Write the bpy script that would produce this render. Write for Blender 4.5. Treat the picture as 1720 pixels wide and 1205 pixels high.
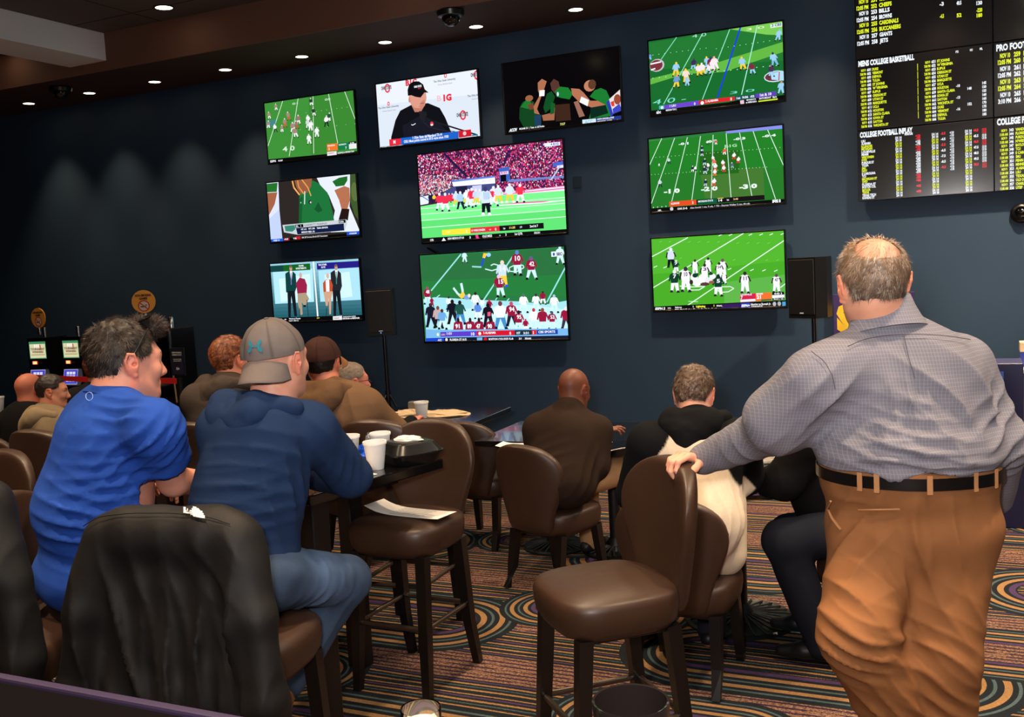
import bpy, math, random
import numpy as np
from mathutils import Vector, Matrix

for _o in list(bpy.data.objects):
    bpy.data.objects.remove(_o)
SC = bpy.context.scene
COL = SC.collection
random.seed(7)
rng = np.random.default_rng(7)

CAM_H = 1.8
FPX = 1649.23
YAW, PITCH, ROLL = math.radians(-25.1214), math.radians(-5.3199), math.radians(-3.1313)
_cy, _sy, _cp, _sp, _cr, _sr = math.cos(YAW), math.sin(YAW), math.cos(PITCH), math.sin(PITCH), math.cos(ROLL), math.sin(ROLL)
FWD = np.array([_sy * _cp, _cy * _cp, _sp])
_r0 = np.array([_cy, -_sy, 0.0])
_u0 = np.cross(_r0, FWD)
RGT = _cr * _r0 + _sr * _u0
UPV = -_sr * _r0 + _cr * _u0
cam_data = bpy.data.cameras.new('camera')
cam = bpy.data.objects.new('camera', cam_data)
COL.objects.link(cam)
cam_data.sensor_fit = 'HORIZONTAL'
cam_data.sensor_width = 36.0
cam_data.lens = FPX / 1720.0 * 36.0
cam_data.clip_start = 0.05
_m = Matrix(((RGT[0], UPV[0], -FWD[0], 0), (RGT[1], UPV[1], -FWD[1], 0), (RGT[2], UPV[2], -FWD[2], CAM_H), (0, 0, 0, 1)))
cam.matrix_world = _m
SC.camera = cam

def ray(px, py):
    return FWD * FPX + RGT * (px - 860.0) + UPV * (602.5 - py)
def P(px, py, d):
    """point seen at that place of the photograph, d metres ahead of the camera"""
    r = ray(px, py)
    return np.array([0, 0, CAM_H]) + r * (d / FPX)
def onz(px, py, z):
    r = ray(px, py)
    q = r * ((z - CAM_H) / r[2])
    return np.array([q[0], q[1], z])
def ony(px, py, y):
    r = ray(px, py)
    q = r * (y / r[1])
    return np.array([q[0], y, q[2] + CAM_H])

world = bpy.data.worlds.new('world')
SC.world = world
world.use_nodes = True
world.node_tree.nodes['Background'].inputs[0].default_value = (0.9, 0.85, 0.8, 1)
world.node_tree.nodes['Background'].inputs[1].default_value = 0.02
SC.view_settings.view_transform = 'Standard'
SC.view_settings.look = 'None'
SC.view_settings.gamma = 1.0
SC.view_settings.use_curve_mapping = False
SC.view_settings.exposure = 0.0

def lamp(name, kind, loc, power, color, aim=None, **kw):
    l = bpy.data.lights.new(name, kind)
    l.energy = power
    l.color = color
    for k, v in kw.items():
        setattr(l, k, v)
    o = bpy.data.objects.new(name, l)
    COL.objects.link(o)
    o.location = loc
    if aim is not None:
        o.rotation_euler = (Vector(aim) - Vector(loc)).to_track_quat('-Z', 'Y').to_euler()
    return o
WARM = (1.0, 0.74, 0.48)
lamp('camera_flash', 'AREA', P(860, 420, 0.02) + np.array([-0.12, -0.02, 0.16]), 38, (1.0, 0.95, 0.92),
     aim=P(980, 180, 5), shape='DISK', size=0.16, spread=math.radians(100))
WALL_Y = 8.28
SOFFIT_Z, SOFFIT_Y, CEIL_Z = 3.9, 7.2, 4.25
SOFFIT_LIGHTS = [(-9.44 + 0.929 * i, 7.88) for i in range(13)]
FILL_PANELS = [(0.6, 1.9, -1.0, -0.1), (2.0, 3.2, -1.0, -0.1), (1.5, 2.7, 2.6, 4.4), (1.0, 2.8, 5.4, 6.5)]  # added glowing panels out of view, for the right wall and board reflections
CEIL_LIGHTS = [(x, y) for y in (6.75, 4.7, 2.9, 1.0, -0.7) for x in (-8.75, -6.4, -4.1, -1.8, 0.6)]
for _x, _y in SOFFIT_LIGHTS:
    lamp('soffit_lamp', 'SPOT', (_x, _y, SOFFIT_Z - 0.03), 64, (1.0, 0.64, 0.36), aim=(_x, _y + 0.13, 0),
         spot_size=math.radians(72), spot_blend=0.8, shadow_soft_size=0.05)
for _x, _y in CEIL_LIGHTS:
    lamp('ceiling_lamp', 'SPOT', (_x, _y, CEIL_Z - 0.03), (280 if _y > 4 else 400) if 0.5 < _y < 5 else (1100 if _x > 0 else 420 if _x > -2 else 50), WARM, aim=(_x, _y, 0),
         spot_size=math.radians(110 if _y > 5 else 88), spot_blend=0.8, shadow_soft_size=0.07)

def lin(c):
    return tuple((v / 12.92 if v <= 0.04045 else ((v + 0.055) / 1.055) ** 2.4) for v in c)
def rgb(r, g, b):
    return lin((r / 255.0, g / 255.0, b / 255.0)) + (1.0,)
class NT:
    """small node-tree writer"""
    def __init__(s, name):
        s.m = bpy.data.materials.new(name)
        s.m.use_nodes = True
        s.t = s.m.node_tree
        s.b = s.t.nodes['Principled BSDF']
        s.out = s.t.nodes['Material Output']
    def n(s, kind, **kw):
        nd = s.t.nodes.new('ShaderNode' + kind)
        for k, v in kw.items():
            setattr(nd, k, v)
        return nd
    def put(s, sock, v):
        if isinstance(v, bpy.types.NodeSocket):
            s.t.links.new(v, sock)
        else:
            sock.default_value = v
    def math(s, op, a, b=0.0, c=None, clamp=False):
        nd = s.n('Math', operation=op, use_clamp=clamp)
        s.put(nd.inputs[0], a)
        s.put(nd.inputs[1], b)
        if c is not None:
            s.put(nd.inputs[2], c)
        return nd.outputs[0]
    def mix(s, fac, a, b, mode='MIX'):
        nd = s.n('Mix', data_type='RGBA', blend_type=mode)
        s.put(nd.inputs[0], fac)
        s.put(nd.inputs[6], a)
        s.put(nd.inputs[7], b)
        return nd.outputs[2]
    def noise(s, scale, vec=None, detail=3.0, rough=0.5):
        nd = s.n('TexNoise')
        nd.inputs['Scale'].default_value = scale
        nd.inputs['Detail'].default_value = detail
        nd.inputs['Roughness'].default_value = rough
        if vec is not None:
            s.put(nd.inputs['Vector'], vec)
        return nd.outputs[0]
    def obj(s):
        return s.n('TexCoord').outputs['Object']
    def mapping(s, vec, scale=(1, 1, 1), rot=(0, 0, 0)):
        nd = s.n('Mapping')
        s.put(nd.inputs[0], vec)
        nd.inputs['Scale'].default_value = scale
        nd.inputs['Rotation'].default_value = rot
        return nd.outputs[0]
    def bump(s, h, strength=0.3, dist=0.01):
        nd = s.n('Bump')
        nd.inputs['Strength'].default_value = strength
        nd.inputs['Distance'].default_value = dist
        s.put(nd.inputs['Height'], h)
        s.t.links.new(nd.outputs[0], s.b.inputs['Normal'])
    def base(s, v):
        s.put(s.b.inputs['Base Color'], v)
    def set(s, rough=None, metal=None, spec=None, coat=None, sheen=None, trans=None, sss=None):
        I = s.b.inputs
        if rough is not None: s.put(I['Roughness'], rough)
        if metal is not None: I['Metallic'].default_value = metal
        if spec is not None: I['Specular IOR Level'].default_value = spec
        if coat is not None: I['Coat Weight'].default_value = coat
        if sheen is not None:
            I['Sheen Weight'].default_value = sheen
            I['Sheen Roughness'].default_value = 0.5
        if trans is not None: I['Transmission Weight'].default_value = trans
        if sss is not None:
            I['Subsurface Weight'].default_value = sss
            I['Subsurface Radius'].default_value = (0.012, 0.005, 0.003)
            I['Subsurface Scale'].default_value = 1.0
        return s
_MC = {}
def solid(name, col, rough=0.5, var=0.12, scale=14.0, bump=0.0, bscale=120.0, metal=0.0, spec=0.5, sheen=None, coat=None):
    """plain material with a slight procedural variation"""
    if name in _MC:
        return _MC[name]
    k = NT(name)
    v = k.obj()
    c2 = tuple(min(1.0, x * (1 + var)) for x in col[:3]) + (1,)
    c1 = tuple(x * (1 - var) for x in col[:3]) + (1,)
    k.base(k.mix(k.noise(scale, v), c1, c2))
    k.set(rough=rough, metal=metal, spec=spec, sheen=sheen, coat=coat)
    if bump:
        k.bump(k.noise(bscale, v, 2.0), bump, 0.002)
    _MC[name] = k.m
    return k.m
def emit(name, col, strength):
    if name in _MC:
        return _MC[name]
    k = NT(name)
    k.base((0.02, 0.02, 0.02, 1))
    k.b.inputs['Emission Color'].default_value = col
    k.b.inputs['Emission Strength'].default_value = strength
    _MC[name] = k.m
    return k.m

def tag(o, label=None, cat=None, group=None, kind=None):
    if label: o['label'] = label
    if cat: o['category'] = cat
    if group: o['group'] = group
    if kind: o['kind'] = kind
    return o
def thing(name, label, cat, loc=(0, 0, 0), rz=0.0, group=None):
    o = bpy.data.objects.new(name, None)
    COL.objects.link(o)
    o.empty_display_size = 0.1
    o.location = loc
    o.rotation_euler = (0, 0, rz)
    return tag(o, label, cat, group)
def copy_tree(o, parent=None):
    c = o.copy()
    COL.objects.link(c)
    if parent is not None:
        c.parent = parent
        c.matrix_parent_inverse = o.matrix_parent_inverse.copy()
    for ch in list(o.children):
        copy_tree(ch, c)
    return c
def link_mesh(name, me, parent=None):
    o = bpy.data.objects.new(name, me)
    COL.objects.link(o)
    if parent is not None:
        o.parent = parent
    return o
def from_arrays(name, V, F, mat, parent=None, smooth=True, cols=None, origin=None):
    """V (n,3), F list or (m,k) array -> one mesh object; origin moves the object's own origin"""
    V = np.asarray(V, dtype=float)
    if origin is not None:
        V = V - np.asarray(origin)
    me = bpy.data.meshes.new(name)
    me.from_pydata(V.tolist(), [], F.tolist() if hasattr(F, 'tolist') else F)
    me.polygons.foreach_set('use_smooth', [smooth] * len(me.polygons))
    if cols is not None:
        a = me.color_attributes.new('Col', 'FLOAT_COLOR', 'POINT')
        c = np.ones((len(V), 4)); c[:, :3] = np.asarray(cols)[:, :3]
        a.data.foreach_set('color', c.ravel())
    for m in (mat if isinstance(mat, (list, tuple)) else [mat]):
        me.materials.append(m)
    me.update()
    o = link_mesh(name, me, parent)
    if origin is not None:
        o.location = origin
    return o

class MB:
    """collects shapes, then links them as ONE mesh object"""
    def __init__(s):
        s.V, s.F, s.M, s.mi = [], [], [], 0
    def add(s, V, F, M=None):
        n = len(s.V)
        if M is not None:
            V = [tuple(M @ Vector(v)) for v in V]
        s.V += [tuple(map(float, v)) for v in V]
        s.F += [tuple(n + i for i in f) for f in F]
        s.M += [s.mi] * len(F)
        return s
    def box(s, x0, x1, y0, y1, z0, z1, bevel=0.0, M=None, seg=1):
        if bevel <= 0:
            V = [(x, y, z) for z in (z0, z1) for y in (y0, y1) for x in (x0, x1)]
            return s.add(V, [(0, 2, 3, 1), (4, 5, 7, 6), (0, 1, 5, 4), (2, 6, 7, 3), (0, 4, 6, 2), (1, 3, 7, 5)], M)
        import bmesh
        bm = bmesh.new()
        bmesh.ops.create_cube(bm, size=1)
        for v in bm.verts:
            v.co = Vector(((x0 + x1) / 2 + v.co.x * (x1 - x0), (y0 + y1) / 2 + v.co.y * (y1 - y0), (z0 + z1) / 2 + v.co.z * (z1 - z0)))
        bmesh.ops.bevel(bm, geom=bm.edges[:], offset=bevel, segments=seg, affect='EDGES', profile=0.6)
        bm.verts.ensure_lookup_table()
        V = [v.co[:] for v in bm.verts]
        F = [[v.index for v in f.verts] for f in bm.faces]
        bm.free()
        return s.add(V, F, M)
    def ring(s, pts_list, close=True, cap0=True, cap1=True, M=None):
        """loft through rings of equal length"""
        n = len(pts_list[0]); V = [p for r in pts_list for p in r]; F = []
        for k in range(len(pts_list) - 1):
            for i in range(n if close else n - 1):
                j = (i + 1) % n
                F.append((k * n + i, k * n + j, (k + 1) * n + j, (k + 1) * n + i))
        if cap0: F.append(tuple(range(n - 1, -1, -1)))
        if cap1: F.append(tuple((len(pts_list) - 1) * n + i for i in range(n)))
        return s.add(V, F, M)
    def lathe(s, prof, c=(0, 0, 0), n=24, M=None, cap0=True, cap1=True):
        R = [[(c[0] + r * math.cos(2 * math.pi * i / n), c[1] + r * math.sin(2 * math.pi * i / n), c[2] + z) for i in range(n)] for r, z in prof]
        return s.ring(R, cap0=cap0, cap1=cap1, M=M)
    def tube(s, pts, r, n=10, M=None, sq=False):
        pts = [np.array(p, float) for p in pts]
        rr = r if hasattr(r, '__len__') else [r] * len(pts)
        R = []
        up = np.array([0.0, 0, 1])
        for i, p in enumerate(pts):
            a = pts[max(i - 1, 0)]; b = pts[min(i + 1, len(pts) - 1)]
            t = (b - a) / (np.linalg.norm(b - a) + 1e-9)
            u = np.cross(t, up if abs(t[2]) < 0.95 else np.array([1.0, 0, 0])); u /= np.linalg.norm(u)
            w = np.cross(u, t)
            if sq:
                R.append([tuple(p + rr[i] * (u * x + w * y)) for x, y in ((1, 1), (-1, 1), (-1, -1), (1, -1))])
            else:
                R.append([tuple(p + rr[i] * (u * math.cos(2 * math.pi * k / n) + w * math.sin(2 * math.pi * k / n))) for k in range(n)])
        return s.ring(R, M=M)
    def disc(s, c, r, n=24, M=None, rx=None):
        V = [(c[0] + r * math.cos(2 * math.pi * i / n), c[1], c[2] + (rx or r) * math.sin(2 * math.pi * i / n)) for i in range(n)]
        return s.add(V, [tuple(range(n))], M)
    def build(s, name, mat, parent=None, smooth=False, M=None):
        me = bpy.data.meshes.new(name)
        me.from_pydata(s.V, [], s.F)
        for m in (mat if isinstance(mat, (list, tuple)) else [mat]):
            me.materials.append(m)
        me.polygons.foreach_set('material_index', s.M)
        me.polygons.foreach_set('use_smooth', [smooth] * len(me.polygons))
        me.update()
        if smooth == 'auto' or smooth:
            try:
                me.set_sharp_from_angle(angle=math.radians(38))
            except Exception:
                pass
        o = link_mesh(name, me, parent)
        if M is not None:
            o.matrix_local = M
        return o

_TX = {}
def text_tris(txt, bold=0.02):
    """(verts Nx2 with cap height 1, faces, width)"""
    key = (txt, bold)
    if key in _TX:
        return _TX[key]
    cu = bpy.data.curves.new('t', 'FONT')
    cu.body = txt
    cu.size = 1.0
    cu.offset = bold
    cu.resolution_u = 2
    ob = bpy.data.objects.new('t', cu)
    COL.objects.link(ob)
    dg = bpy.context.evaluated_depsgraph_get()
    me = bpy.data.meshes.new_from_object(ob.evaluated_get(dg))
    V = np.zeros(len(me.vertices) * 3)
    me.vertices.foreach_get('co', V)
    V = V.reshape(-1, 3)[:, :2] / 0.73
    F = [tuple(p.vertices) for p in me.polygons]
    bpy.data.objects.remove(ob)
    bpy.data.curves.remove(cu)
    bpy.data.meshes.remove(me)
    w = (V[:, 0].min(), V[:, 0].max()) if len(V) else (0, 1)
    _TX[key] = (V, F, w)
    return _TX[key]

RX0, RX1, RY0 = -12.5, 4.2, -4.5
k = NT('teal_wall_paint')
_v = k.obj()
k.base(k.mix(k.noise(1.6, _v, 5.0, 0.6), (0.020, 0.045, 0.086, 1), (0.027, 0.057, 0.104, 1)))
k.set(rough=0.55, spec=0.3)
k.bump(k.noise(240.0, _v, 2.0), 0.15, 0.002)
M_WALL = k.m
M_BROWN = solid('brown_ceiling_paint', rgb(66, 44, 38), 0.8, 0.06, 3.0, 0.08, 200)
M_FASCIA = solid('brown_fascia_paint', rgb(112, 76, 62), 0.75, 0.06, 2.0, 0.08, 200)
M_CEIL = solid('dark_ceiling_tile', rgb(84, 74, 68), 0.85, 0.1, 6.0, 0.2, 160)
M_WHITE = solid('white_bulkhead_paint', rgb(240, 240, 246), 0.7, 0.03, 3.0)
M_BASE = solid('dark_baseboard', rgb(34, 24, 22), 0.5, 0.1)
def struct(name, mb, mat, **kw):
    return tag(mb.build(name, mat, **kw), kind='structure')
struct('wall_back', MB().box(RX0, RX1, WALL_Y, WALL_Y + 0.15, 0, 4.6), M_WALL)
struct('wall_left', MB().box(RX0 - 0.15, RX0, RY0, WALL_Y + 0.15, 0, 4.6), M_WALL)
struct('wall_right', MB().box(RX1, RX1 + 0.15, RY0, WALL_Y + 0.15, 0, 4.6), M_WALL)
struct('wall_front', MB().box(RX0, RX1, RY0 - 0.15, RY0, 0, 4.6), M_WALL)
struct('baseboard_back', MB().box(RX0, RX1, WALL_Y - 0.018, WALL_Y - 0.0005, 0, 0.13, 0.004), M_BASE)
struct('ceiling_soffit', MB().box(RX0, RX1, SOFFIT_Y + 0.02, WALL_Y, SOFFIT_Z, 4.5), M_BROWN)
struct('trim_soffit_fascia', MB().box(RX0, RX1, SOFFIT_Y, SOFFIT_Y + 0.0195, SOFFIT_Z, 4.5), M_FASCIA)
mb = MB(); mb.box(RX0, RX1, RY0, SOFFIT_Y, CEIL_Z, 4.5)
k = NT('ceiling_panels')
_v = k.obj(); _s = k.n('SeparateXYZ'); k.put(_s.inputs[0], _v)
jx = k.math('LESS_THAN', k.math('ABSOLUTE', k.math('SUBTRACT', k.math('FRACT', k.math('DIVIDE', k.math('ADD', _s.outputs[0], 20.2), 1.22)), 0.5)), 0.492)
jy = k.math('LESS_THAN', k.math('ABSOLUTE', k.math('SUBTRACT', k.math('FRACT', k.math('DIVIDE', k.math('ADD', _s.outputs[1], 20.0), 1.22)), 0.5)), 0.492)
jj = k.math('MULTIPLY', jx, jy)
k.base(k.mix(jj, (0.012, 0.009, 0.008, 1), k.mix(k.noise(60.0, _v), rgb(78, 68, 64), rgb(104, 96, 92))))
k.set(rough=0.85)
struct('ceiling', mb, k.m)
struct('ceiling_bulkhead', MB().box(-8.0, -7.51, -0.5, SOFFIT_Y - 0.002, 3.99, CEIL_Z - 0.001, 0.003), M_WHITE)
for _x0, _x1, _y0, _y1 in ((-6.0, 4.15, -1.9, -1.2), (-6.0, 4.15, -4.4, -3.2)):
    struct('ceiling_bulkhead', MB().box(_x0, _x1, _y0, _y1, 3.95, CEIL_Z - 0.001, 0.003), M_WHITE)

k = NT('patterned_carpet')
_v = k.obj(); _s = k.n('SeparateXYZ'); k.put(_s.inputs[0], _v)
X, Y = _s.outputs[0], _s.outputs[1]
INK, GOLD, TEAL, PURP, TAN = (0.011, 0.014, 0.018, 1), (0.27, 0.145, 0.060, 1), (0.060, 0.092, 0.098, 1), (0.060, 0.032, 0.085, 1), (0.30, 0.165, 0.100, 1)
def ramp(fac, stops, interp='CONSTANT'):
    nd = k.n('ValToRGB'); cr = nd.color_ramp; cr.interpolation = interp
    while len(cr.elements) > 1: cr.elements.remove(cr.elements[-1])
    cr.elements[0].position = stops[0][0]; cr.elements[0].color = stops[0][1]
    for p_, c_ in stops[1:]:
        e = cr.elements.new(p_); e.color = c_
    k.put(nd.inputs[0], fac)
    return nd.outputs[0]
wob = k.math('ADD', k.math('MULTIPLY', k.math('SUBTRACT', k.noise(3.0, k.mapping(_v, (0.35, 1, 1)), 2.0), 0.5), 0.05), k.math('MULTIPLY', k.math('SUBTRACT', k.noise(190.0, _v, 1.0), 0.5), 0.010))
Yw = k.math('ADD', Y, wob)
fine = k.noise(150.0, k.mapping(_v, (0.5, 1.0, 1.0)), 3.0, 0.7)
band = k.math('FRACT', k.math('DIVIDE', k.math('ADD', Yw, 50.0), 0.58))
heather = k.mix(k.math('GREATER_THAN', fine, 0.5), TAN, (0.06, 0.032, 0.026, 1))
thin = k.math('FRACT', k.math('DIVIDE', k.math('ADD', Yw, 50.0), 0.036))
dash = k.math('GREATER_THAN', k.noise(9.0, k.mapping(_v, (0.7, 5, 1)), 2.0), 0.42)
heather = k.mix(k.math('MULTIPLY', k.math('GREATER_THAN', thin, 0.62), dash), heather, (0.028, 0.014, 0.032, 1))
stripes = ramp(k.math('FRACT', k.math('DIVIDE', k.math('ADD', Yw, 50.0), 0.15)),
               [(0, INK), (0.14, GOLD), (0.23, INK), (0.36, TEAL), (0.41, INK), (0.52, GOLD), (0.61, INK), (0.72, PURP), (0.80, INK), (0.88, GOLD), (0.94, INK)])
base = k.mix(k.math('LESS_THAN', band, 0.56), heather, stripes)
RINGS = [(0.0, None), ]
def stadium(xo, yo, pw, ph, half, R, inner):
    """rings around a row of long loops, one per pw x ph cell"""
    global base
    row = k.math('FLOOR', k.math('DIVIDE', k.math('ADD', Y, 50.0 + yo), ph))
    fy = k.math('SUBTRACT', k.math('MULTIPLY', k.math('FRACT', k.math('DIVIDE', k.math('ADD', Y, 50.0 + yo), ph)), ph), ph / 2)
    sh = k.math('MULTIPLY', row, pw * 0.37)
    fx = k.math('SUBTRACT', k.math('MULTIPLY', k.math('FRACT', k.math('DIVIDE', k.math('ADD', k.math('ADD', X, 50.0 + xo), sh), pw)), pw), pw / 2)
    dx = k.math('MAXIMUM', k.math('SUBTRACT', k.math('ABSOLUTE', fx), half), 0.0)
    d = k.math('SQRT', k.math('ADD', k.math('MULTIPLY', dx, dx), k.math('MULTIPLY', fy, fy)))
    t = k.math('DIVIDE', d, R)
    rings = ramp(t, [(0, INK), (0.36, PURP), (0.44, INK), (0.50, GOLD), (0.575, INK), (0.64, TEAL), (0.675, INK), (0.74, GOLD), (0.815, INK), (0.87, TEAL), (0.905, INK)])
    core = heather if inner == 'heather' else stripes
    rings = k.mix(k.math('LESS_THAN', t, 0.34), rings, core)
    base = k.mix(k.math('LESS_THAN', t, 1.0), base, rings)
stadium(0.30, 0.10, 2.30, 1.25, 0.46, 0.40, 'stripes')
stadium(1.25, 0.80, 1.95, 1.12, 0.22, 0.30, 'heather')
pile = k.math('MULTIPLY_ADD', fine, 1.7, 0.15)
mulc = k.n('CombineColor')
for i in range(3): k.put(mulc.inputs[i], pile)
k.base(k.mix(1.0, base, mulc.outputs[0], 'MULTIPLY'))
k.set(rough=0.95, spec=0.1)
k.bump(k.noise(420.0, _v, 2.0), 0.5, 0.004)
struct('floor', MB().box(RX0, RX1, RY0, WALL_Y, -0.1, 0), k.m)

M_BULB = emit('warm_lamp_lens', (1.0, 0.80, 0.52, 1), 9.0)
M_RING = solid('dark_trim_ring', rgb(50, 38, 32), 0.4)
def downlight(loc, r, label, group, first=[None]):
    if first[0] is None:
        t = thing('recessed_light', label, 'ceiling light', loc, 0, group)
        MB().ring([[(rr * math.cos(a), rr * math.sin(a), z) for a in np.linspace(0, 2 * math.pi, 24, endpoint=False)] for rr, z in ((1.0, 0.0), (1.22, 0.0), (1.22, -0.06), (1.0, -0.10))], cap0=False, cap1=False).build('trim_ring', M_RING, t, True)
        MB().lathe([(0.99, 0.0), (0.99, -0.05), (0.6, -0.09), (0.05, -0.10)], n=24).build('lens', M_BULB, t, True)
        first[0] = t
    else:
        t = copy_tree(first[0]); tag(t, label, 'ceiling light', group)
        t.location = loc
    t.scale = (r, r, r)
    return t
_where = ['farthest left, left of the small dome camera', 'just right of the small dome camera', 'below the tip of the white bulkhead, second right of the small camera', 'third right of the small dome camera, before the top-left screen', 'above the top-left screen', 'above the press conference screen, left of the larger camera', 'just right of the larger dome camera', 'above the dark huddle screen, rightmost in view']
for _i, (_x, _y) in enumerate(SOFFIT_LIGHTS):
    downlight((_x, _y, SOFFIT_Z - 0.001), 0.06, 'recessed soffit light ' + _where[_i] if _i < 8 else 'round recessed soffit light past the right end of the visible row', 'soffit downlights')
for _x, _y in CEIL_LIGHTS:
    if abs(_x + 6.4) < 0.1 and _y > 6.5:
        downlight((-6.42, 6.86, CEIL_Z - 0.001), 0.075, 'round recessed light in the dark main ceiling right of the white bulkhead', None)
    elif _x < -8.6 and _y > 6.5:
        downlight((-8.73, 6.98, CEIL_Z - 0.001), 0.075, 'round recessed light in the dark ceiling cut by the left edge of the frame', None)
    else:
        downlight((_x, _y, CEIL_Z - 0.001), 0.075, 'round recessed light in the main ceiling over the room', 'main ceiling downlights')
M_BLKPL = solid('black_plastic', rgb(16, 16, 18), 0.3)
M_DOME = solid('smoked_dome', rgb(6, 6, 8), 0.05, spec=0.8)
for (_x, _y), lb in (((-8.47, 7.47), 'small black dome security camera at the left end of the soffit'), ((-3.79, 7.27), 'larger black dome security camera on the soffit above the centre screens')):
    t = thing('security_camera', lb, 'security camera', (_x, _y, SOFFIT_Z - 0.0005))
    MB().lathe([(0.10, 0), (0.115, -0.015), (0.105, -0.05), (0.075, -0.06)], n=28).build('housing', M_BLKPL, t, True)
    MB().lathe([(0.075 * math.cos(a), -0.055 - 0.075 * math.sin(a)) for a in np.linspace(0, 1.5, 8)], n=28, cap0=False).build('dome', M_DOME, t, True)

M_FILL = emit('added_fill_glow', (1.0, 0.93, 0.85, 1), 8.0)
M_FILL_FRAME = solid('fill_panel_frame', rgb(220, 218, 214), 0.5)
for _x0, _x1, _y0, _y1 in FILL_PANELS:  # unseen fill panels, added only to brighten the wall and the boards
    t = thing('added_fill_panel', 'added glowing fill panel at the ceiling, out of view, brightening wall and odds boards', 'ceiling light', ((_x0 + _x1) / 2, (_y0 + _y1) / 2, CEIL_Z - 0.0005), 0, 'added fill panels out of view')
    _w, _h = (_x1 - _x0) / 2, (_y1 - _y0) / 2
    MB().box(-_w, _w, -_h, _h, -.012, 0).build('fill_face', M_FILL, t)
    MB().box(-_w - .04, -_w - .0005, -_h - .04, _h + .04, -.03, 0).box(_w + .0005, _w + .04, -_h - .04, _h + .04, -.03, 0).box(-_w, _w, _h + .0005, _h + .04, -.03, 0).box(-_w, _w, -_h - .04, -_h - .0005, -.03, 0).build('frame', M_FILL_FRAME, t)

TVY = 8.17
k = NT('screen_picture')
_a = k.n('Attribute', attribute_name='Col')
k.base((0.0, 0.0, 0.0, 1))
k.put(k.b.inputs['Emission Color'], _a.outputs['Color'])
k.b.inputs['Emission Strength'].default_value = 1.15
k.set(rough=0.12, spec=0.25)
M_PIC = k.m
M_BEZEL = solid('gloss_black_bezel', rgb(10, 10, 12), 0.25)
M_TVBACK = solid('matte_black_back', rgb(12, 12, 13), 0.6)
W_, K_ = (240, 244, 250), (8, 8, 10)
def clip_poly(p, x0, x1, z0, z1):
    for ax, lim, sgn in ((0, x0, 1), (0, x1, -1), (1, z0, 1), (1, z1, -1)):
        q = []
        for i in range(len(p)):
            a, b = p[i - 1], p[i]
            da, db = (a[ax] - lim) * sgn, (b[ax] - lim) * sgn
            if (da >= 0) != (db >= 0):
                t = da / (da - db)
                q.append((a[0] + (b[0] - a[0]) * t, a[1] + (b[1] - a[1]) * t))
            if db >= 0:
                q.append(b)
        p = q
        if len(p) < 3:
            return None
    return p
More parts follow.
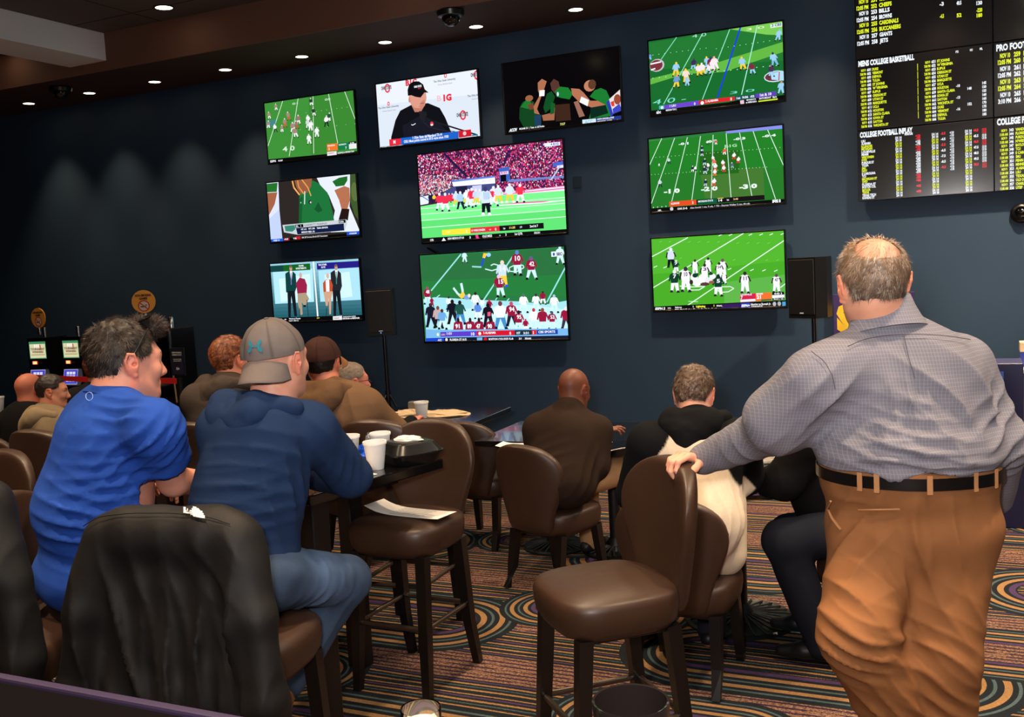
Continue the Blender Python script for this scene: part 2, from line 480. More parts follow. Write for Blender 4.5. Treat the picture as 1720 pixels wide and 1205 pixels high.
class Pic:
    """draws on a flat screen; positions given on a zoomed crop (origin ox,oy, scale s) of the picture the screen shows"""
    def __init__(s, rect, ox, oy, sc, Y=TVY, d=8.6):
        s.r = rect; s.ox, s.oy, s.s, s.Y = ox, oy, sc, Y
        s.V, s.F, s.C, s.layer = [], [], [], 0
        cx, cz = (rect[0] + rect[1]) / 2, (rect[2] + rect[3]) / 2
        s.u = (np.array([cx, Y, cz - CAM_H]) @ FWD) / FPX / sc   # metres per crop pixel
    def m(s, x, y):
        q = ony(s.ox + x / s.s, s.oy + y / s.s, s.Y)
        return (q[0], q[2])
    def raw(s, pts, c, dz=None):
        pts = clip_poly(pts, *s.r)
        if not pts: return
        if dz is None:
            s.layer += 1
            dz = 0.0002 + s.layer * 0.000006
        n = len(s.V)
        s.V += [(p[0], s.Y - dz, p[1]) for p in pts]
        s.F.append(tuple(range(n, n + len(pts))))
        s.C += [lin((c[0] / 255, c[1] / 255, c[2] / 255))] * len(pts)
    def fill(s, c):
        x0, x1, z0, z1 = s.r
        s.raw([(x0, z0), (x1, z0), (x1, z1), (x0, z1)], c)
    def grad(s, c0, c1, n=12, z0=None, z1=None):
        x0, x1, a, b = s.r
        z0 = a if z0 is None else z0; z1 = b if z1 is None else z1
        for i in range(n):
            t = (i + .5) / n
            s.raw([(x0, z0 + (z1 - z0) * i / n), (x1, z0 + (z1 - z0) * i / n), (x1, z0 + (z1 - z0) * (i + 1) / n), (x0, z0 + (z1 - z0) * (i + 1) / n)],
                  [c0[j] + (c1[j] - c0[j]) * t for j in range(3)])
    def poly(s, pts, c, dz=None):
        s.raw([s.m(*p) for p in pts], c, dz)
    def line(s, a, b, w, c):
        p, q = np.array(s.m(*a)), np.array(s.m(*b))
        t = (q - p) / (np.linalg.norm(q - p) + 1e-9); nrm = np.array([-t[1], t[0]]) * w * s.u / 2
        s.raw([tuple(p + nrm), tuple(q + nrm), tuple(q - nrm), tuple(p - nrm)], c)
    def path(s, pts, w, c):
        for a, b in zip(pts[:-1], pts[1:]): s.line(a, b, w, c)
    def ell(s, x, y, rx, ry, c, n=14, rot=0):
        p = s.m(x, y); ca, sa = math.cos(rot), math.sin(rot)
        s.raw([(p[0] + s.u * (rx * math.cos(t) * ca - ry * math.sin(t) * sa), p[1] + s.u * (rx * math.cos(t) * sa + ry * math.sin(t) * ca)) for t in np.linspace(0, 2 * math.pi, n, endpoint=False)], c)
    def text(s, txt, x, y, h, c, w=None, bold=0.03, shear=0.0):
        """baseline starts at crop (x,y), cap height h, optional total width w, in crop pixels"""
        V, F, (a, b) = text_tris(txt, bold)
        p = s.m(x, y); hh = h * s.u
        sx = hh * 0.8 if w is None else w * s.u / max(b - a, 1e-3)
        s.layer += 1
        dz = 0.0002 + s.layer * 0.000006
        x0, x1, z0, z1 = s.r
        n = len(s.V)
        for vx, vy in V:
            s.V.append((min(max(p[0] + (vx - a) * sx + vy * shear * hh, x0), x1), s.Y - dz, min(max(p[1] + vy * hh, z0), z1)))
        s.F += [tuple(n + i for i in f) for f in F]
        s.C += [lin((c[0] / 255, c[1] / 255, c[2] / 255))] * len(V)
    def man(s, x, y, h, top, legs, head=(120, 70, 50), lean=0.0, feet=(20, 20, 20), arm=None, num=None, spread=0.2):
        """standing figure, feet at crop (x,y), h crop pixels tall"""
        p = s.m(x, y); u = s.u * h
        def pp(a, b): return (p[0] + (a + lean * b) * u, p[1] + b * u)
        s.raw([pp(-spread - .05, 0.04), pp(-spread + .06, 0.03), pp(0.02, .46), pp(-.15, .5)], legs)
        s.raw([pp(spread - .05, 0.0), pp(spread + .06, 0.02), pp(.17, .5), pp(-.03, .46)], legs)
        s.raw([pp(-spread - .08, 0.0), pp(-spread + .07, 0.0), pp(-spread + .05, .1), pp(-spread - .05, .1)], feet)
        s.raw([pp(spread - .06, -.03), pp(spread + .1, -.02), pp(spread + .05, .08), pp(spread - .04, .08)], feet)
        s.raw([pp(-.15, .42), pp(.16, .42), pp(.21, .80), pp(.1, .86), pp(-.1, .86), pp(-.2, .80)], top)
        a = arm or top
        s.raw([pp(-.2, .8), pp(-.13, .8), pp(-.2, .5), pp(-.27, .52)], a)
        s.raw([pp(.2, .8), pp(.13, .8), pp(.24, .52), pp(.3, .56)], a)
        c = pp(0.02, .92)
        s.raw([(c[0] + .085 * u * math.cos(t), c[1] + .095 * u * math.sin(t)) for t in np.linspace(0, 6.283, 9)[:-1]], head)
        if num:
            s.text(num, x - h * .11, y - h * .6, h * .2, W_, w=h * .24)
    def build(s, name, parent):
        return from_arrays(name, s.V, s.F, M_PIC, parent, smooth=False, cols=s.C)

def television(label, u, v, w, h, bez=0.012, bot=0.02):
    """flat television: outer rectangle in metres at the front plane; returns root and the picture rectangle (world)"""
    x0, x1, z1, z0 = u, u + w, v, v - h
    t = thing('television', label, 'television', ((x0 + x1) / 2, TVY, z0), 0, 'televisions on the blue wall')
    T = Matrix.Translation((-(x0 + x1) / 2, -TVY, -z0))
    m = MB()
    Y0, Y1 = TVY - 0.006, TVY + 0.03
    m.box(x0, x0 + bez, Y0, Y1, z0, z1, 0.002, T); m.box(x1 - bez, x1, Y0, Y1, z0, z1, 0.002, T)
    m.box(x0 + bez, x1 - bez, Y0, Y1, z1 - bez, z1, 0.002, T); m.box(x0 + bez, x1 - bez, Y0, Y1, z0, z0 + bot, 0.002, T)
    m.build('bezel', M_BEZEL, t)
    MB().box(x0 + .01, x1 - .01, TVY + 0.002, TVY + 0.045, z0 + .01, z1 - .01, 0.004, T).build('back_cover', M_TVBACK, t)
    MB().box((x0 + x1) / 2 - .2, (x0 + x1) / 2 + .2, TVY + 0.0455, WALL_Y - 0.0005, (z0 + z1) / 2 - .12, (z0 + z1) / 2 + .12, 0.0, T).build('wall_mount', M_TVBACK, t)
    return t, (x0 + bez, x1 - bez, z0 + bot, z1 - bez)
def set_screen(t, pic):
    o = pic.build('screen', t)
    o.location = -np.array(t.location)
_k = TVY
def tvuv(u, v, w): return u * _k, CAM_H + v * _k, w * _k, w * _k * 0.568
G1 = (62, 140, 52)

t, r = television('top-left screen with a wide shot of a green field and an orange score box', *tvuv(-.789, .219, .1340))
p = Pic(r, 420, 100, 4.3); p.fill(K_)
p.poly([(100, 315), (748, 218), (778, 640), (780, 690), (133, 722)], (56, 132, 48)); p.poly([(100, 315), (420, 265), (440, 700), (133, 722)], (60, 140, 54))
for a, b in (((236, 300), (130, 625)), ((347, 282), (283, 700)), ((455, 265), (460, 680)), ((566, 245), (634, 610)), ((682, 228), (762, 440))): p.line(a, b, 4.5, (225, 240, 225))
for i in range(9): p.ell(405 + i * 37, 385 - i * 5, 2.2, 2.2, (220, 235, 220), 6)
for i in range(9): p.ell(230 + i * 66, 520 - i * 7, 2.2, 2.2, (220, 235, 220), 6)
p.text('4 0', 236, 665, 34, (205, 230, 205), w=110); p.text('01', 305, 328, 14, (190, 220, 190), w=50); p.text('05', 540, 298, 14, (190, 220, 190), w=50)
p.poly([(118, 445), (190, 432), (180, 480), (120, 487)], (60, 130, 130))
WHT, DRK, GRY = (235, 235, 235), (40, 60, 50), (160, 130, 120)
for x, y, h, c, l in ((190, 370, 52, GRY, WHT), (142, 432, 56, GRY, WHT), (133, 500, 60, GRY, WHT), (187, 525, 60, WHT, DRK), (232, 528, 56, GRY, WHT), (255, 490, 66, GRY, (200, 90, 60)), (283, 440, 64, GRY, (200, 90, 60)), (310, 530, 78, GRY, WHT), (335, 565, 78, GRY, WHT), (352, 470, 70, (150, 110, 110), WHT), (342, 500, 60, (150, 110, 110), (190, 80, 60)), (428, 470, 70, WHT, (30, 70, 50)), (420, 500, 70, (200, 210, 205), WHT), (437, 520, 76, WHT, WHT), (465, 410, 60, DRK, WHT), (445, 335, 56, DRK, WHT), (553, 485, 78, WHT, (25, 40, 35)), (568, 450, 64, (30, 80, 55), WHT), (484, 565, 76, WHT, WHT), (430, 615, 76, WHT, WHT)):
    p.man(x, y, h, c, l, head=(215, 215, 210), lean=random.uniform(-.2, .2))
p.poly([(555, 612), (632, 604), (634, 655), (557, 662)], (235, 115, 40)); p.poly([(634, 604), (712, 596), (714, 648), (636, 655)], (20, 120, 70))
p.text('PRINCETON', 562, 630, 10, W_, w=62); p.text('3', 568, 655, 18, W_); p.text('DARTMOUTH', 642, 622, 10, W_, w=62); p.text('7', 690, 648, 18, W_)
p.poly([(714, 596), (768, 590), (770, 642), (716, 648)], (225, 225, 225)); p.poly([(714, 596), (768, 590), (768, 606), (714, 612)], K_); p.text('2:25', 722, 610, 10, W_, w=36)
p.poly([(133, 722), (780, 662), (785, 700), (137, 758)], K_); p.text('ESPN', 148, 745, 16, W_, w=50); p.text('NCAAF', 205, 738, 12, W_, w=40)
p.poly([(557, 668), (625, 662), (627, 698), (559, 705)], (225, 225, 228)); p.text('TOMORROW', 562, 684, 8, (180, 50, 50), w=56); p.text('LOUISVILLE at GEORGIA TECH', 632, 682, 11, W_, w=142)
set_screen(t, p)

t, r = television('upper screen showing a man in black cap and pullover before a white backdrop', *tvuv(-.626, .2215, .1345))
p = Pic(r, 420, 100, 4.3); p.fill((214, 224, 236))
p.poly([(905, 182), (1640, 70), (1650, 250), (915, 330)], (226, 232, 242))
RD, GY = (225, 40, 60), (70, 74, 82)
def osu(x, y, s):
    p.ell(x, y, 26 * s, 36 * s, RD, 8); p.ell(x, y, 14 * s, 24 * s, (224, 230, 240), 8); p.text('OHIO STATE', x - 46 * s, y + 14 * s, 26 * s, GY, w=92 * s, bold=.05)
osu(992, 208, .95); osu(1538, 402, 1.0); osu(1640, 112, 1.0)
p.text('1G', 1398, 300, 44, RD, w=66, bold=.06); p.text('B', 1352, 302, 40, (235, 190, 200), w=34); p.text('B1G', 1125, 190, 40, RD, w=95, bold=.05)
p.ell(1000, 320, 11, 16, RD, 8); p.ell(1000, 320, 5, 9, (224, 230, 240), 8); p.ell(1411, 116, 12, 17, RD, 8); p.ell(1411, 116, 6, 10, (224, 230, 240), 8)
for x, y in ((1325, 168), (925, 360), (1570, 272)):
    p.text('The Ohio State University', x, y, 14, (120, 125, 140), w=180); p.text('Wexner Medical Center', x + 30, y + 20, 9, (170, 172, 185), w=120)
BK = (14, 16, 22)
p.poly([(1015, 640), (1020, 560), (1050, 440), (1085, 370), (1165, 328), (1285, 315), (1370, 350), (1410, 420), (1455, 530), (1450, 600), (1180, 640)], BK)
p.poly([(1100, 480), (1240, 400), (1380, 470), (1440, 540), (1110, 560)], (22, 24, 36))
SK = (214, 150, 130)
p.poly([(1165, 330), (1190, 380), (1235, 378), (1262, 330), (1255, 300), (1180, 300)], (190, 120, 104))
p.poly([(1145, 265), (1160, 320), (1190, 350), (1240, 352), (1262, 335), (1275, 280), (1268, 225), (1200, 215)], SK); p.poly([(1240, 300), (1262, 290), (1262, 335), (1240, 352), (1220, 345)], (196, 130, 112))
p.line((1228, 318), (1258, 314), 5, (150, 80, 76)); p.line((1215, 268), (1240, 264), 4, (90, 50, 44)); p.ell(1152, 292, 9, 20, (200, 130, 112))
p.poly([(1140, 262), (1138, 220), (1150, 180), (1180, 158), (1220, 158), (1250, 180), (1262, 215), (1290, 240), (1260, 238), (1232, 275), (1195, 270), (1165, 258)], (12, 12, 16))
p.text('OHIO STATE', 1185, 205, 14, W_, w=62, bold=.05); p.path([(1212, 208), (1220, 212), (1234, 204)], 5, (220, 40, 60))
p.path([(1165, 470), (1175, 475), (1196, 462)], 5, W_); p.ell(1313, 464, 14, 16, (215, 60, 76)); p.ell(1313, 472, 12, 8, (240, 200, 205))
p.poly([(1222, 372), (1272, 378), (1278, 405), (1262, 420), (1264, 445), (1232, 440), (1222, 410)], (30, 30, 34)); p.line((1270, 430), (1640, 545), 11, (28, 28, 32)); p.path([(1250, 450), (1300, 490), (1400, 515), (1480, 520)], 5, (40, 40, 44))
p.poly([(1005, 578), (1090, 570), (1092, 618), (1008, 626)], RD); p.text('M', 1036, 608, 24, W_)
p.poly([(1088, 568), (1505, 518), (1507, 576), (1091, 617)], (30, 96, 196)); p.poly([(1505, 516), (1596, 505), (1600, 553), (1508, 566)], (200, 28, 44)); p.ell(1550, 534, 14, 14, (240, 190, 195))
p.text('1 Ohio State def Maryland 73-14', 1175, 575, 19, W_, w=245); p.text('OSU: Most points scored in B1G game since 1950', 1112, 603, 19, W_, w=372)
p.poly([(942, 632), (1600, 560), (1672, 560), (1672, 575), (945, 655)], K_)
p.text('BIG TEN LIVE  NORTHWESTERN', 952, 646, 13, W_, w=185); p.text('A. Smith 28-35, 284 yds, 3 TD, INT   R. Bateman 17 rush, 146 yds, TD', 1150, 624, 12, (200, 205, 210), w=400)
p.poly([(1602, 545), (1645, 540), (1647, 572), (1604, 577)], (30, 120, 150)); p.text('BTN', 1606, 568, 15, W_, w=36)
set_screen(t, p)

t, r = television('middle-left screen showing a person in a green pullover between white uniforms', *tvuv(-.795, .122, .1352))
p = Pic(r, 430, 270, 5.733); p.fill((44, 38, 36))
p.poly([(90, 215), (215, 205), (225, 470), (240, 620), (255, 760), (140, 790)], (214, 222, 240)); p.poly([(98, 225), (208, 212), (200, 300), (104, 305)], (36, 110, 44))
p.poly([(104, 312), (205, 305), (180, 420), (128, 520), (112, 520)], (160, 96, 66))
p.poly([(128, 560), (225, 470), (255, 760), (140, 790)], (190, 205, 240))
p.poly([(585, 165), (905, 130), (915, 240), (900, 440), (1000, 680), (720, 690), (760, 480), (700, 330), (620, 240)], (224, 230, 244))
p.poly([(735, 200), (800, 165), (880, 150), (880, 190), (850, 240), (770, 250)], (30, 104, 40)); p.poly([(755, 285), (850, 245), (900, 262), (905, 380), (880, 470), (825, 470), (800, 380)], (176, 110, 80)); p.poly([(825, 462), (900, 465), (885, 575), (795, 570)], (36, 22, 20))
p.poly([(905, 130), (980, 120), (1005, 600), (950, 520), (905, 380)], (60, 86, 44)); p.ell(950, 300, 40, 90, (90, 110, 60))
GG = (30, 112, 56)
p.poly([(425, 300), (545, 190), (600, 215), (690, 310), (735, 480), (755, 585), (412, 620), (415, 370)], GG); p.poly([(600, 400), (640, 480), (600, 500), (560, 470)], (20, 84, 42)); p.poly([(415, 370), (450, 340), (440, 600), (412, 620)], (22, 90, 44))
p.poly([(370, 190), (540, 170), (530, 250), (490, 310), (430, 320), (390, 260)], (150, 90, 62)); p.path([(350, 195), (365, 260), (420, 330)], 16, (236, 170, 90)); p.path([(400, 190), (410, 250), (460, 320)], 12, (222, 150, 80)); p.path([(440, 180), (500, 260), (530, 340)], 12, (226, 158, 84))
p.line((470, 295), (468, 420), 9, W_); p.ell(520, 400, 18, 18, (20, 30, 60)); p.ell(526, 402, 9, 10, (225, 200, 190)); p.ell(432, 405, 6, 8, (160, 210, 170))
p.poly([(255, 620), (870, 565), (880, 595), (855, 675), (405, 715), (270, 690)], (196, 204, 208)); p.poly([(385, 650), (845, 605), (850, 672), (400, 712)], (18, 28, 66)); p.poly([(275, 630), (370, 620), (380, 660), (350, 685), (285, 680)], (56, 130, 112))
p.poly([(375, 618), (455, 611), (457, 640), (377, 647)], K_); p.text('DL   1', 385, 640, 17, W_, w=60); p.text('GARRETT MARINO', 465, 632, 20, (40, 44, 50), w=268, bold=0.0)
p.poly([(795, 575), (862, 568), (864, 598), (797, 604)], K_); p.text('CUSA', 800, 598, 16, W_, w=55); p.text('HT: 6-2    WT: 290    YEAR: SENIOR', 435, 670, 16, W_, w=315); p.text('MISSION VIEJO, CA', 440, 698, 16, W_, w=155)
p.poly([(140, 760), (1010, 690), (1012, 750), (145, 795)], K_); p.poly([(148, 758), (262, 748), (264, 782), (150, 790)], (24, 92, 220)); p.text('WEEK 10', 168, 778, 15, W_, w=75)
p.poly([(268, 748), (322, 742), (322, 768), (268, 774)], (150, 24, 50)); p.poly([(380, 732), (428, 728), (430, 756), (382, 760)], (190, 30, 40)); p.text('AZ      TB', 272, 764, 14, W_, w=150); p.text('AM: 28 Terrence Brock SGT Damontago', 440, 748, 15, (205, 205, 210), w=305)
p.poly([(872, 690), (1008, 676), (1010, 708), (875, 720)], (30, 80, 200)); p.text('STADIUM', 900, 710, 14, W_, w=80)
set_screen(t, p)

t, r = television('bottom-left screen showing four suited people in two pale blue panels', *tvuv(-.799, .0215, .1352))
p = Pic(r, 430, 420, 5.733); p.grad((24, 80, 92), (150, 205, 222), 16)
p.poly([(160, 200), (545, 180), (560, 500), (185, 520)], (176, 226, 240)); p.poly([(600, 200), (990, 165), (1010, 480), (620, 500)], (170, 222, 240)); p.poly([(220, 280), (520, 230), (530, 470), (240, 500)], (206, 240, 248)); p.poly([(660, 240), (900, 210), (930, 450), (670, 480)], (206, 240, 248))
p.poly([(545, 95), (557, 94), (602, 640), (588, 642)], W_)
p.poly([(135, 155), (520, 130), (524, 192), (140, 215)], (22, 96, 34)); p.poly([(135, 155), (260, 147), (265, 207), (140, 215)], (20, 66, 66)); p.poly([(585, 128), (995, 105), (998, 168), (588, 190)], (38, 30, 130))
p.text('FISHER', 412, 162, 16, W_, w=60); p.text('INVESTMENTS', 385, 188, 17, W_, w=122); p.text('THE OTHER', 600, 153, 17, W_, w=98); p.text('GUYS', 628, 176, 17, W_, w=48)
def suit(x, ytop, ybot, h, coat, tie, skin=(190, 150, 130), trou=(20, 26, 34)):
    p.poly([(x - 48, ytop + h * .16), (x - 12, ytop + h * .11), (x + 22, ytop + h * .11), (x + 52, ytop + h * .17), (x + 62, ytop + h * .42), (x + 44, ytop + h * .53), (x - 40, ytop + h * .53)], coat)
    p.poly([(x - 28, ytop + h * .5), (x + 44, ytop + h * .5), (x + 66, ybot), (x + 40, ybot), (x + 10, ytop + h * .6), (x + 5, ybot + 14), (x - 18, ybot + 14)], trou)
    p.poly([(x - 6, ytop + h * .11), (x + 22, ytop + h * .11), (x + 10, ytop + h * .34)], W_); p.line((x + 7, ytop + h * .14), (x + 10, ytop + h * .38), 10, tie)
    p.ell(x + 5, ytop + h * .06, 17, 27, skin); p.ell(x + 4, ytop + h * .02, 17, 12, (110, 90, 80))
suit(330, 150, 640, 490, (14, 62, 60), (130, 110, 190)); suit(766, 140, 625, 500, (34, 38, 44), (60, 130, 140))
p.poly([(385, 320), (420, 268), (470, 280), (492, 340), (488, 420), (400, 425)], (150, 32, 72)); p.ell(430, 245, 17, 27, (200, 170, 160)); p.poly([(400, 420), (480, 412), (512, 470), (470, 545), (440, 500), (450, 620), (430, 630), (404, 520)], (170, 150, 124)); p.line((490, 480), (505, 640), 7, (40, 40, 44)); p.line((420, 560), (425, 650), 7, (40, 40, 44)); p.ell(468, 540, 18, 10, K_)
p.poly([(645, 320), (670, 285), (720, 285), (740, 340), (735, 400), (650, 405)], (190, 76, 46)); p.poly([(670, 290), (705, 288), (708, 400), (676, 402)], W_); p.ell(690, 250, 17, 26, (214, 176, 160)); p.poly([(650, 405), (740, 398), (725, 470), (722, 620), (706, 620), (700, 460), (690, 540), (674, 540)], (205, 160, 130)); p.line((680, 560), (676, 640), 7, (40, 40, 44)); p.line((745, 450), (750, 560), 6, (40, 40, 44))
p.poly([(180, 655), (1035, 625), (1040, 672), (190, 712)], K_); p.text('ESPN', 200, 680, 18, W_, w=58, bold=.06, shear=.2); p.text('NBA', 275, 674, 10, W_, w=24); p.text('Warriors at Thunder', 318, 670, 14, W_, w=140); p.text('7:30 ET  ESPN 2-8', 318, 690, 12, W_, w=115)
p.text('EAST', 588, 662, 12, (230, 210, 60), w=30); p.poly([(740, 640), (828, 634), (830, 678), (742, 684)], (225, 228, 232)); p.text('TODAY', 748, 664, 12, (170, 60, 70), w=66); p.text('COLLEGE FOOTBALL PRIMETIME', 838, 648, 9, W_, w=145); p.text('GEORGIA at MISSOURI', 835, 668, 15, W_, w=190)
set_screen(t, p)

t, r = television('upper screen showing three people in green shirts on black, arms raised', *tvuv(-.4625, .2225, .1363))
p = Pic(r, 680, 60, 4.3); p.fill((7, 6, 8))
GN = (26, 120, 46); SKN = (176, 112, 82)
p.poly([(830, 520), (850, 480), (900, 462), (935, 480), (930, 530), (960, 560), (975, 650), (860, 665), (826, 600)], (16, 66, 30)); p.poly([(835, 515), (870, 470), (905, 465), (915, 500), (890, 530)], GN); p.ell(898, 452, 32, 22, (150, 96, 66)); p.poly([(885, 500), (925, 485), (935, 530), (900, 535)], (112, 66, 44))
p.poly([(955, 530), (985, 440), (1008, 380), (1025, 330), (990, 312), (960, 340), (962, 400), (975, 430), (930, 510), (935, 560), (975, 570)], (170, 108, 78)); p.poly([(972, 395), (1010, 392), (1008, 436), (970, 438)], W_)
p.poly([(1050, 345), (1075, 312), (1110, 330), (1120, 375), (1085, 420), (1060, 390)], (84, 52, 46)); p.poly([(1085, 400), (1120, 368), (1180, 375), (1212, 420), (1190, 460), (1130, 450), (1095, 440)], GN); p.poly([(1000, 520), (1025, 420), (1060, 400), (1085, 440), (1060, 520), (1015, 560)], (14, 76, 34)); p.ell(1105, 422, 8, 16, (200, 220, 240))
p.poly([(990, 575), (1050, 560), (1060, 500), (1085, 520), (1080, 610), (1000, 615)], (160, 100, 72)); p.poly([(1085, 500), (1190, 490), (1200, 610), (1090, 620)], (60, 36, 26)); p.poly([(1055, 480), (1085, 490), (1080, 560), (1050, 570)], (18, 90, 40)); p.poly([(935, 575), (985, 570), (985, 650), (940, 655)], (30, 60, 90))
p.poly([(1200, 380), (1260, 385), (1290, 410), (1340, 470), (1450, 470), (1455, 500), (1350, 520), (1260, 480), (1210, 430)], SKN); p.poly([(1275, 440), (1330, 465), (1320, 510), (1262, 480)], W_)
p.ell(1335, 362, 44, 40, (190, 126, 96)); p.ell(1352, 352, 30, 34, (92, 58, 40)); p.poly([(1335, 440), (1370, 395), (1415, 378), (1455, 395), (1480, 450), (1490, 580), (1330, 600), (1350, 520), (1450, 500)], GN); p.poly([(1340, 520), (1450, 500), (1470, 560), (1340, 600)], (10, 40, 30)); p.poly([(1455, 480), (1480, 460), (1510, 560), (1490, 590)], (40, 60, 170))
p.poly([(1475, 460), (1558, 385), (1568, 540), (1505, 565)], (224, 214, 214)); p.ell(1535, 460, 26, 36, (150, 70, 50)); p.poly([(1485, 480), (1510, 470), (1515, 510), (1495, 510)], (220, 60, 50)); p.poly([(1500, 530), (1550, 490), (1568, 540), (1505, 565)], (60, 70, 190)); p.poly([(1220, 480), (1250, 470), (1300, 580), (1260, 590)], (150, 104, 88))
p.text('ACCN', 752, 695, 22, W_, w=60, bold=.05, shear=.4); p.text('MCAAM 131  |  Texas  at  #2 Purdue', 828, 680, 13, W_, w=200); p.text('7:57', 1122, 648, 16, (220, 225, 120), w=40)
p.poly([(1282, 608), (1380, 598), (1382, 640), (1284, 650)], (205, 225, 238)); p.poly([(1382, 598), (1572, 575), (1574, 618), (1384, 640)], (34, 56, 130)); p.text('NORTH CAROLINA vs DUKE', 1390, 610, 12, W_, w=125); p.text('SATURDAY  7:30PM', 1390, 630, 13, (235, 225, 205), w=110); p.text('ACC', 1300, 638, 24, (150, 190, 215), w=60)
set_screen(t, p)

t, r = television('large upper centre screen, red and pink crowd above bright turf', *tvuv(-.5765, .1355, .1828))
p = Pic(r, 680, 220, 5.733); p.fill((70, 30, 60))
def crowd(poly_pts, n, palette, size=(6, 12)):
    xs = [q[0] for q in poly_pts]; ys = [q[1] for q in poly_pts]
    cnt = 0
    while cnt < n:
        x, y = random.uniform(min(xs), max(xs)), random.uniform(min(ys), max(ys))
        inside = False
        for i in range(len(poly_pts)):
            (ax, ay), (bx, by) = poly_pts[i - 1], poly_pts[i]
            if (ay > y) != (by > y) and x < (bx - ax) * (y - ay) / (by - ay) + ax: inside = not inside
        if not inside: continue
        w, h = random.uniform(*size), random.uniform(*size) * 1.3
        c = random.choice(palette); j = random.uniform(.8, 1.1)
        p.poly([(x, y), (x + w, y - w * .1), (x + w * .9, y + h), (x + 1, y + h)], [min(255, v * j) for v in c], dz=0.0003 + random.random() * 0.0004)
        cnt += 1
PK = [(232, 60, 130), (240, 70, 150), (220, 30, 70), (250, 120, 180), (230, 40, 60), (40, 20, 60), (240, 220, 240), (30, 24, 70), (200, 60, 140), (235, 80, 150), (250, 240, 250), (60, 40, 140)]
PW = [(240, 230, 235), (235, 80, 110), (30, 22, 50), (250, 210, 190), (60, 50, 140), (40, 30, 40), (250, 170, 170), (225, 220, 250), (40, 34, 60)]
crowd([(118, 232), (1535, 80), (1548, 545), (900, 600), (870, 440), (600, 460), (420, 500), (140, 590)], 4300, PK)
crowd([(130, 420), (480, 420), (560, 470), (330, 600), (140, 620)], 1300, PW)
p.layer = 200
p.path([(375, 215), (600, 440)], 24, (36, 26, 70)); p.path([(1000, 190), (950, 340)], 22, (40, 30, 80))
p.poly([(440, 480), (868, 432), (870, 455), (470, 500)], (90, 130, 220)); p.poly([(455, 495), (868, 448), (872, 505), (470, 535)], (250, 250, 255)); p.text('PERSONAL', 740, 492, 14, (235, 200, 205), w=110)
p.poly([(350, 610), (470, 535), (872, 505), (872, 600), (340, 660)], (70, 74, 130)); p.poly([(490, 540), (600, 528), (600, 600), (500, 610)], (30, 30, 60)); p.poly([(650, 530), (740, 520), (740, 600), (655, 605)], (200, 205, 240))
p.poly([(905, 360), (1005, 345), (1015, 480), (915, 495)], (60, 100, 190)); p.poly([(915, 395), (998, 385), (1000, 415), (918, 425)], (220, 200, 235)); p.text('0 21', 925, 413, 16, (200, 40, 80), w=60); p.poly([(920, 425), (975, 418), (978, 485), (925, 490)], (10, 10, 20))
p.poly([(1000, 470), (1545, 430), (1545, 450), (1005, 495)], (110, 130, 200)); p.poly([(1420, 310), (1530, 290), (1535, 330), (1430, 350)], (70, 100, 200)); p.poly([(1465, 335), (1535, 325), (1537, 352), (1468, 362)], (240, 220, 245)); p.path([(1500, 330), (1410, 470)], 14, (190, 200, 235))
GB = (120, 240, 140)
p.poly([(140, 730), (900, 600), (1548, 545), (1562, 960), (162, 1040)], GB); p.poly([(150, 860), (1560, 760), (1562, 960), (162, 1040)], (96, 222, 116))
for i, yy in enumerate((735, 790, 850, 920)): p.path([(150, yy + 15), (1560, yy - 95)], 7, (215, 255, 225))
p.poly([(940, 600), (1548, 530), (1550, 575), (930, 620)], (245, 225, 240)); p.path([(945, 612), (1548, 552)], 8, (235, 80, 160)); p.path([(945, 590), (1548, 530)], 6, (235, 110, 170)); p.poly([(885, 715), (1540, 665), (1545, 672), (1300, 700), (900, 722)], (245, 250, 248)); p.poly([(920, 712), (1100, 688), (1420, 672), (1330, 688), (1100, 700)], (235, 100, 160))
p.poly([(140, 640), (230, 620), (230, 700), (150, 715)], (225, 235, 250)); p.line((150, 620), (230, 670), 8, (60, 90, 190))
YE, RR, BB = (250, 205, 60), (235, 50, 80), (30, 30, 60)
for x, y, h, c, l, ft in ((250, 700, 100, BB, BB, BB), (285, 690, 80, YE, BB, BB), (340, 765, 170, RR, (230, 235, 250), BB), (395, 775, 180, RR, (230, 235, 250), BB), (430, 690, 90, RR, RR, BB), (460, 690, 90, RR, RR, BB), (497, 720, 140, (205, 225, 250), YE, W_), (540, 752, 170, (170, 205, 240), BB, BB), (595, 700, 130, W_, YE, BB), (620, 740, 180, W_, (225, 235, 245), BB), (650, 730, 180, RR, (230, 235, 250), BB), (690, 710, 150, (200, 215, 245), YE, W_), (725, 700, 140, (205, 220, 245), YE, W_), (860, 725, 190, (230, 235, 250), (225, 235, 245), BB), (840, 700, 140, RR, W_, BB), (905, 695, 170, (215, 225, 245), YE, W_), (1015, 690, 180, (215, 230, 250), YE, W_), (1115, 690, 175, RR, W_, BB)):
    p.man(x, y, h, c, l, head=(235, 230, 240), feet=ft)
p.man(785, 810, 270, (210, 230, 250), (20, 20, 34), head=(60, 60, 110), feet=(235, 235, 245), spread=.12)
for i in range(5): p.line((762 + i * 12, 590), (764 + i * 12, 660), 4, (90, 130, 210))
p.poly([(358, 955), (632, 935), (634, 990), (360, 1005)], (245, 225, 60)); p.poly([(632, 935), (910, 915), (914, 965), (634, 985)], (225, 44, 56)); p.poly([(910, 915), (1336, 885), (1340, 940), (914, 965)], (20, 18, 22))
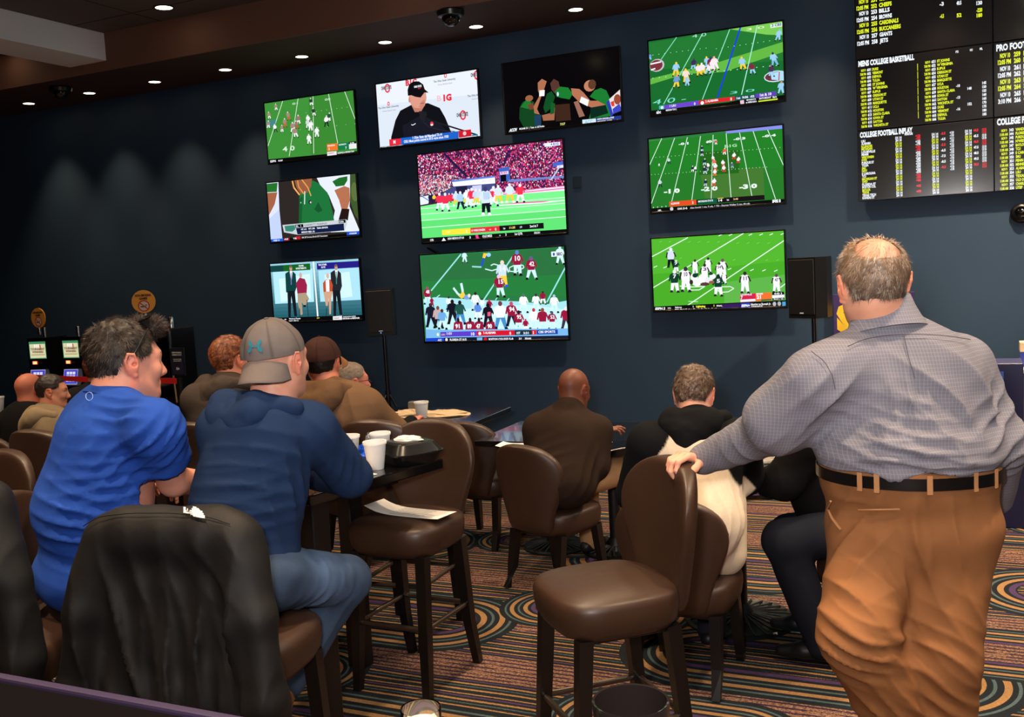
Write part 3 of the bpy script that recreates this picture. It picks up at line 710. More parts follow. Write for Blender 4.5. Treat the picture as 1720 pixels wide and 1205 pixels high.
p.text('IOWA', 400, 985, 20, (255, 245, 150), w=50); p.text('0', 592, 980, 26, W_); p.text('13 WISCONSIN', 642, 970, 20, W_, w=150); p.text('6-2', 815, 958, 13, W_); p.text('0', 870, 960, 26, W_); p.text('1st', 950, 948, 18, W_); p.text('11:35', 1008, 943, 20, (245, 220, 110), w=62); p.text(':19', 1108, 936, 18, W_); p.text('2nd & 7', 1205, 930, 22, W_, w=85)
p.poly([(160, 1035), (1565, 945), (1567, 1000), (165, 1085)], (14, 13, 16)); p.text('CFB', 245, 1062, 20, W_, w=40); p.poly([(352, 1068), (375, 1028), (400, 1062)], W_); p.text('NEW MEXICO ST 0-8', 415, 1048, 20, W_, w=180); p.text('0', 625, 1038, 24, W_); p.line((605, 1052), (670, 1048), 6, YE); p.poly([(680, 1005), (705, 1000), (712, 1030), (732, 1038), (690, 1045)], (240, 60, 140)); p.text('OLE MISS', 748, 1026, 22, W_, w=105); p.text('14', 912, 1014, 13, W_); p.text('3', 970, 1010, 24, W_); p.text('1st QTR', 1060, 1004, 22, W_, w=82); p.text('10:31', 1248, 992, 20, W_, w=58)
p.poly([(1345, 120), (1495, 105), (1498, 138), (1348, 155)], (226, 232, 245)); p.text('4 B1G', 1405, 140, 20, (60, 90, 170), w=80)
set_screen(t, p)

t, r = television('large lower centre screen showing a sideline crowded with crimson-shirted players', *tvuv(-.5815, .0205, .1838))
p = Pic(r, 690, 400, 5.733); p.fill((40, 118, 66)); p.poly([(98, 180), (1492, 95), (1500, 350), (105, 420)], (44, 112, 62)); p.poly([(105, 420), (1500, 350), (1505, 560), (120, 560)], (38, 124, 60))
LB = (176, 236, 240)
p.poly([(120, 590), (230, 570), (700, 598), (1060, 612), (1300, 640), (1520, 600), (1530, 940), (145, 880)], (166, 224, 236)); p.poly([(300, 700), (1100, 640), (1520, 690), (1530, 900), (300, 880)], (196, 238, 246))
for a, b in (((484, 155), (196, 508)), ((980, 180), (700, 600)), ((1500, 262), (1310, 618))): p.line(a, b, 14, (150, 225, 225))
p.line((250, 570), (280, 548), 9, LB); p.line((815, 598), (832, 575), 9, LB); p.line((925, 606), (948, 582), 9, LB); p.line((590, 275), (680, 280), 14, (150, 220, 215))
p.path([(770, 265), (800, 250), (850, 265), (830, 300), (780, 315), (715, 298)], 11, (200, 240, 235)); p.path([(1000, 262), (950, 285), (950, 320), (1020, 325), (1090, 285), (1080, 262), (1040, 262)], 10, (200, 240, 235))
CR = (150, 24, 60); LW = (205, 240, 246)
def mn(*a, **kw): p.man(*a, **kw)
mn(520, 240, 110, LW, LW, head=(150, 220, 225)); p.poly([(690, 200), (700, 150), (740, 150), (775, 165), (760, 185), (715, 180), (700, 245), (690, 275), (672, 262)], (40, 80, 200)); p.poly([(700, 145), (735, 148), (715, 195), (690, 190)], (245, 205, 60)); p.ell(750, 162, 24, 20, (150, 210, 235))
mn(1030, 360, 235, CR, LW, head=(90, 130, 210), num='10', spread=.12); mn(1165, 400, 215, CR, LW, head=(120, 80, 150), num='42', spread=.22); mn(888, 470, 250, (200, 225, 245), (245, 205, 70), head=(245, 215, 200), num='14', feet=(50, 90, 210), spread=.14); mn(870, 570, 215, CR, LW, head=(230, 200, 225), num='15', lean=-.1, spread=.15); mn(1440, 255, 170, LW, LW, head=LW, spread=.2)
p.path([(410, 480), (455, 540), (490, 560)], 22, LW); p.path([(485, 435), (500, 510), (500, 560)], 26, LW); p.poly([(460, 560), (505, 510), (530, 560), (490, 585)], (245, 205, 70)); p.ell(540, 570, 34, 24, (120, 160, 220)); p.ell(562, 555, 16, 18, (240, 225, 200))
mn(165, 640, 175, CR, LW, head=(170, 70, 110), num='48'); mn(200, 860, 240, (24, 26, 44), (20, 22, 40), head=(40, 26, 26)); mn(205, 660, 90, CR, CR); mn(268, 870, 220, (196, 170, 170), (30, 26, 34)); mn(308, 880, 200, (110, 170, 225), LW, head=(60, 40, 40)); mn(370, 690, 130, (225, 240, 246), (120, 170, 190), head=(60, 40, 40)); mn(408, 830, 240, (20, 22, 34), (24, 26, 38), head=(30, 24, 26)); mn(480, 830, 230, (30, 84, 74), (70, 140, 200), head=(30, 24, 26)); mn(628, 700, 180, (236, 244, 250), (200, 220, 232), head=(50, 36, 40)); mn(690, 690, 110, (232, 242, 250), LW, head=(50, 36, 40))
mn(650, 780, 160, (90, 140, 220), W_, head=(40, 30, 34)); mn(760, 720, 130, CR, W_, head=(170, 50, 80)); mn(750, 860, 230, (22, 20, 34), (22, 20, 34), head=(22, 20, 28)); p.poly([(738, 715), (768, 710), (770, 750), (740, 755)], (225, 90, 120)); mn(870, 880, 270, (236, 244, 250), (70, 140, 200), head=(110, 60, 70)); mn(975, 850, 235, CR, (30, 34, 50), head=(190, 80, 110), num='94'); mn(1090, 720, 180, (238, 246, 250), LW, head=(90, 110, 110)); mn(1210, 700, 160, (236, 244, 250), LW, head=(60, 50, 60)); mn(1275, 640, 125, CR, W_, head=(60, 34, 40)); mn(1385, 720, 170, (238, 246, 250), LW, head=(160, 200, 225)); mn(1190, 880, 200, (236, 244, 250), LW, head=(200, 50, 80)); mn(1275, 900, 220, CR, LW, head=(140, 70, 60)); mn(1500, 880, 210, CR, (60, 50, 70), head=(240, 230, 240)); mn(1045, 900, 200, CR, LW, head=(40, 26, 30), num='95'); mn(1365, 880, 170, CR, LW, head=(70, 80, 110), num='53'); mn(1110, 900, 120, CR, W_, head=(210, 50, 80))
for x, nm in ((455, '91'), (570, '89'), (655, '47'), (765, '90')):
    p.poly([(x - 45, 890), (x - 38, 815), (x, 795), (x + 42, 810), (x + 52, 890)], CR); p.ell(x + 2, 790, 15, 24, (40, 28, 34)); p.text(nm, x - 24, 868, 40, W_, w=48, bold=.05)
p.poly([(145, 880), (300, 885), (700, 880), (1530, 870), (1532, 940), (148, 965)], (120, 180, 232)); p.poly([(238, 908), (285, 906), (286, 950), (240, 952)], (120, 190, 200)); p.ell(262, 930, 13, 15, W_)
p.poly([(285, 906), (635, 896), (637, 944), (286, 952)], (92, 62, 200)); p.poly([(635, 896), (1000, 888), (1003, 936), (637, 944)], (212, 24, 44)); p.poly([(1000, 888), (1165, 886), (1167, 932), (1003, 936)], (26, 50, 66)); p.poly([(1165, 886), (1208, 885), (1210, 930), (1167, 932)], (220, 24, 34)); p.poly([(1210, 885), (1415, 880), (1418, 925), (1212, 930)], (34, 70, 170))
p.text('LSU', 295, 938, 16, (240, 200, 90), w=42); p.text('2 LSU', 345, 930, 22, W_, w=60); p.text('10', 582, 938, 30, W_, w=38); p.ell(665, 920, 16, 16, W_); p.text('3 ALABAMA', 700, 924, 22, W_, w=135); p.text('0', 952, 932, 30, W_); p.text('1ST', 1020, 926, 22, W_, w=40); p.text('3:31', 1085, 926, 22, W_, w=56); p.text('5', 1176, 924, 26, W_); p.text('CBS SPORTS', 1230, 916, 22, W_, w=172)
p.poly([(145, 965), (320, 960), (322, 1010), (148, 1015)], (28, 70, 200)); p.poly([(320, 960), (1532, 938), (1534, 1000), (322, 1010)], (16, 26, 48)); p.text('ACC', 262, 994, 22, W_, w=44); p.ell(345, 980, 14, 18, (230, 215, 220)); p.text('FLORIDA ST (4-5)', 378, 990, 22, W_, w=185); p.poly([(638, 960), (690, 958), (691, 992), (639, 994)], (120, 180, 220)); p.ell(720, 975, 20, 18, (200, 30, 44)); p.text('BOSTON COLLEGE (5-4)', 752, 986, 22, W_, w=262); p.text('31', 1042, 980, 20, W_, w=28); p.text('FINAL', 1102, 979, 20, W_, w=70)
p.poly([(1352, 132), (1465, 124), (1468, 172), (1355, 182)], (228, 236, 244)); p.ell(1378, 156, 10, 15, (30, 80, 150)); p.text('SEC', 1405, 168, 26, (30, 60, 100), w=56, bold=.05)
set_screen(t, p)

t, r = television('top-right screen with players in white and gold and a blue line on the turf', *tvuv(-.2965, .2235, .1368))
p = Pic(r, 1060, 20, 6.143); p.fill((24, 104, 44)); p.poly([(180, 320), (1560, 95), (1580, 500), (195, 600)], (34, 116, 48))
p.poly([(960, 170), (1560, 90), (1568, 240), (1400, 235)], (120, 196, 84)); p.poly([(900, 520), (1565, 310), (1580, 410), (960, 620), (560, 640), (200, 750), (200, 690), (560, 600)], (96, 178, 66))
for a, b, w_, c in (((470, 262), (310, 490), 8, (130, 220, 190)), ((740, 220), (335, 955), 9, (140, 220, 190)), ((1020, 175), (735, 905), 9, (140, 220, 190)), ((1130, 155), (892, 885), 16, (30, 60, 220)), ((1305, 125), (1140, 855), 10, (160, 230, 205))): p.line(a, b, w_, c)
for i in range(10): p.ell(225 + i * 61, 445 - i * 8, 6, 4, (160, 220, 190), 6); p.ell(880 + i * 61, 380 - i * 9, 6, 4, (160, 220, 190), 6)
for i in range(20): p.ell(225 + i * 67, 685 - i * 7, 7, 5, (180, 230, 190), 6)
p.ell(268, 552, 80, 66, (190, 190, 200)); p.ell(260, 552, 70, 56, (120, 50, 56)); p.line((200, 540), (310, 515), 14, W_); p.line((205, 600), (250, 585), 14, W_)
p.ell(1490, 665, 115, 56, (200, 225, 235)); p.ell(1490, 665, 105, 46, (110, 50, 60)); p.poly([(1440, 630), (1580, 610), (1582, 710), (1450, 700)], (170, 215, 240)); p.line((1530, 620), (1525, 710), 10, (190, 60, 70))
p.text('4 0 -', 220, 960, 52, (120, 220, 200), w=360, bold=0, shear=.3); p.text('3 0', 1020, 850, 26, (120, 220, 200), w=250, bold=0, shear=.2); p.text('4 0', 630, 270, 36, (160, 225, 200), w=150, bold=0); p.text('3 0', 1190, 195, 24, (230, 240, 200), w=180, bold=0)
GD = (250, 200, 60); WP = (245, 225, 230); BL = (150, 200, 235)
for x, y, h, c, l, hd in ((460, 665, 145, BL, GD, GD), (465, 785, 135, (110, 150, 200), GD, (230, 150, 110)), (575, 735, 150, (245, 215, 200), GD, GD), (580, 770, 100, BL, BL, BL), (640, 600, 115, (60, 44, 80), BL, (60, 50, 90)), (710, 665, 125, WP, GD, GD), (750, 655, 130, WP, GD, WP), (790, 650, 130, WP, BL, GD), (800, 580, 120, BL, BL, GD), (835, 620, 155, (120, 40, 60), WP, (60, 50, 100)), (850, 600, 100, WP, WP, WP), (875, 600, 140, WP, WP, (250, 170, 150)), (1160, 600, 135, BL, GD, (250, 190, 90)), (1260, 645, 120, (120, 44, 60), BL, (90, 60, 80)), (1450, 670, 120, (70, 50, 80), BL, (150, 100, 120)), (1490, 560, 140, BL, (120, 180, 220), (60, 50, 60)), (1510, 300, 110, BL, BL, (130, 190, 225)), (195, 500, 70, (110, 150, 220), BL, (60, 60, 110)), (1545, 850, 130, BL, BL, (200, 130, 110))):
    p.man(x, y, h, c, l, head=hd, lean=random.uniform(-.25, .25))
p.poly([(288, 970), (340, 965), (342, 1005), (290, 1008)], (70, 180, 180)); p.ell(320, 988, 14, 15, W_); p.poly([(340, 965), (698, 915), (702, 962), (344, 1005)], (104, 66, 200)); p.poly([(698, 915), (1068, 875), (1072, 912), (702, 960)], (216, 34, 44)); p.poly([(1068, 872), (1285, 848), (1288, 890), (1072, 912)], (30, 80, 90)); p.poly([(1285, 848), (1495, 818), (1498, 862), (1288, 890)], (96, 60, 180))
p.text('1 LSU', 400, 982, 22, W_, w=66); p.text('0', 650, 962, 28, W_); p.ell(735, 940, 18, 18, W_); p.text('2 ALABAMA', 768, 935, 22, W_, w=135); p.text('0', 1025, 915, 30, W_); p.text('1st  9:06  :02', 1090, 902, 22, W_, w=180); p.text('1st & 10', 1330, 872, 26, W_, w=115)
p.poly([(205, 1020), (1000, 935), (1100, 912), (1598, 855), (1600, 925), (210, 1085)], (12, 11, 13)); p.text('abc', 262, 1052, 34, W_, w=50); p.text('MEDIUM TOO |', 360, 1025, 17, W_, w=115); p.poly([(1125, 915), (1165, 910), (1168, 945), (1145, 962), (1128, 948)], (225, 190, 205)); p.text('MINNESOTA', 1192, 918, 14, W_, w=95); p.text('at NEBRASKA', 1185, 944, 16, W_, w=110); p.text('SATURDAY  8pm', 1322, 905, 18, W_, w=175); p.poly([(1312, 918), (1512, 892), (1515, 915), (1315, 940)], (190, 220, 50)); p.text('2:30PM', 1500 - 180, 932, 14, (70, 100, 20), w=0.1)
p.poly([(1435, 130), (1560, 108), (1562, 150), (1438, 168)], (214, 232, 214)); p.text('3 CBS', 1452, 155, 26, (40, 90, 130), w=96)
set_screen(t, p)

t, r = television('middle-right screen showing a wide shot of a field with yard numbers 10, 20 and 30', *tvuv(-.3005, .1250, .1380))
p = Pic(r, 1070, 190, 6.143); p.fill((38, 118, 40)); p.poly([(125, 300), (1515, 150), (1520, 560), (135, 640)], (34, 124, 38)); p.poly([(650, 600), (1300, 560), (1320, 880), (700, 880)], (66, 118, 48)); p.poly([(650, 400), (1060, 380), (1050, 620), (640, 640)], (34, 100, 26))
p.poly([(120, 268), (1512, 122), (1514, 150), (122, 292)], (70, 140, 80)); p.poly([(915, 185), (1512, 122), (1514, 160), (918, 212)], (130, 140, 225)); p.poly([(122, 270), (916, 190), (916, 212), (122, 285)], (40, 120, 60))
for a, b in (((255, 262), (130, 535)), ((388, 258), (148, 935)), ((520, 250), (358, 915)), ((655, 238), (565, 900)), ((785, 225), (765, 885)), ((920, 212), (970, 870)), ((1058, 202), (1185, 855)), ((1198, 188), (1430, 890)), ((1348, 175), (1518, 555))): p.line(a, b, 7, (215, 240, 225))
for i in range(34): p.ell(195 + i * 40, 458 - i * 3.2, 3.5, 5, (190, 225, 190), 5); p.ell(150 + i * 36, 636 - i * 2.4, 3.5, 5, (190, 225, 190), 5)
for i in range(15): p.ell(170 + i * 43, 975 - i * 4, 5, 8, (210, 235, 210), 5)
for tx, x, y, h, w_ in (('-1 0', 278, 832, 42, 172), ('-2 0', 662, 808, 42, 172), ('-3 0', 1055, 785, 42, 182), ('-0 1', 430, 332, 22, 105), ('-0 2', 712, 308, 22, 118), ('-0 3', 995, 282, 22, 122), ('-0 4', 1292, 252, 22, 135)): p.text(tx, x, y, h, (225, 240, 230), w=w_, bold=.06)
p.text('B1G', 905, 358, 28, (170, 220, 170), w=125)
DG, OW = (30, 50, 60), (240, 235, 235)
for x, y, h, c, l in ((728, 330, 45, OW, DG), (815, 330, 55, (200, 90, 90), OW), (672, 400, 62, DG, (170, 200, 210)), (672, 450, 70, DG, (190, 210, 220)), (695, 545, 75, DG, (190, 210, 215)), (718, 600, 80, DG, (190, 210, 215)), (705, 635, 85, DG, (190, 210, 215)), (735, 580, 60, OW, DG), (790, 500, 60, OW, (230, 80, 50)), (798, 550, 75, (235, 110, 90), OW), (805, 600, 80, OW, (230, 80, 50)), (802, 655, 75, OW, (235, 120, 40)), (900, 435, 72, (235, 90, 60), OW), (893, 560, 75, OW, (220, 60, 60)), (898, 615, 75, OW, (220, 60, 60)), (997, 485, 75, OW, (220, 60, 50)), (1043, 525, 72, OW, (215, 60, 60)), (985, 575, 65, (80, 100, 120), (150, 180, 190)), (333, 525, 60, (200, 215, 225), DG), (575, 610, 65, DG, OW), (600, 605, 55, OW, DG), (242, 765, 80, (200, 210, 220), DG), (705, 760, 75, DG, (180, 200, 210)), (790, 760, 85, OW, (225, 70, 60)), (228, 550, 30, W_, W_)):
    p.man(x, y, h, c, l, head=OW, lean=random.uniform(-.15, .15))
p.poly([(333, 915), (612, 895), (614, 945), (336, 968)], (225, 76, 34)); p.text('ILLINOIS', 352, 945, 20, W_, w=90); p.text('3', 570, 938, 28, W_); p.poly([(612, 895), (1315, 845), (1318, 895), (614, 945)], (24, 18, 22)); p.poly([(625, 900), (825, 885), (827, 925), (628, 940)], (16, 90, 66)); p.text('MICHIGAN STATE', 632, 922, 18, W_, w=155); p.text('14', 842, 915, 26, W_, w=38); p.text('1st', 928, 905, 18, W_); p.text('3:48', 995, 898, 18, (235, 190, 120), w=48); p.line((830, 882), (892, 877), 7, (235, 205, 70))
p.poly([(140, 985), (1532, 885), (1534, 945), (145, 1040)], (13, 11, 14)); p.text('NFL', 218, 1015, 18, W_, w=38); p.ell(358, 990, 18, 20, (200, 200, 205)); p.text('OAK (5-4)', 418, 998, 20, W_, w=105); p.text('Alec Ingold 1 rec, 9 yds, 1 TD - Darren Waller 3 rec, 40 yds', 548, 988, 18, (190, 190, 200), w=620); p.text('FS1', 1398, 932, 34, W_, w=80, bold=.06)
set_screen(t, p)

t, r = television('bottom-right screen showing a pile of players in white and green on lime turf', *tvuv(-.302, .0225, .1380))
p = Pic(r, 1070, 370, 6.143); p.fill((72, 168, 40)); p.poly([(148, 205), (1520, 100), (1530, 420), (155, 560)], (82, 178, 46)); p.poly([(900, 640), (1540, 560), (1545, 860), (900, 880)], (92, 176, 72))
LN = (222, 245, 225)
for a, b in (((525, 180), (152, 378)), ((1100, 135), (162, 700)), ((1525, 205), (522, 880)), ((1532, 655), (1480, 695))): p.line(a, b, 10, LN)
for x, y in ((190, 480), (290, 486), (1185, 515), (1310, 518), (1432, 522), (955, 505), (1170, 150), (1280, 148), (1385, 146), (1500, 142), (965, 152), (860, 155)): p.line((x - 18, y + 8), (x + 18, y - 8), 8, LN)
for x, y in ((245, 222), (340, 222), (540, 225), (640, 225), (735, 225), (840, 225), (1040, 236), (1145, 236), (1250, 236), (1360, 236), (450, 392), (1340, 412), (1450, 412), (1000, 410)): p.line((x - 14, y + 6), (x + 14, y - 6), 5, (130, 205, 100))
p.path([(440, 680), (570, 690), (700, 684), (640, 720), (540, 722)], 10, LN); p.path([(860, 690), (960, 685), (1000, 705), (940, 740), (860, 745), (815, 715), (860, 690)], 9, LN); p.path([(530, 838), (630, 842)], 5, LN)
GR_, OFW, SKD = (18, 60, 44), (238, 238, 246), (56, 40, 44)
for x, y, h, c, l, hd, n_ in ((352, 490, 205, (210, 220, 240), (20, 22, 30), W_, None), (405, 540, 130, GR_, W_, W_, '7'), (390, 745, 235, GR_, W_, W_, '7'), (505, 740, 260, OFW, OFW, (60, 50, 60), '10'), (600, 560, 155, OFW, OFW, SKD, None), (735, 545, 160, OFW, OFW, SKD, None), (700, 640, 190, OFW, OFW, SKD, '3'), (885, 600, 200, OFW, OFW, (110, 80, 90), None), (850, 600, 165, OFW, OFW, SKD, '54'), (900, 660, 120, OFW, OFW, OFW, None), (840, 785, 225, GR_, W_, (20, 50, 40), '5'), (1115, 755, 220, OFW, OFW, SKD, '11'), (1440, 750, 190, OFW, OFW, (90, 76, 80), '47')):
    p.man(x, y, h, c, l, head=hd, feet=(40, 34, 40), num=None, arm=SKD if c is not GR_ else None, spread=.14)
    if n_: p.text(n_, x - 18, y - h * .62, h * .17, (110, 80, 110) if c == OFW else W_, w=36)
for x, y, rx, ry, c in ((590, 590, 40, 50, OFW), (620, 640, 55, 44, OFW), (600, 570, 30, 24, GR_), (680, 600, 50, 46, OFW), (740, 620, 40, 30, (230, 226, 236)), (780, 580, 34, 30, OFW), (700, 660, 50, 18, (90, 56, 50)), (560, 640, 20, 26, SKD), (760, 555, 26, 12, GR_), (770, 640, 30, 16, (150, 90, 66))): p.ell(x, y, rx, ry, c, 10)
p.poly([(165, 893), (1545, 825), (1552, 905), (168, 955)], (13, 12, 14)); p.poly([(870, 870), (1065, 858), (1068, 915), (875, 928)], (50, 26, 90))
p.poly([(1062, 765), (1222, 755), (1226, 840), (1066, 848)], (206, 34, 76)); p.poly([(1222, 755), (1385, 745), (1390, 828), (1226, 838)], (238, 110, 48)); p.text('LOUISVILLE', 1070, 778, 17, W_, w=112); p.text('7', 1070, 816, 36, W_, w=22); p.text('MIAMI', 1232, 770, 17, W_, w=64); p.text('21', 1234, 812, 36, W_, w=44, bold=.05); p.poly([(1066, 822), (1222, 812), (1224, 836), (1068, 846)], (232, 232, 236)); p.poly([(1280, 820), (1386, 812), (1388, 826), (1282, 834)], (20, 100, 60))
p.poly([(1395, 745), (1515, 738), (1518, 770), (1397, 778)], K_); p.text('4:43 3', 1415, 768, 18, W_, w=78); p.poly([(1393, 775), (1520, 768), (1522, 800), (1396, 808)], (235, 235, 240)); p.poly([(1397, 806), (1518, 798), (1520, 822), (1400, 830)], K_); p.text('3rd | 15', 1410, 822, 16, W_, w=96)
p.text('ESPN 2', 188, 925, 24, W_, w=108, bold=.05, shear=.2); p.text('NHL', 318, 914, 13, W_, w=36); p.text('Sabres', 393, 908, 17, W_, w=72); p.text('2', 575, 900, 18, W_); p.text('Lightning', 610, 900, 20, (235, 230, 60), w=98, bold=.05); p.text('5', 790, 892, 20, (235, 230, 60)); p.text('FINAL', 822, 892, 16, W_, w=60); p.text('NHL Global Series - Game in Stockholm, Sweden', 393, 935, 19, W_, w=460)
p.poly([(1070, 858), (1165, 852), (1168, 905), (1074, 912)], (44, 66, 180)); p.text('ESPN+', 1078, 895, 24, W_, w=84, bold=.05, shear=.2); p.text('Harring vs Romah Jr.', 1175, 880, 22, W_, w=202); p.text('Tonight 8:30 ET', 1176, 896, 13, W_, w=118); p.ell(1418, 865, 18, 22, (180, 180, 186)); p.ell(1468, 862, 18, 22, (170, 170, 176)); p.poly([(1498, 842), (1540, 840), (1543, 882), (1500, 885)], (70, 160, 210))
set_screen(t, p)

k = NT('board_glass')
_a = k.n('Attribute', attribute_name='Col')
k.base((0.012, 0.012, 0.014, 1)); k.put(k.b.inputs['Emission Color'], _a.outputs['Color']); k.b.inputs['Emission Strength'].default_value = 1.1
k.set(rough=0.16, spec=0.6, coat=0.6); k.b.inputs['Coat Roughness'].default_value = 0.10
M_BOARD = k.m
LIM, WH2, RED2 = (226, 238, 40), (238, 244, 250), (236, 30, 44)
BW, BH = .1160 * TVY, .1160 * TVY * .5625
bx0, bz_seam = -.0948 * TVY, CAM_H + .1755 * TVY
TEAMS = ['DUKE', 'IOWA ST', 'UCLA', 'OREGON ST', 'ST JOHNS', 'VERMONT', 'DAYTON', 'HOUSTON', 'UTAH ST', 'W VIRGINIA', 'DEPAUL', 'WICHITA ST', 'SANTA CLARA', 'MARQUETTE', 'IUPUI', 'TULSA']
random.seed(11)
def board(label, col, row, draw):
    x0 = bx0 + col * (BW + .004); z1 = bz_seam - row * (BH + .006)
    t = thing('odds_board', label, 'display board', (x0 + BW / 2, TVY, z1 - BH), 0, 'video wall of betting odds')
    T = Matrix.Translation((-x0 - BW / 2, -TVY, -(z1 - BH)))
    MB().box(x0, x0 + BW, TVY + .0005, TVY + .06, z1 - BH, z1, .003, T).build('bezel', M_BEZEL, t)
    MB().box(x0 + .2, x0 + BW - .2, TVY + .0605, WALL_Y - 0.0005, z1 - BH + .15, z1 - .15, 0, T).build('wall_mount', M_TVBACK, t)
    p = Pic((x0 + .006, x0 + BW - .006, z1 - BH + .006, z1 - .006), 1420, 0, 5.733)
    p.fill((0, 0, 0))
    p.x0, p.z1 = x0, z1
    draw(p)
    o = p.build('screen', t); o.location = -np.array(t.location)
    o.data.materials.clear(); o.data.materials.append(M_BOARD)
def tx(p, s_, fx, fy, h, c, fw, bold=.05):
    """text at fractions of the board, fy measured down to the baseline"""
    V, F, (a, b) = text_tris(s_, bold)
    X0, Z0 = p.x0 + fx * BW, p.z1 - fy * BH
    p.layer += 1; dz = .0002 + p.layer * 6e-6; n = len(p.V); sx = fw * BW / max(b - a, .01); hh = h * BH
    for vx, vy in V: p.V.append((min(X0 + (vx - a) * sx, p.x0 + BW - .006), p.Y - dz, min(Z0 + vy * hh, p.z1 - .004)))
    p.F += [tuple(n + i for i in f) for f in F]; p.C += [lin((c[0] / 255, c[1] / 255, c[2] / 255))] * len(V)
def nfl(p):
    games = [('TITANS', 'CHIEFS', 251), ('BILLS', 'BROWNS', 253), ('CARDINALS', 'BUCCANEERS', 255), ('GIANTS', 'JETS', 257)]
    for i, (a, b, n) in enumerate(games):
        c = LIM if i % 2 == 0 else WH2; y = .22 + i * .165
        tx(p, 'NOV 10', .035, y, .055, c, .07); tx(p, '12:05 PM', .015, y + .085, .055, c, .09)
        tx(p, str(n), .125, y, .055, c, .045); tx(p, str(n + 1), .125, y + .085, .055, c, .045)
        tx(p, a, .185, y, .055, c, .016 * len(a)); tx(p, b, .185, y + .085, .055, c, .016 * len(b))
        if i < 3:
            tx(p, ('-6', '-3', '-4.5')[i], .63, y + .03, .05, (WH2, WH2, LIM)[i], .03); tx(p, ('49', '40.5', '52')[i], .75, y + .05, .05, (LIM, WH2, LIM)[i], .035); tx(p, ('190', '-150', '-220')[i], .89, y + .02, .05, c, .04); tx(p, ('-220', '130', '180')[i], .89, y + .09, .05, c, .04)
def mens(p):
    tx(p, 'MENS COLLEGE BASKETBALL', .02, .085, .075, WH2, .42, .06)
    for colx in (0.0, .48):
        for i in range(16):
            y = .165 + i * .053
            nm = TEAMS[(i * 5 + int(colx * 10)) % 16]
            tx(p, 'NOV 9' if i % 2 == 0 else '7:00 PM', colx + (.04 if i % 2 == 0 else .032), y, .035, LIM, .036 if i % 2 == 0 else .045)
            tx(p, str(601 + i + (50 if colx else 0)), colx + .085, y, .037, WH2, .03); tx(p, nm, colx + .125, y, .036, LIM, .0115 * len(nm))
            if colx:
                if i % 3 == 1 and i > 4: tx(p, str(-3 - i), .74, y, .036, WH2, .028)
                if i % 4 == 0 and i > 4: tx(p, str(140 + i), .82, y, .036, WH2, .03)
                if i > 6: tx(p, str(110 + 5 * i), .925, y, .036, WH2, .028)
    for i in range(7): tx(p, '|', .462, .22 + i * .11, .07, LIM, .004)
    for i, s_ in enumerate(('PTS', 'O/U', 'ML')): tx(p, s_, (.74, .84, .91)[i], .06 + .01, .03, WH2, .02)
def cfi(p):
    tx(p, 'COLLEGE FOOTBALL INPLAY', .02, .085, .075, WH2, .40, .06); tx(p, 'MONEYLINE', .36, .115, .03, WH2, .06)
    for i in range(11):
        c = WH2 if i % 2 == 0 else LIM; y = .155 + i * .078
        nm = ['LSU', 'ILLINOIS', 'LOUISVILLE', 'WISCONSIN', 'PURDUE ST', 'SMU', 'E CAROLINA', 'MICHIGAN ST', 'FLORIDA ST', 'BAYLOR', 'TEXAS TECH'][i]; n2 = ['ALABAMA', 'MICHIGAN', 'MIAMI', 'IOWA', 'TULSA', 'NAVY', 'TCU', 'OHIO', 'BOSTON COL', 'TEXAS', 'KANSAS ST'][i]
        tx(p, nm, .03, y, .034, c, .0105 * len(nm)); tx(p, n2, .03, y + .037, .034, c, .0105 * len(n2))
        for fx in (.29, .56, .80): tx(p, '1H 14', fx, y, .034, c, .047); tx(p, '2H 10', fx, y + .037, .034, c, .047)
        cc = RED2 if i in (0, 2, 7, 8, 9, 10) else WH2
        tx(p, '+%d' % (120 + i * 35), .44, y, .034, cc, .036)
        if i < 8: tx(p, '-%d' % (150 + i * 20), .44, y + .037, .034, cc, .036)
        if i < 7:
            cc = RED2 if i in (0, 2, 6) else WH2
            tx(p, '-%d.5' % (3 + i), .625, y, .034, cc, .034); tx(p, '+%d' % (110 + i), .69, y, .034, WH2, .03); tx(p, '-110', .69, y + .037, .034, WH2, .03)
            tx(p, '%d.5' % (44 + i), .86, y, .034, cc, .034); tx(p, 'O110', .92, y, .034, cc, .03); tx(p, 'U110', .92, y + .037, .034, cc, .03)
def pro(p):
    tx(p, 'PRO FOOTBALL', .02, .115, .085, WH2, .30, .05)
    for i in range(4):
        c = (LIM, WH2)[i % 2]; y = .215 + i * .175
        tx(p, 'NOV 10', .045, y, .06, c, .07); tx(p, ('12:05 PM', '12:05 PM', '12:05 PM', '3:10 PM')[i], .03, y + .085, .06, c, .09); tx(p, str(259 + 2 * i), .14, y, .06, c, .045); tx(p, str(260 + 2 * i), .14, y + .085, .06, c, .045)
        tx(p, ('LIONS', 'RAVENS', 'FALCONS', 'DOLPHINS')[i], .205, y, .06, c, .1); tx(p, ('BEARS', 'BENGALS', 'SAINTS', 'COLTS')[i], .205, y + .085, .06, c, .1)
def sun(p):
    tx(p, 'NOV 11', .045, .34, .06, RED2, .07); tx(p, '7:20 PM', .035, .44, .065, LIM, .085); tx(p, '274', .14, .44, .065, LIM, .04); tx(p, '49ERS', .205, .44, .065, LIM, .09)
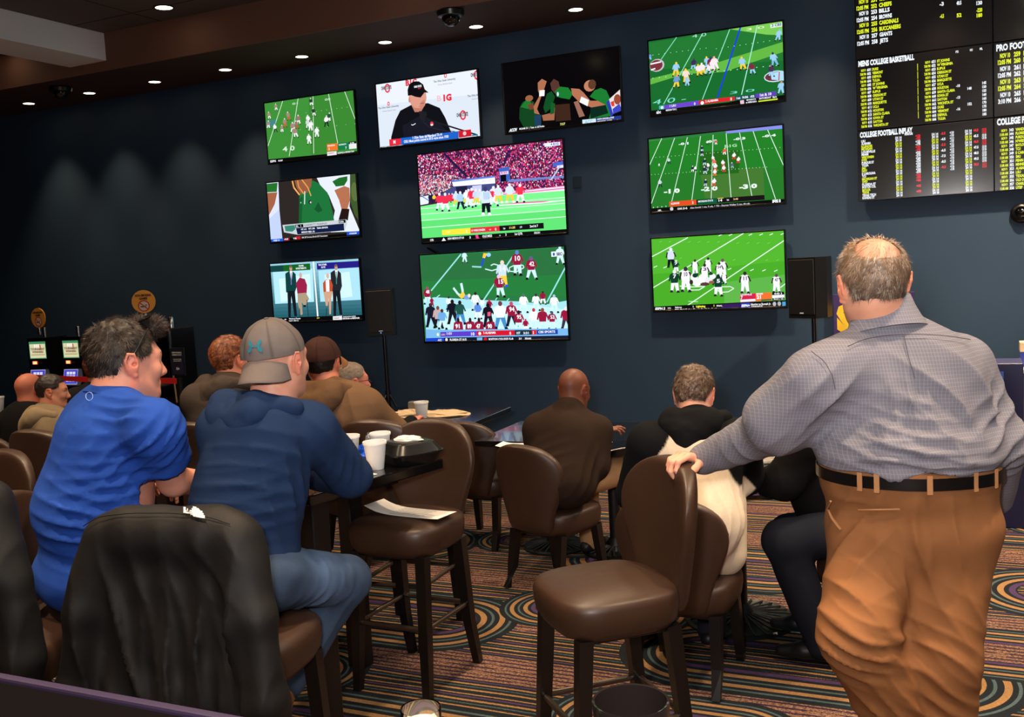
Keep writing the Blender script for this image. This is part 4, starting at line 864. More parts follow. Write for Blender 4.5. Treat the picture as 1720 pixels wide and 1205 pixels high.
def cf(p):
    tx(p, 'COLLEGE FOOTBALL', .02, .10, .085, WH2, .36, .06)
    nm = ['VANDERBILT', 'FLORIDA', 'PURDUE', "N'WESTERN", 'BAYLOR', 'TCU', 'E CAROLINA', 'SMU', 'PENN ST', 'MINNESOTA', 'ALABAMA', 'LSU', 'TEXAS ST', 'OLD DOMINION', 'CHARLOTTE', 'UTEP']
    for i in range(16):
        y = .20 + i * .0525
        tx(p, 'NOV 9' if i % 2 == 0 else '11:00 AM', .05 if i % 2 == 0 else .04, y, .036, LIM, .04 if i % 2 == 0 else .055); tx(p, str(343 + i), .105, y, .038, WH2, .03); tx(p, nm[i], .148, y, .037, LIM, .0115 * len(nm[i]))
board('upper-left odds board listing bills, browns, cardinals and jets in white and lime', 0, -1, nfl)
board("middle-left odds board headed mens college basketball", 0, 0, mens)
board('bottom-left odds board headed college football inplay, with red figures', 0, 1, cfi)
board('upper-right odds board, cut by the frame, mostly blank with one lime line', 1, -1, sun)
board('middle-right odds board headed pro football, cut by the frame', 1, 0, pro)
board('bottom-right odds board headed college football, cut by the frame', 1, 1, cf)

k = NT('brown_vinyl')
_v = k.obj()
k.base(k.mix(k.noise(7.0, _v, 3.0), (0.034, 0.0150, 0.0080, 1), (0.047, 0.021, 0.0115, 1)))
k.set(rough=k.math('MULTIPLY_ADD', k.noise(30.0, _v), 0.16, 0.36), spec=0.5)
k.bump(k.noise(420.0, _v, 3.0), 0.22, 0.001)
M_VINYL = k.m
M_LEG = solid('black_brown_wood', rgb(17, 13, 12), 0.32, 0.15, 12.0)
M_BRONZE = solid('worn_bronze_metal', rgb(120, 104, 92), 0.3, 0.15, 20.0, metal=0.9)
M_TAG = solid('black_woven_tag', rgb(14, 14, 18), 0.6)
M_REDTAG = solid('red_tag_stitch', rgb(190, 40, 40), 0.6)
def superellipse(a, b, n, m=40):
    out = []
    for i in range(m):
        t = 2 * math.pi * i / m
        c, s = math.cos(t), math.sin(t)
        out.append((a * math.copysign(abs(c) ** (2 / n), c), b * math.copysign(abs(s) ** (2 / n), s)))
    return out
def make_chair(name, label, cat, seat, footrest):
    """faces local +Y, origin on the floor under the seat"""
    t = thing(name, label, cat)
    rings = []
    for z, sc in ((-.135, .80), (-.125, .90), (-.10, .97), (-.06, 1.0), (-.03, 1.0), (-.012, .975), (-.004, .935), (0.004, .85), (.014, .6), (.018, .25)):
        rings.append([(x * sc, y * sc * 0.97 + .01, seat + z - .018) for x, y in superellipse(.226, .226, 3.4)])
    MB().ring(rings).build('seat', M_VINYL, t, True)
    rings = []
    zb, zt = seat - .115, seat + .372
    zs = list(np.linspace(zb, zb + .05, 3)) + list(np.linspace(zb + .08, zt - .12, 9)) + [zt - .12 + .12 * math.sin(a) for a in np.linspace(.2, 1.5, 8)]
    for z in zs:
        f = min(1, max(0, (z - zb) / (zt - .16 - zb)))
        w = .150 + .092 * (f * f * (3 - 2 * f))
        if z > zt - .20:
            q = (z - (zt - .20)) / .20
            w *= max(0.0, 1 - q ** 2.6) ** (1 / 2.2)
        th = .036
        if z > zt - .02: th *= max(.35, math.sqrt(max(0, 1 - ((z - zt + .02) / .02) ** 2)))
        if z < zb + .03: th *= .6 + .4 * (z - zb) / .03; w *= .93 + .07 * (z - zb) / .03
        yb = -.225 - .10 * (z - zb)
        ring_ = []
        for i in range(44):
            a = 2 * math.pi * i / 44
            c, s = math.cos(a), math.sin(a)
            x = w * math.copysign(abs(c) ** .55, c)
            ring_.append((x, yb + th * math.copysign(abs(s) ** .55, s) + 1.15 * x * x, z))
        rings.append(ring_)
    MB().ring(rings).build('backrest', M_VINYL, t, True)
    for sx in (-1, 1):
        for sy in (-1, 1):
            top = np.array([sx * .165, sy * .155 + .005, seat - .142]); bot = np.array([sx * .178, .205 if sy > 0 else -.235, 0.0])
            mid = top * .35 + bot * .65 + np.array([0, .02 if sy < 0 else .0, 0])
            MB().tube([top, mid, bot], [.024, .021, .017], sq=True).build('leg', M_LEG, t)
    fr = MB().box(-.165, .165, -.15, .165, seat - .165, seat - .146, .003)
    fr.build('seat_frame', M_LEG, t)
    if footrest:
        z = .30
        def lp(sx, sy):
            top = np.array([sx * .165, sy * .155 + .005, seat - .142]); bot = np.array([sx * .178, .205 if sy > 0 else -.235, 0.0])
            f = 1 - z / (seat - .142)
            return np.array([top[0] + (bot[0] - top[0]) * f, top[1] + (bot[1] - top[1]) * f + (.012 if sy < 0 else 0), z])
        for a, b in (((-1, -1), (1, -1)), ((-1, 1), (1, 1)), ((-1, -1), (-1, 1)), ((1, -1), (1, 1))):
            MB().tube([lp(*a), lp(*b)], .0115, 10).build('footrest_bar', M_BRONZE, t, True)
    return t
STOOL = make_chair('bar_stool', 'x', 'bar stool', .755, True)
CHAIR = make_chair('dining_chair', 'x', 'chair', .47, False)
_used = {}
def place_chair(proto, label, loc, face, group, tagged=False):
    """face: direction the sitter looks, world xy"""
    o = proto if proto.name not in _used else copy_tree(proto)
    _used[proto.name] = 1
    tag(o, label, 'bar stool' if proto is STOOL else 'chair', group)
    o.location = (loc[0], loc[1], 0)
    o.rotation_euler = (0, 0, math.atan2(-face[0], face[1]))
    return o
GS, GC = 'brown vinyl bar stools', 'low brown vinyl chairs'
s_front = place_chair(STOOL, 'brown bar stool in front, turned left, with a hand resting on its back', (-1.115, 3.03), (-.72, -.69), GS)
s_paper = place_chair(STOOL, 'brown bar stool facing the viewer with a white sheet of paper on its seat', (-2.25, 3.63), (-.03, -1), GS)
def nrm2(a, b): q = math.hypot(a, b); return (a / q, b / q)
NAVY_FACE = nrm2(-.17, .985)
_pb = P(288, 900, 2.72); NAVY_AT = (_pb[0] + NAVY_FACE[0] * .285, _pb[1] + NAVY_FACE[1] * .285)
s_navy = place_chair(STOOL, 'bar stool under the man in the navy hoodie, its back covered by a black jacket', NAVY_AT, NAVY_FACE, GS)
COAT_FACE = nrm2(-.42, .91); _pb = P(-140, 900, 2.72); COAT_AT = (_pb[0] + COAT_FACE[0] * .285, _pb[1] + COAT_FACE[1] * .285)
place_chair(STOOL, 'bar stool at the left edge with a black coat hung over its back', COAT_AT, COAT_FACE, GS)
place_chair(STOOL, 'bar stool under the man in the blue shirt, mostly hidden by jackets', P(140, 960, 3.36)[:2], (.93, .37), GS)
place_chair(STOOL, 'bar stool behind the man in the tan hoodie, its curved top just above the table', P(612, 800, 4.68)[:2] + np.array([.06, .24]), (-.06, 1), GS)
place_chair(STOOL, 'bar stool of the man with auburn hair, seen from behind', P(312, 800, 4.95)[:2] + np.array([.05, .22]), (-.12, 1), GS)
place_chair(STOOL, 'empty bar stool left of the man in the blue shirt, seen from behind', P(70, 800, 4.95)[:2] + np.array([0, .23]), (.0, 1), GS)
place_chair(STOOL, 'bar stool at the left edge facing the room, its inner back visible', P(-10, 800, 4.25)[:2] + np.array([0, -.2]), (.1, -1), GS)
place_chair(CHAIR, 'low grey-brown chair back between the blue shirt and the auburn-haired man', (-4.35, 4.95), (.0, 1), GC)
place_chair(CHAIR, 'low chair of the man in the brown shirt, turned slightly right', (-2.14, 5.02), (.30, .95), GC)
place_chair(CHAIR, 'empty low chair by the blue wall beside the table with papers', (-2.93, 5.72), (.05, 1), GC)
place_chair(CHAIR, 'low chair under the person in the black and cream hoodie', (-1.12, 4.03), (.02, 1), GC)
place_chair(CHAIR, 'low chair half hidden by the standing man, turned to the left', (-.40, 4.50), (-1, .02), GC)

_st = [c for c in s_front.children if c.name.startswith('seat') and 'frame' not in c.name][0]
MB().box(.2245, .2275, -.05, -.022, .69, .712, .001).build('side_tag', M_TAG, _st)

M_TOP = solid('black_gloss_laminate', rgb(14, 13, 14), 0.14, 0.2, 20, spec=0.6, coat=0.3)
M_IRON = solid('black_cast_iron', rgb(12, 12, 13), 0.45, 0.2, 60, 0.2, 80)
A = math.radians(-13)
def high_table(label, corner, lx, ly, ang, z=1.0, group=None, refrx=False):
    """corner = near right corner of the top; extends lx to the left and ly away"""
    t = thing('high_table', label, 'table', (corner[0], corner[1], 0), ang, group)
    MB().box(-lx, 0, 0, ly, z - .042, z, .006, seg=2).build('tabletop', M_TOP, t)
    MB().box(-lx + .14, -.14, .14, ly - .14, z - .09, z - .0425).build('apron', M_LEG, t)
    for x, y in ((-lx + .08, .08), (-.08, .08), (-lx + .08, ly - .08), (-.52, ly - .08)):
            MB().box(x - .042, x + .042, y - .042, y + .042, 0, z - .0425, .004).build('leg', M_LEG, t)
    return t
T1 = (-2.215, 2.90)
high_table('black glossy high table between the navy hoodie and the empty stool, with foam cups', T1, 1.12, .74, A)
def t1(a, b, z=1.0):   # point on the table: a metres left of the right edge, b metres from the near edge
    return np.array([T1[0] - a * math.cos(A) - b * math.sin(A), T1[1] - a * math.sin(A) + b * math.cos(A), z])
def round_base(t, x, y, r, z, pole=.035):
    m = MB()
    m.lathe([(r, 0.0), (r, .012), (r * .96, .02), (r * .9, .012)], (x, y, 0), 40)
    for i in range(28):
        a = 2 * math.pi * i / 28
        m.tube([(x + .05 * math.cos(a), y + .05 * math.sin(a), .045), (x + r * .93 * math.cos(a), y + r * .93 * math.sin(a), .018)], .005, 6)
    m.lathe([(.07, .012), (.06, .05), (pole, .09)], (x, y, 0), 20)
    m.build('base', M_IRON, t, True)
    MB().lathe([(pole, .085), (pole, z)], (x, y, 0), 16).build('pole', M_IRON, t, True)
t = thing('round_table', 'low round black table the hooded person leans over, on a ribbed iron base', 'table', (-1.04, 4.72, 0))
MB().lathe([(.0, .712), (.45, .712), (.465, .722), (.465, .742), (.455, .75), (.0, .75)], n=48, cap0=False, cap1=False).build('tabletop', M_TOP, t, True)
round_base(t, 0, 0, .27, .712)
def pedestal_table(label, c, hw, hd, z, bases, ang=0.0):
    c = tuple(c)
    t = thing('pedestal_table', label, 'table', (c[0], c[1], 0), ang)
    MB().box(-hw, hw, -hd, hd, z - .035, z, .006, seg=2).build('tabletop', M_TOP, t)
    for x, y in bases:
        round_base(t, x, y, .21, z - .036)
    return t
pedestal_table('black low table by the blue wall in front of the man in the brown shirt', (-2.22, 5.68), .56, .37, .75, ((-.2, 0), (.2, 0)), .03)
pedestal_table('black low table far back holding napkins and one foam cup', (-3.62, 6.25), .50, .36, .75, ((0, 0),), .06)
pedestal_table('low table at the left edge with a foam cup and playing slips', onz(16, 690, .75)[:2] + np.array([-.1, .12]), .45, .36, .75, ((0, 0),), .0)

M_FOAM = solid('white_foam', rgb(236, 232, 228), 0.7, 0.03, 40, 0.08, 300)
M_PAPER = solid('white_paper', rgb(240, 232, 222), 0.75, 0.03, 30)
M_INK = solid('print_ink', rgb(120, 104, 100), 0.8)
M_COFF = solid('dark_drink', rgb(50, 28, 18), 0.2)
def foam_cup(label, loc, s=1.0, group='white foam cups', first=[None]):
    if first[0] is None:
        t = thing('foam_cup', label, 'cup', loc, 0, group)
        MB().lathe([(0, 0), (.029, 0), (.031, .002), (.0435, .098), (.0465, .099), (.047, .107), (.0455, .110), (.043, .1095), (.042, .104), (.029, .008), (0, .006)], n=36, cap0=False, cap1=False).build('cup_body', M_FOAM, t, True)
        MB().lathe([(0, .078), (.0385, .078)], n=30, cap0=False, cap1=False).build('drink', M_COFF, t.children[0], True)
        first[0] = t
    else:
        t = copy_tree(first[0]); tag(t, label, 'cup', group); t.location = loc
    t.scale = (s, s, s)
    return t
foam_cup('white foam cup standing nearest on the high table, in front of the black box', onz(632, 788, 1.0005), 1.06)
foam_cup('white foam cup beside the navy sleeve, left of the nearest cup', onz(588, 776, 1.0005), 1.06)
foam_cup('white foam cup at the far side of the high table behind the black box', onz(641, 768, 1.0005), 1.0)
foam_cup('small white foam cup on the far low table among the napkins', onz(709, 704, .7505), 1.15)
foam_cup('white foam cup cut by the left edge of the frame', onz(-2, 692, .7505), 1.25)
foam_cup('tall white foam cup on the round table beside the dark sleeve', onz(1282, 822, .7505), 1.3)
def sheet(name, label, cat, cx, cy, z, w, h, rz, curl=0.0, mat=None, marks=0, group=None):
    t = thing(name, label, cat, (cx, cy, z), rz, group)
    n = 12; V = []; F = []
    for j in (0, 1):
        for i in range(n + 1):
            x = -w / 2 + w * i / n
            zz = .0012 + curl * (abs(x) / (w / 2)) ** 3 * (1 if x < 0 else .15)
            V.append((x, -h / 2 + h * j + .03 * h * math.sin(3 * x / w), zz))
    V += [(a, b, c - .0008) for a, b, c in V]
    o = 2 * (n + 1)
    for i in range(n):
        F.append((i, i + 1, n + 2 + i, n + 1 + i)); F.append((o + i, o + n + 1 + i, o + n + 2 + i, o + i + 1))
        F.append((i, o + i, o + i + 1, i + 1)); F.append((n + 1 + i, n + 2 + i, o + n + 2 + i, o + n + 1 + i))
    F.append((0, n + 1, o + n + 1, o)); F.append((n, o + n, o + 2 * n + 1, 2 * n + 1))
    MB().add(V, F).build('sheet', mat or M_PAPER, t, True)
    if marks:
        m = MB()
        for q in range(marks):
            yy = -h / 2 + h * (q + .8) / (marks + .6)
            m.box(-w * .30, w * random.uniform(.1, .38), yy, yy + h * .02, .0026, .0029)
        m.build('printed_lines', M_INK, t)
    return t
_c = (s_paper.location.x, s_paper.location.y)
sheet('betting_sheet', 'long white printed sheet lying across the seat of the empty bar stool', 'paper', _c[0] + .025, _c[1] - .02, .7565, .40, .135, math.radians(-8), .03, marks=6)
sheet('betting_sheet', 'white sheet on the high table under the forearm of the man in navy', 'paper', *t1(.20, .10)[:2], 1.0005, .20, .14, math.radians(12), 0, marks=3)
sheet('betting_sheet', 'white sheet under the nearest foam cups on the high table', 'paper', *t1(.13, .30)[:2], 1.0005, .14, .20, math.radians(-30), 0)
_p = onz(866, 749, .75)
sheet('betting_sheet', 'white paper at the left end of the table by the man in the brown shirt', 'paper', _p[0], _p[1], .7505, .20, .14, .1, .012)
_p = onz(1027, 750, .75)
sheet('betting_sheet', 'white folded paper on the table by the raised hand', 'paper', _p[0], _p[1], .7505, .10, .16, -.2, .02)
_p = onz(1268, 832, .75)
sheet('betting_sheet', 'pale purple slip on the round table under the foam cup', 'paper', _p[0] - .05, _p[1] + .02, .7505, .12, .09, .3, 0, solid('purple_paper', rgb(206, 150, 206), .7))
_p = onz(40, 686, .75)
sheet('betting_sheet', 'white slip in front of the bald man at the far left', 'paper', _p[0], _p[1], .7505, .22, .12, .1, .02)
M_NAP = solid('kraft_napkin', rgb(214, 186, 150), .85, .1, 30)
def crumple(name, label, cat, loc, r, h, mat, seed, parent=None, rz=0.0, sx=1.0, sy=1.0):
    rg = random.Random(seed); V = []; F = []; n, mm = 14, 7
    for j in range(mm + 1):
        for i in range(n):
            a = 2 * math.pi * i / n; q = j / mm
            rr = r * math.cos(q * 1.5) ** .6 * rg.uniform(.75, 1.1) if j < mm else r * .08
            V.append((rr * sx * math.cos(a + rz), rr * sy * math.sin(a + rz), h * math.sin(q * 1.57) * rg.uniform(.7, 1.15) if j else 0.0))
    for j in range(mm):
        for i in range(n): F.append((j * n + i, j * n + (i + 1) % n, (j + 1) * n + (i + 1) % n, (j + 1) * n + i))
    F.append(tuple(range(n - 1, -1, -1))); F.append(tuple(mm * n + i for i in range(n)))
    o = MB().add(V, F).build(name, mat, parent)
    o.location = loc
    if label: tag(o, label, cat)
    return o
crumple('napkin', 'crumpled tan napkin left of the small cup on the far table', 'napkin', onz(690, 700, .7505), .14, .05, M_NAP, 1, sx=1.3)
crumple('napkin', 'flattened tan napkin right of the small cup on the far table', 'napkin', onz(742, 697, .7505), .15, .03, M_NAP, 2, sx=1.4)
t = thing('condiment_holder', 'small grey holder beside the small cup on the far table', 'holder', onz(699, 697, .7505))
MB().box(-.05, .05, -.03, .03, 0, .10, .006).box(-.04, .04, -.032, -.03, .02, .085).build('box_body', solid('grey_metal', rgb(120, 112, 104), .4), t)
_p = onz(688, 775, 1.0)
t = thing('takeout_box', 'black hinged foam takeout box with napkin on its lid, at the table corner', 'food box', (_p[0], _p[1], 1.001), math.radians(-30))
M_BOX = solid('black_foam', rgb(13, 13, 14), .28, .2, 60)
def frust(m, w0, d0, w1, d1, z0, z1, n=4.5):
    R = []
    for q in np.linspace(0, 1, 5):
        R.append([(x, y, z0 + (z1 - z0) * q) for x, y in superellipse(w0 + (w1 - w0) * q, d0 + (d1 - d0) * q, n, 44)])
    return m.ring(R)
frust(MB(), .098, .098, .118, .118, 0, .042).build('tray', M_BOX, t, True)
frust(MB(), .124, .124, .1245, .1245, .0425, .049).build('rim', M_BOX, t, True)
m = MB(); frust(m, .118, .118, .092, .092, .0495, .085); frust(m, .088, .088, .08, .08, .085, .089); m.build('lid', M_BOX, t, True)
crumple('napkin', 'white napkin lying on the lid of the black takeout box', 'napkin', (_p[0] + .0, _p[1] + .0, 1.0915), .05, .018, M_PAPER, 5, sx=1.5, sy=.7, rz=.4)
M_FOIL = solid('blue_foil', rgb(30, 90, 210), .25, .3, 30, metal=.3)
M_SILV = solid('silver_foil', rgb(190, 190, 195), .25, .2, 30, metal=.7)
crumple('snack_wrapper', 'crumpled blue snack wrapper between the foam cups', 'wrapper', onz(607, 770, 1.001), .035, .055, M_FOIL, 6)
crumple('snack_wrapper', 'small bright blue wrapper in front of the takeout box', 'wrapper', onz(652, 769, 1.001), .022, .02, M_FOIL, 8, sx=1.6)
crumple('snack_wrapper', 'silver wrapper tip standing behind the blue wrapper', 'wrapper', onz(621, 757, 1.001), .022, .075, M_SILV, 9)
_p = onz(1056, 752, .7505)
t = thing('tablet', 'dark flat tablet lying on the table corner, its edge catching green light', 'tablet', (_p[0] - .07, _p[1] + .02, .7505), math.radians(58))
MB().box(-.13, .13, -.09, .09, 0, .009, .003).build('case', M_BLKPL, t); MB().box(-.12, .12, -.08, .08, .0091, .0096).build('display', M_DOME, t.children[0])

M_PURP = solid('purple_padded_cap', rgb(52, 40, 74), .6, .1, 10, .1, 200)
M_PART = solid('dark_partition', rgb(7, 4, 7), .9, .1, spec=.1)
_a, _b = onz(-40, 1122, 1.0), onz(470, 1214, 1.0)
_d = (_b - _a)[:2]; _L = np.linalg.norm(_d); _an = math.atan2(_d[1], _d[0])
t = thing('low_partition', 'low dark partition with a purple padded cap across the bottom left corner', 'partition', (_a[0], _a[1], 0), _an)
MB().box(-.6, _L + .02, -.10, -.02, 0, .965).build('panel', M_PART, t)
MB().box(-.62, _L + .03, -.022, 0, .9652, 1.0, .006, seg=2).build('padded_cap', M_PURP, t)
MB().box(-.62, _L + .03, -.30, -.0225, .9652, .992, .004).build('shelf', M_PART, t)
t = thing('counter', 'narrow dark counter just below the frame carrying the two drinking glasses', 'counter', (-.60, 1.27, 0), .15)
MB().box(-.30, .36, -.17, .09, .985, 1.02, .005).build('counter_top', M_TOP, t)
for x in (-.26, .32):
    MB().box(x - .025, x + .025, -.15, -.10, 0, .9845).build('leg', M_LEG, t)
    MB().box(x - .025, x + .025, .02, .07, 0, .9845).build('leg', M_LEG, t)
k = NT('clear_glass'); k.base((.98, .98, 1, 1)); k.set(rough=.02, trans=1.0); k.b.inputs['IOR'].default_value = 1.45; M_GLASS = k.m
k = NT('smoked_glass'); k.base((.015, .011, .011, 1)); k.set(rough=.06, trans=.15); k.b.inputs['IOR'].default_value = 1.5; M_SMOKE = k.m
M_MILK = solid('pale_drink', rgb(235, 225, 205), .4)
def tumbler(label, loc, r, h, mat, drink, dh):
    t = thing('tumbler', label, 'glass', loc)
    m = MB(); m.lathe([(0, 0), (r * .86, 0), (r * .9, .004), (r, h - .003), (r * .985, h), (r * .93, h - .001), (r * .85, .012), (0, .010)], n=40, cap0=False, cap1=False)
    m.build('glass_body', mat, t, True)
    MB().lathe([(0, .011), (r * .84, .013), (r * .90, dh), (0, dh)], n=36, cap0=False, cap1=False).build('drink', drink, t, True)
    return t
tumbler('clear glass with a pale drink at the bottom edge, in front of the empty stool', onz(712, 1274, 1.0205), .033, .085, M_GLASS, M_MILK, .060)
tumbler('wide smoked glass bowl at the bottom edge in front of the centre stool', onz(1064, 1285, 1.0205), .060, .105, M_SMOKE, M_DOME, .05)

M_SPK = solid('speaker_black', rgb(14, 14, 15), .45, .15, 40, .2, 300)
k = NT('speaker_grille'); _v = k.obj(); _vo = k.n('TexVoronoi'); _vo.inputs['Scale'].default_value = 260
k.put(_vo.inputs['Vector'], _v); k.base(k.mix(_vo.outputs['Distance'], (.004, .004, .004, 1), (.02, .02, .021, 1))); k.set(rough=.4); M_GRILLE = k.m
M_WHITEP = solid('white_print', rgb(230, 230, 230), .5)
M_LED = emit('blue_led', (.1, .3, 1, 1), 4.0)
def speaker(label, x, y, z0, rz, top=.43, w=.25, dpt=.24, led=True):
    t = thing('loudspeaker', label, 'loudspeaker', (x, y, z0), rz)
    MB().ring([[(-w * .5, -dpt / 2, z), (w * .5, -dpt / 2, z), (w * .5, 0, z), (w * .28, dpt / 2, z), (-w * .28, dpt / 2, z), (-w * .5, 0, z)] for z in (0, top)]).build('cabinet', M_SPK, t)
    MB().box(-w * .46, w * .46, -dpt / 2 - .006, -dpt / 2 - .0005, .03, top - .015, .003).build('grille', M_GRILLE, t)
    MB().box(-.018, .018, -dpt / 2 - .0075, -dpt / 2 - .0065, .036, .045).build('badge', M_WHITEP, t.children[1])
    if led: MB().disc((0, -dpt / 2 - .0080, .024), .004, 12).build('power_light', M_LED, t)
def stand(label, x, y, z):
    t = thing('speaker_stand', label, 'speaker stand', (x, y, 0))
    MB().lathe([(.018, .30), (.018, z - .001)], n=16).build('pole', M_BLKPL, t, True)
    MB().lathe([(.026, .62), (.026, .70)], n=16).build('collar', M_BLKPL, t, True)
    for i in range(3):
        a = 2.0 + i * 2.094
        c, s = math.cos(a), math.sin(a)
        MB().tube([(.02 * c, .02 * s, .66), (.42 * c, .42 * s, .012)], .011, 8).build('leg', M_BLKPL, t, True)
        MB().tube([(.018 * c, .018 * s, .32), (.20 * c, .20 * s, .36)], .007, 8).build('brace', M_BLKPL, t, True)
_a = ony(645, 562, 7.85); speaker('black loudspeaker on a pole left of the large centre screens', _a[0], _a[1], _a[2], .35); stand('black tripod stand under the left loudspeaker', _a[0], _a[1], _a[2])
_a = ony(1367, 533, 7.8); speaker('black loudspeaker on a pole beside the yellow lettered sign', _a[0], _a[1], _a[2], -.55, .46, .26, .26, led=False); stand('black tripod stand under the right loudspeaker, mostly hidden', _a[0], _a[1], _a[2])

M_SIGN = solid('purple_sign_face', rgb(52, 34, 96), .6, .05)
k = NT('yellow_lettering'); k.base(rgb(240, 196, 40)); k.set(rough=.6); M_YEL = k.m
def mesh_text(txt, w, h, mat, name, parent, loc, bold=.04, rot=None):
    V, F, (a, b) = text_tris(txt, bold)
    VV = [((x - a) / (b - a) * w, 0, y * h) for x, y in V]
    o = MB().add(VV, [f[::1] for f in F]).build(name, mat, parent)
    o.location = loc
    if rot: o.rotation_euler = rot
    return o
_l, _r = ony(1399, 495, 8.2), ony(1536, 484, 8.2)
_bot = 0.62
t = thing('standing_sign', 'purple sign board with the yellow word SHARP and white letters behind the standing man', 'sign', (_l[0], 8.2, _bot))
_w = _r[0] - _l[0]; _h = _l[2] - _bot
MB().box(0, _w, 0, .02, 0, _h, .002).build('panel', M_SIGN, t)
_pn = t.children[0]
mesh_text('SHARP', _w * .92, .185, M_YEL, 'lettering', _pn, (_w * .04, -.001, _h - .28), .09)
mesh_text('IDEAS', _w * .92, .185, M_WHITEP, 'lettering', _pn, (_w * .05, -.001, _h - .53), .06)
for _x in (.06, _w - .06):
    MB().box(_x - .012, _x + .012, .02, .045, -_bot + .001, _h - .1).build('post', M_BLKPL, t)
_a = ony(302, 600, 6.9)

M_CAB = solid('machine_black', rgb(13, 12, 13), .25, .2, 20)
M_ORANGE = solid('orange_sign_face', rgb(250, 172, 64), .6, .04, 5)
M_CHROME = solid('chrome', rgb(200, 196, 190), .15, .1, 10, metal=1.0)
M_DARKGL = solid('dark_screen_glass', rgb(8, 8, 12), .08)
def flat_screen(parent, name, w, h, items, loc, rot=(0, 0, 0), mat=M_PIC):
    """picture on a machine: items (x0,y0,x1,y1,colour) in 0..1, or text tuples"""
    V, F, C = [], [], []
    for q, it in enumerate(items):
        dz = .0004 + q * .00006
        if isinstance(it[0], str):
            s_, x, y, tw, th, c = it
            TV_, TF, (a, b) = text_tris(s_, .04); n = len(V)
            V += [((x + (vx - a) / (b - a) * tw) * w, -dz, (y + vy * th) * h) for vx, vy in TV_]; F += [tuple(n + i for i in f) for f in TF]; C += [lin(tuple(v / 255 for v in c))] * len(TV_)
        else:
            x0, y0, x1, y1, c = it; n = len(V)
            V += [(x0 * w, -dz, y0 * h), (x1 * w, -dz, y0 * h), (x1 * w, -dz, y1 * h), (x0 * w, -dz, y1 * h)]; F.append((n, n + 1, n + 2, n + 3)); C += [lin(tuple(v / 255 for v in c))] * 4
    o = from_arrays(name, V, F, mat, parent, False, C)
    o.location = loc; o.rotation_euler = rot
    return o
def video_machine(label, x, y, top, rz, w=.27):
    t = thing('slot_machine', label, 'slot machine', (x, y, 0), rz, 'card game machines by the back wall')
    h = w / 2
    MB().ring([[(-h, -.20, z), (h, -.20, z), (h, .25, z), (-h, .25, z)] for z in (0, .45)] + [[(-h, -.24, .55), (h, -.24, .55), (h, .25, .55), (-h, .25, .55)], [(-h, -.16, .60), (h, -.16, .60), (h, .25, .60), (-h, .25, .60)], [(-h, -.04, top - .42), (h, -.04, top - .42), (h, .25, top - .42), (-h, .25, top - .42)], [(-h, -.04, top), (h, -.04, top), (h, .25, top), (-h, .25, top)]]).build('cabinet', M_CAB, t)
    cr = (206, 200, 160)
    flat_screen(t, 'upper_screen', w * .84, .185, [(0, 0, 1, 1, (60, 130, 90)), (.03, .05, .97, .86, cr), (.1, .2, .9, .26, (160, 150, 110)), ('TOURNAMENT', .08, .50, .84, .13, (90, 40, 40)), ('WINNERS', .16, .34, .68, .12, (110, 50, 40)), (.30, .66, .38, .84, (235, 230, 220)), (.41, .66, .49, .84, (235, 230, 220)), (.52, .66, .60, .84, (235, 230, 220)), (.64, .62, .70, .82, (190, 40, 40))], (-w * .42, -.042, top - .225))
    flat_screen(t, 'bill_reader', .066, .034, [(0, 0, 1, 1, (255, 90, 20)), (.15, .15, .85, .85, (255, 225, 150)), (.3, .4, .7, .6, (200, 60, 20))], (-w * .30, -.048, top - .285), mat=emit_pic)
    MB().box(w * .02, w * .12, -.052, -.043, top - .28, top - .262).build('ticket_slot', M_CHROME, t)
    flat_screen(t, 'lower_screen', w * .74, .16, [(0, 0, 1, 1, (190, 180, 200)), (.02, .03, .98, .97, (62, 66, 190))] + [(.2 + .22 * i, .66 - .24 * j, .38 + .22 * i, .84 - .24 * j, (205, 205, 225)) for i in range(3) for j in range(3)] + [(.06, .4, .14, .5, (220, 220, 120))], (-w * .37, -.095, top - .50), (math.radians(-12), 0, 0))
    m = MB()
    for i in range(5): m.lathe([(.014, 0), (.014, .012), (.01, .014)], (-w * .3 + i * w * .15, -.205, .575), 12)
    m.build('button', M_CHROME, t, True)
    m = MB(); m.lathe([(.022, 0), (.022, .05)], (0, .08, top), 16); m.lathe([(.024, .05), (.024, .10), (.018, .106)], (0, .08, top), 16); m.build('candle_light', M_CHROME, t, True)
    return t
_tmp = NT('bright_reader'); _a2 = _tmp.n('Attribute', attribute_name='Col'); _tmp.put(_tmp.b.inputs['Emission Color'], _a2.outputs['Color']); _tmp.b.inputs['Emission Strength'].default_value = 1.6; emit_pic = _tmp.m
_my = 7.35
_a = ony(61, 568, _my + .06); video_machine('leftmost card game machine under the left orange sign', _a[0], _my + .1, _a[2], .10)
MACH1 = (ony(68, 568, _my + .02)[0], _my + .18, _a[2] + .02)
_a = ony(117, 566, _my + .06); video_machine('second card game machine, without a sign, right of the leftmost one', _a[0], _my + .1, _a[2], .02)
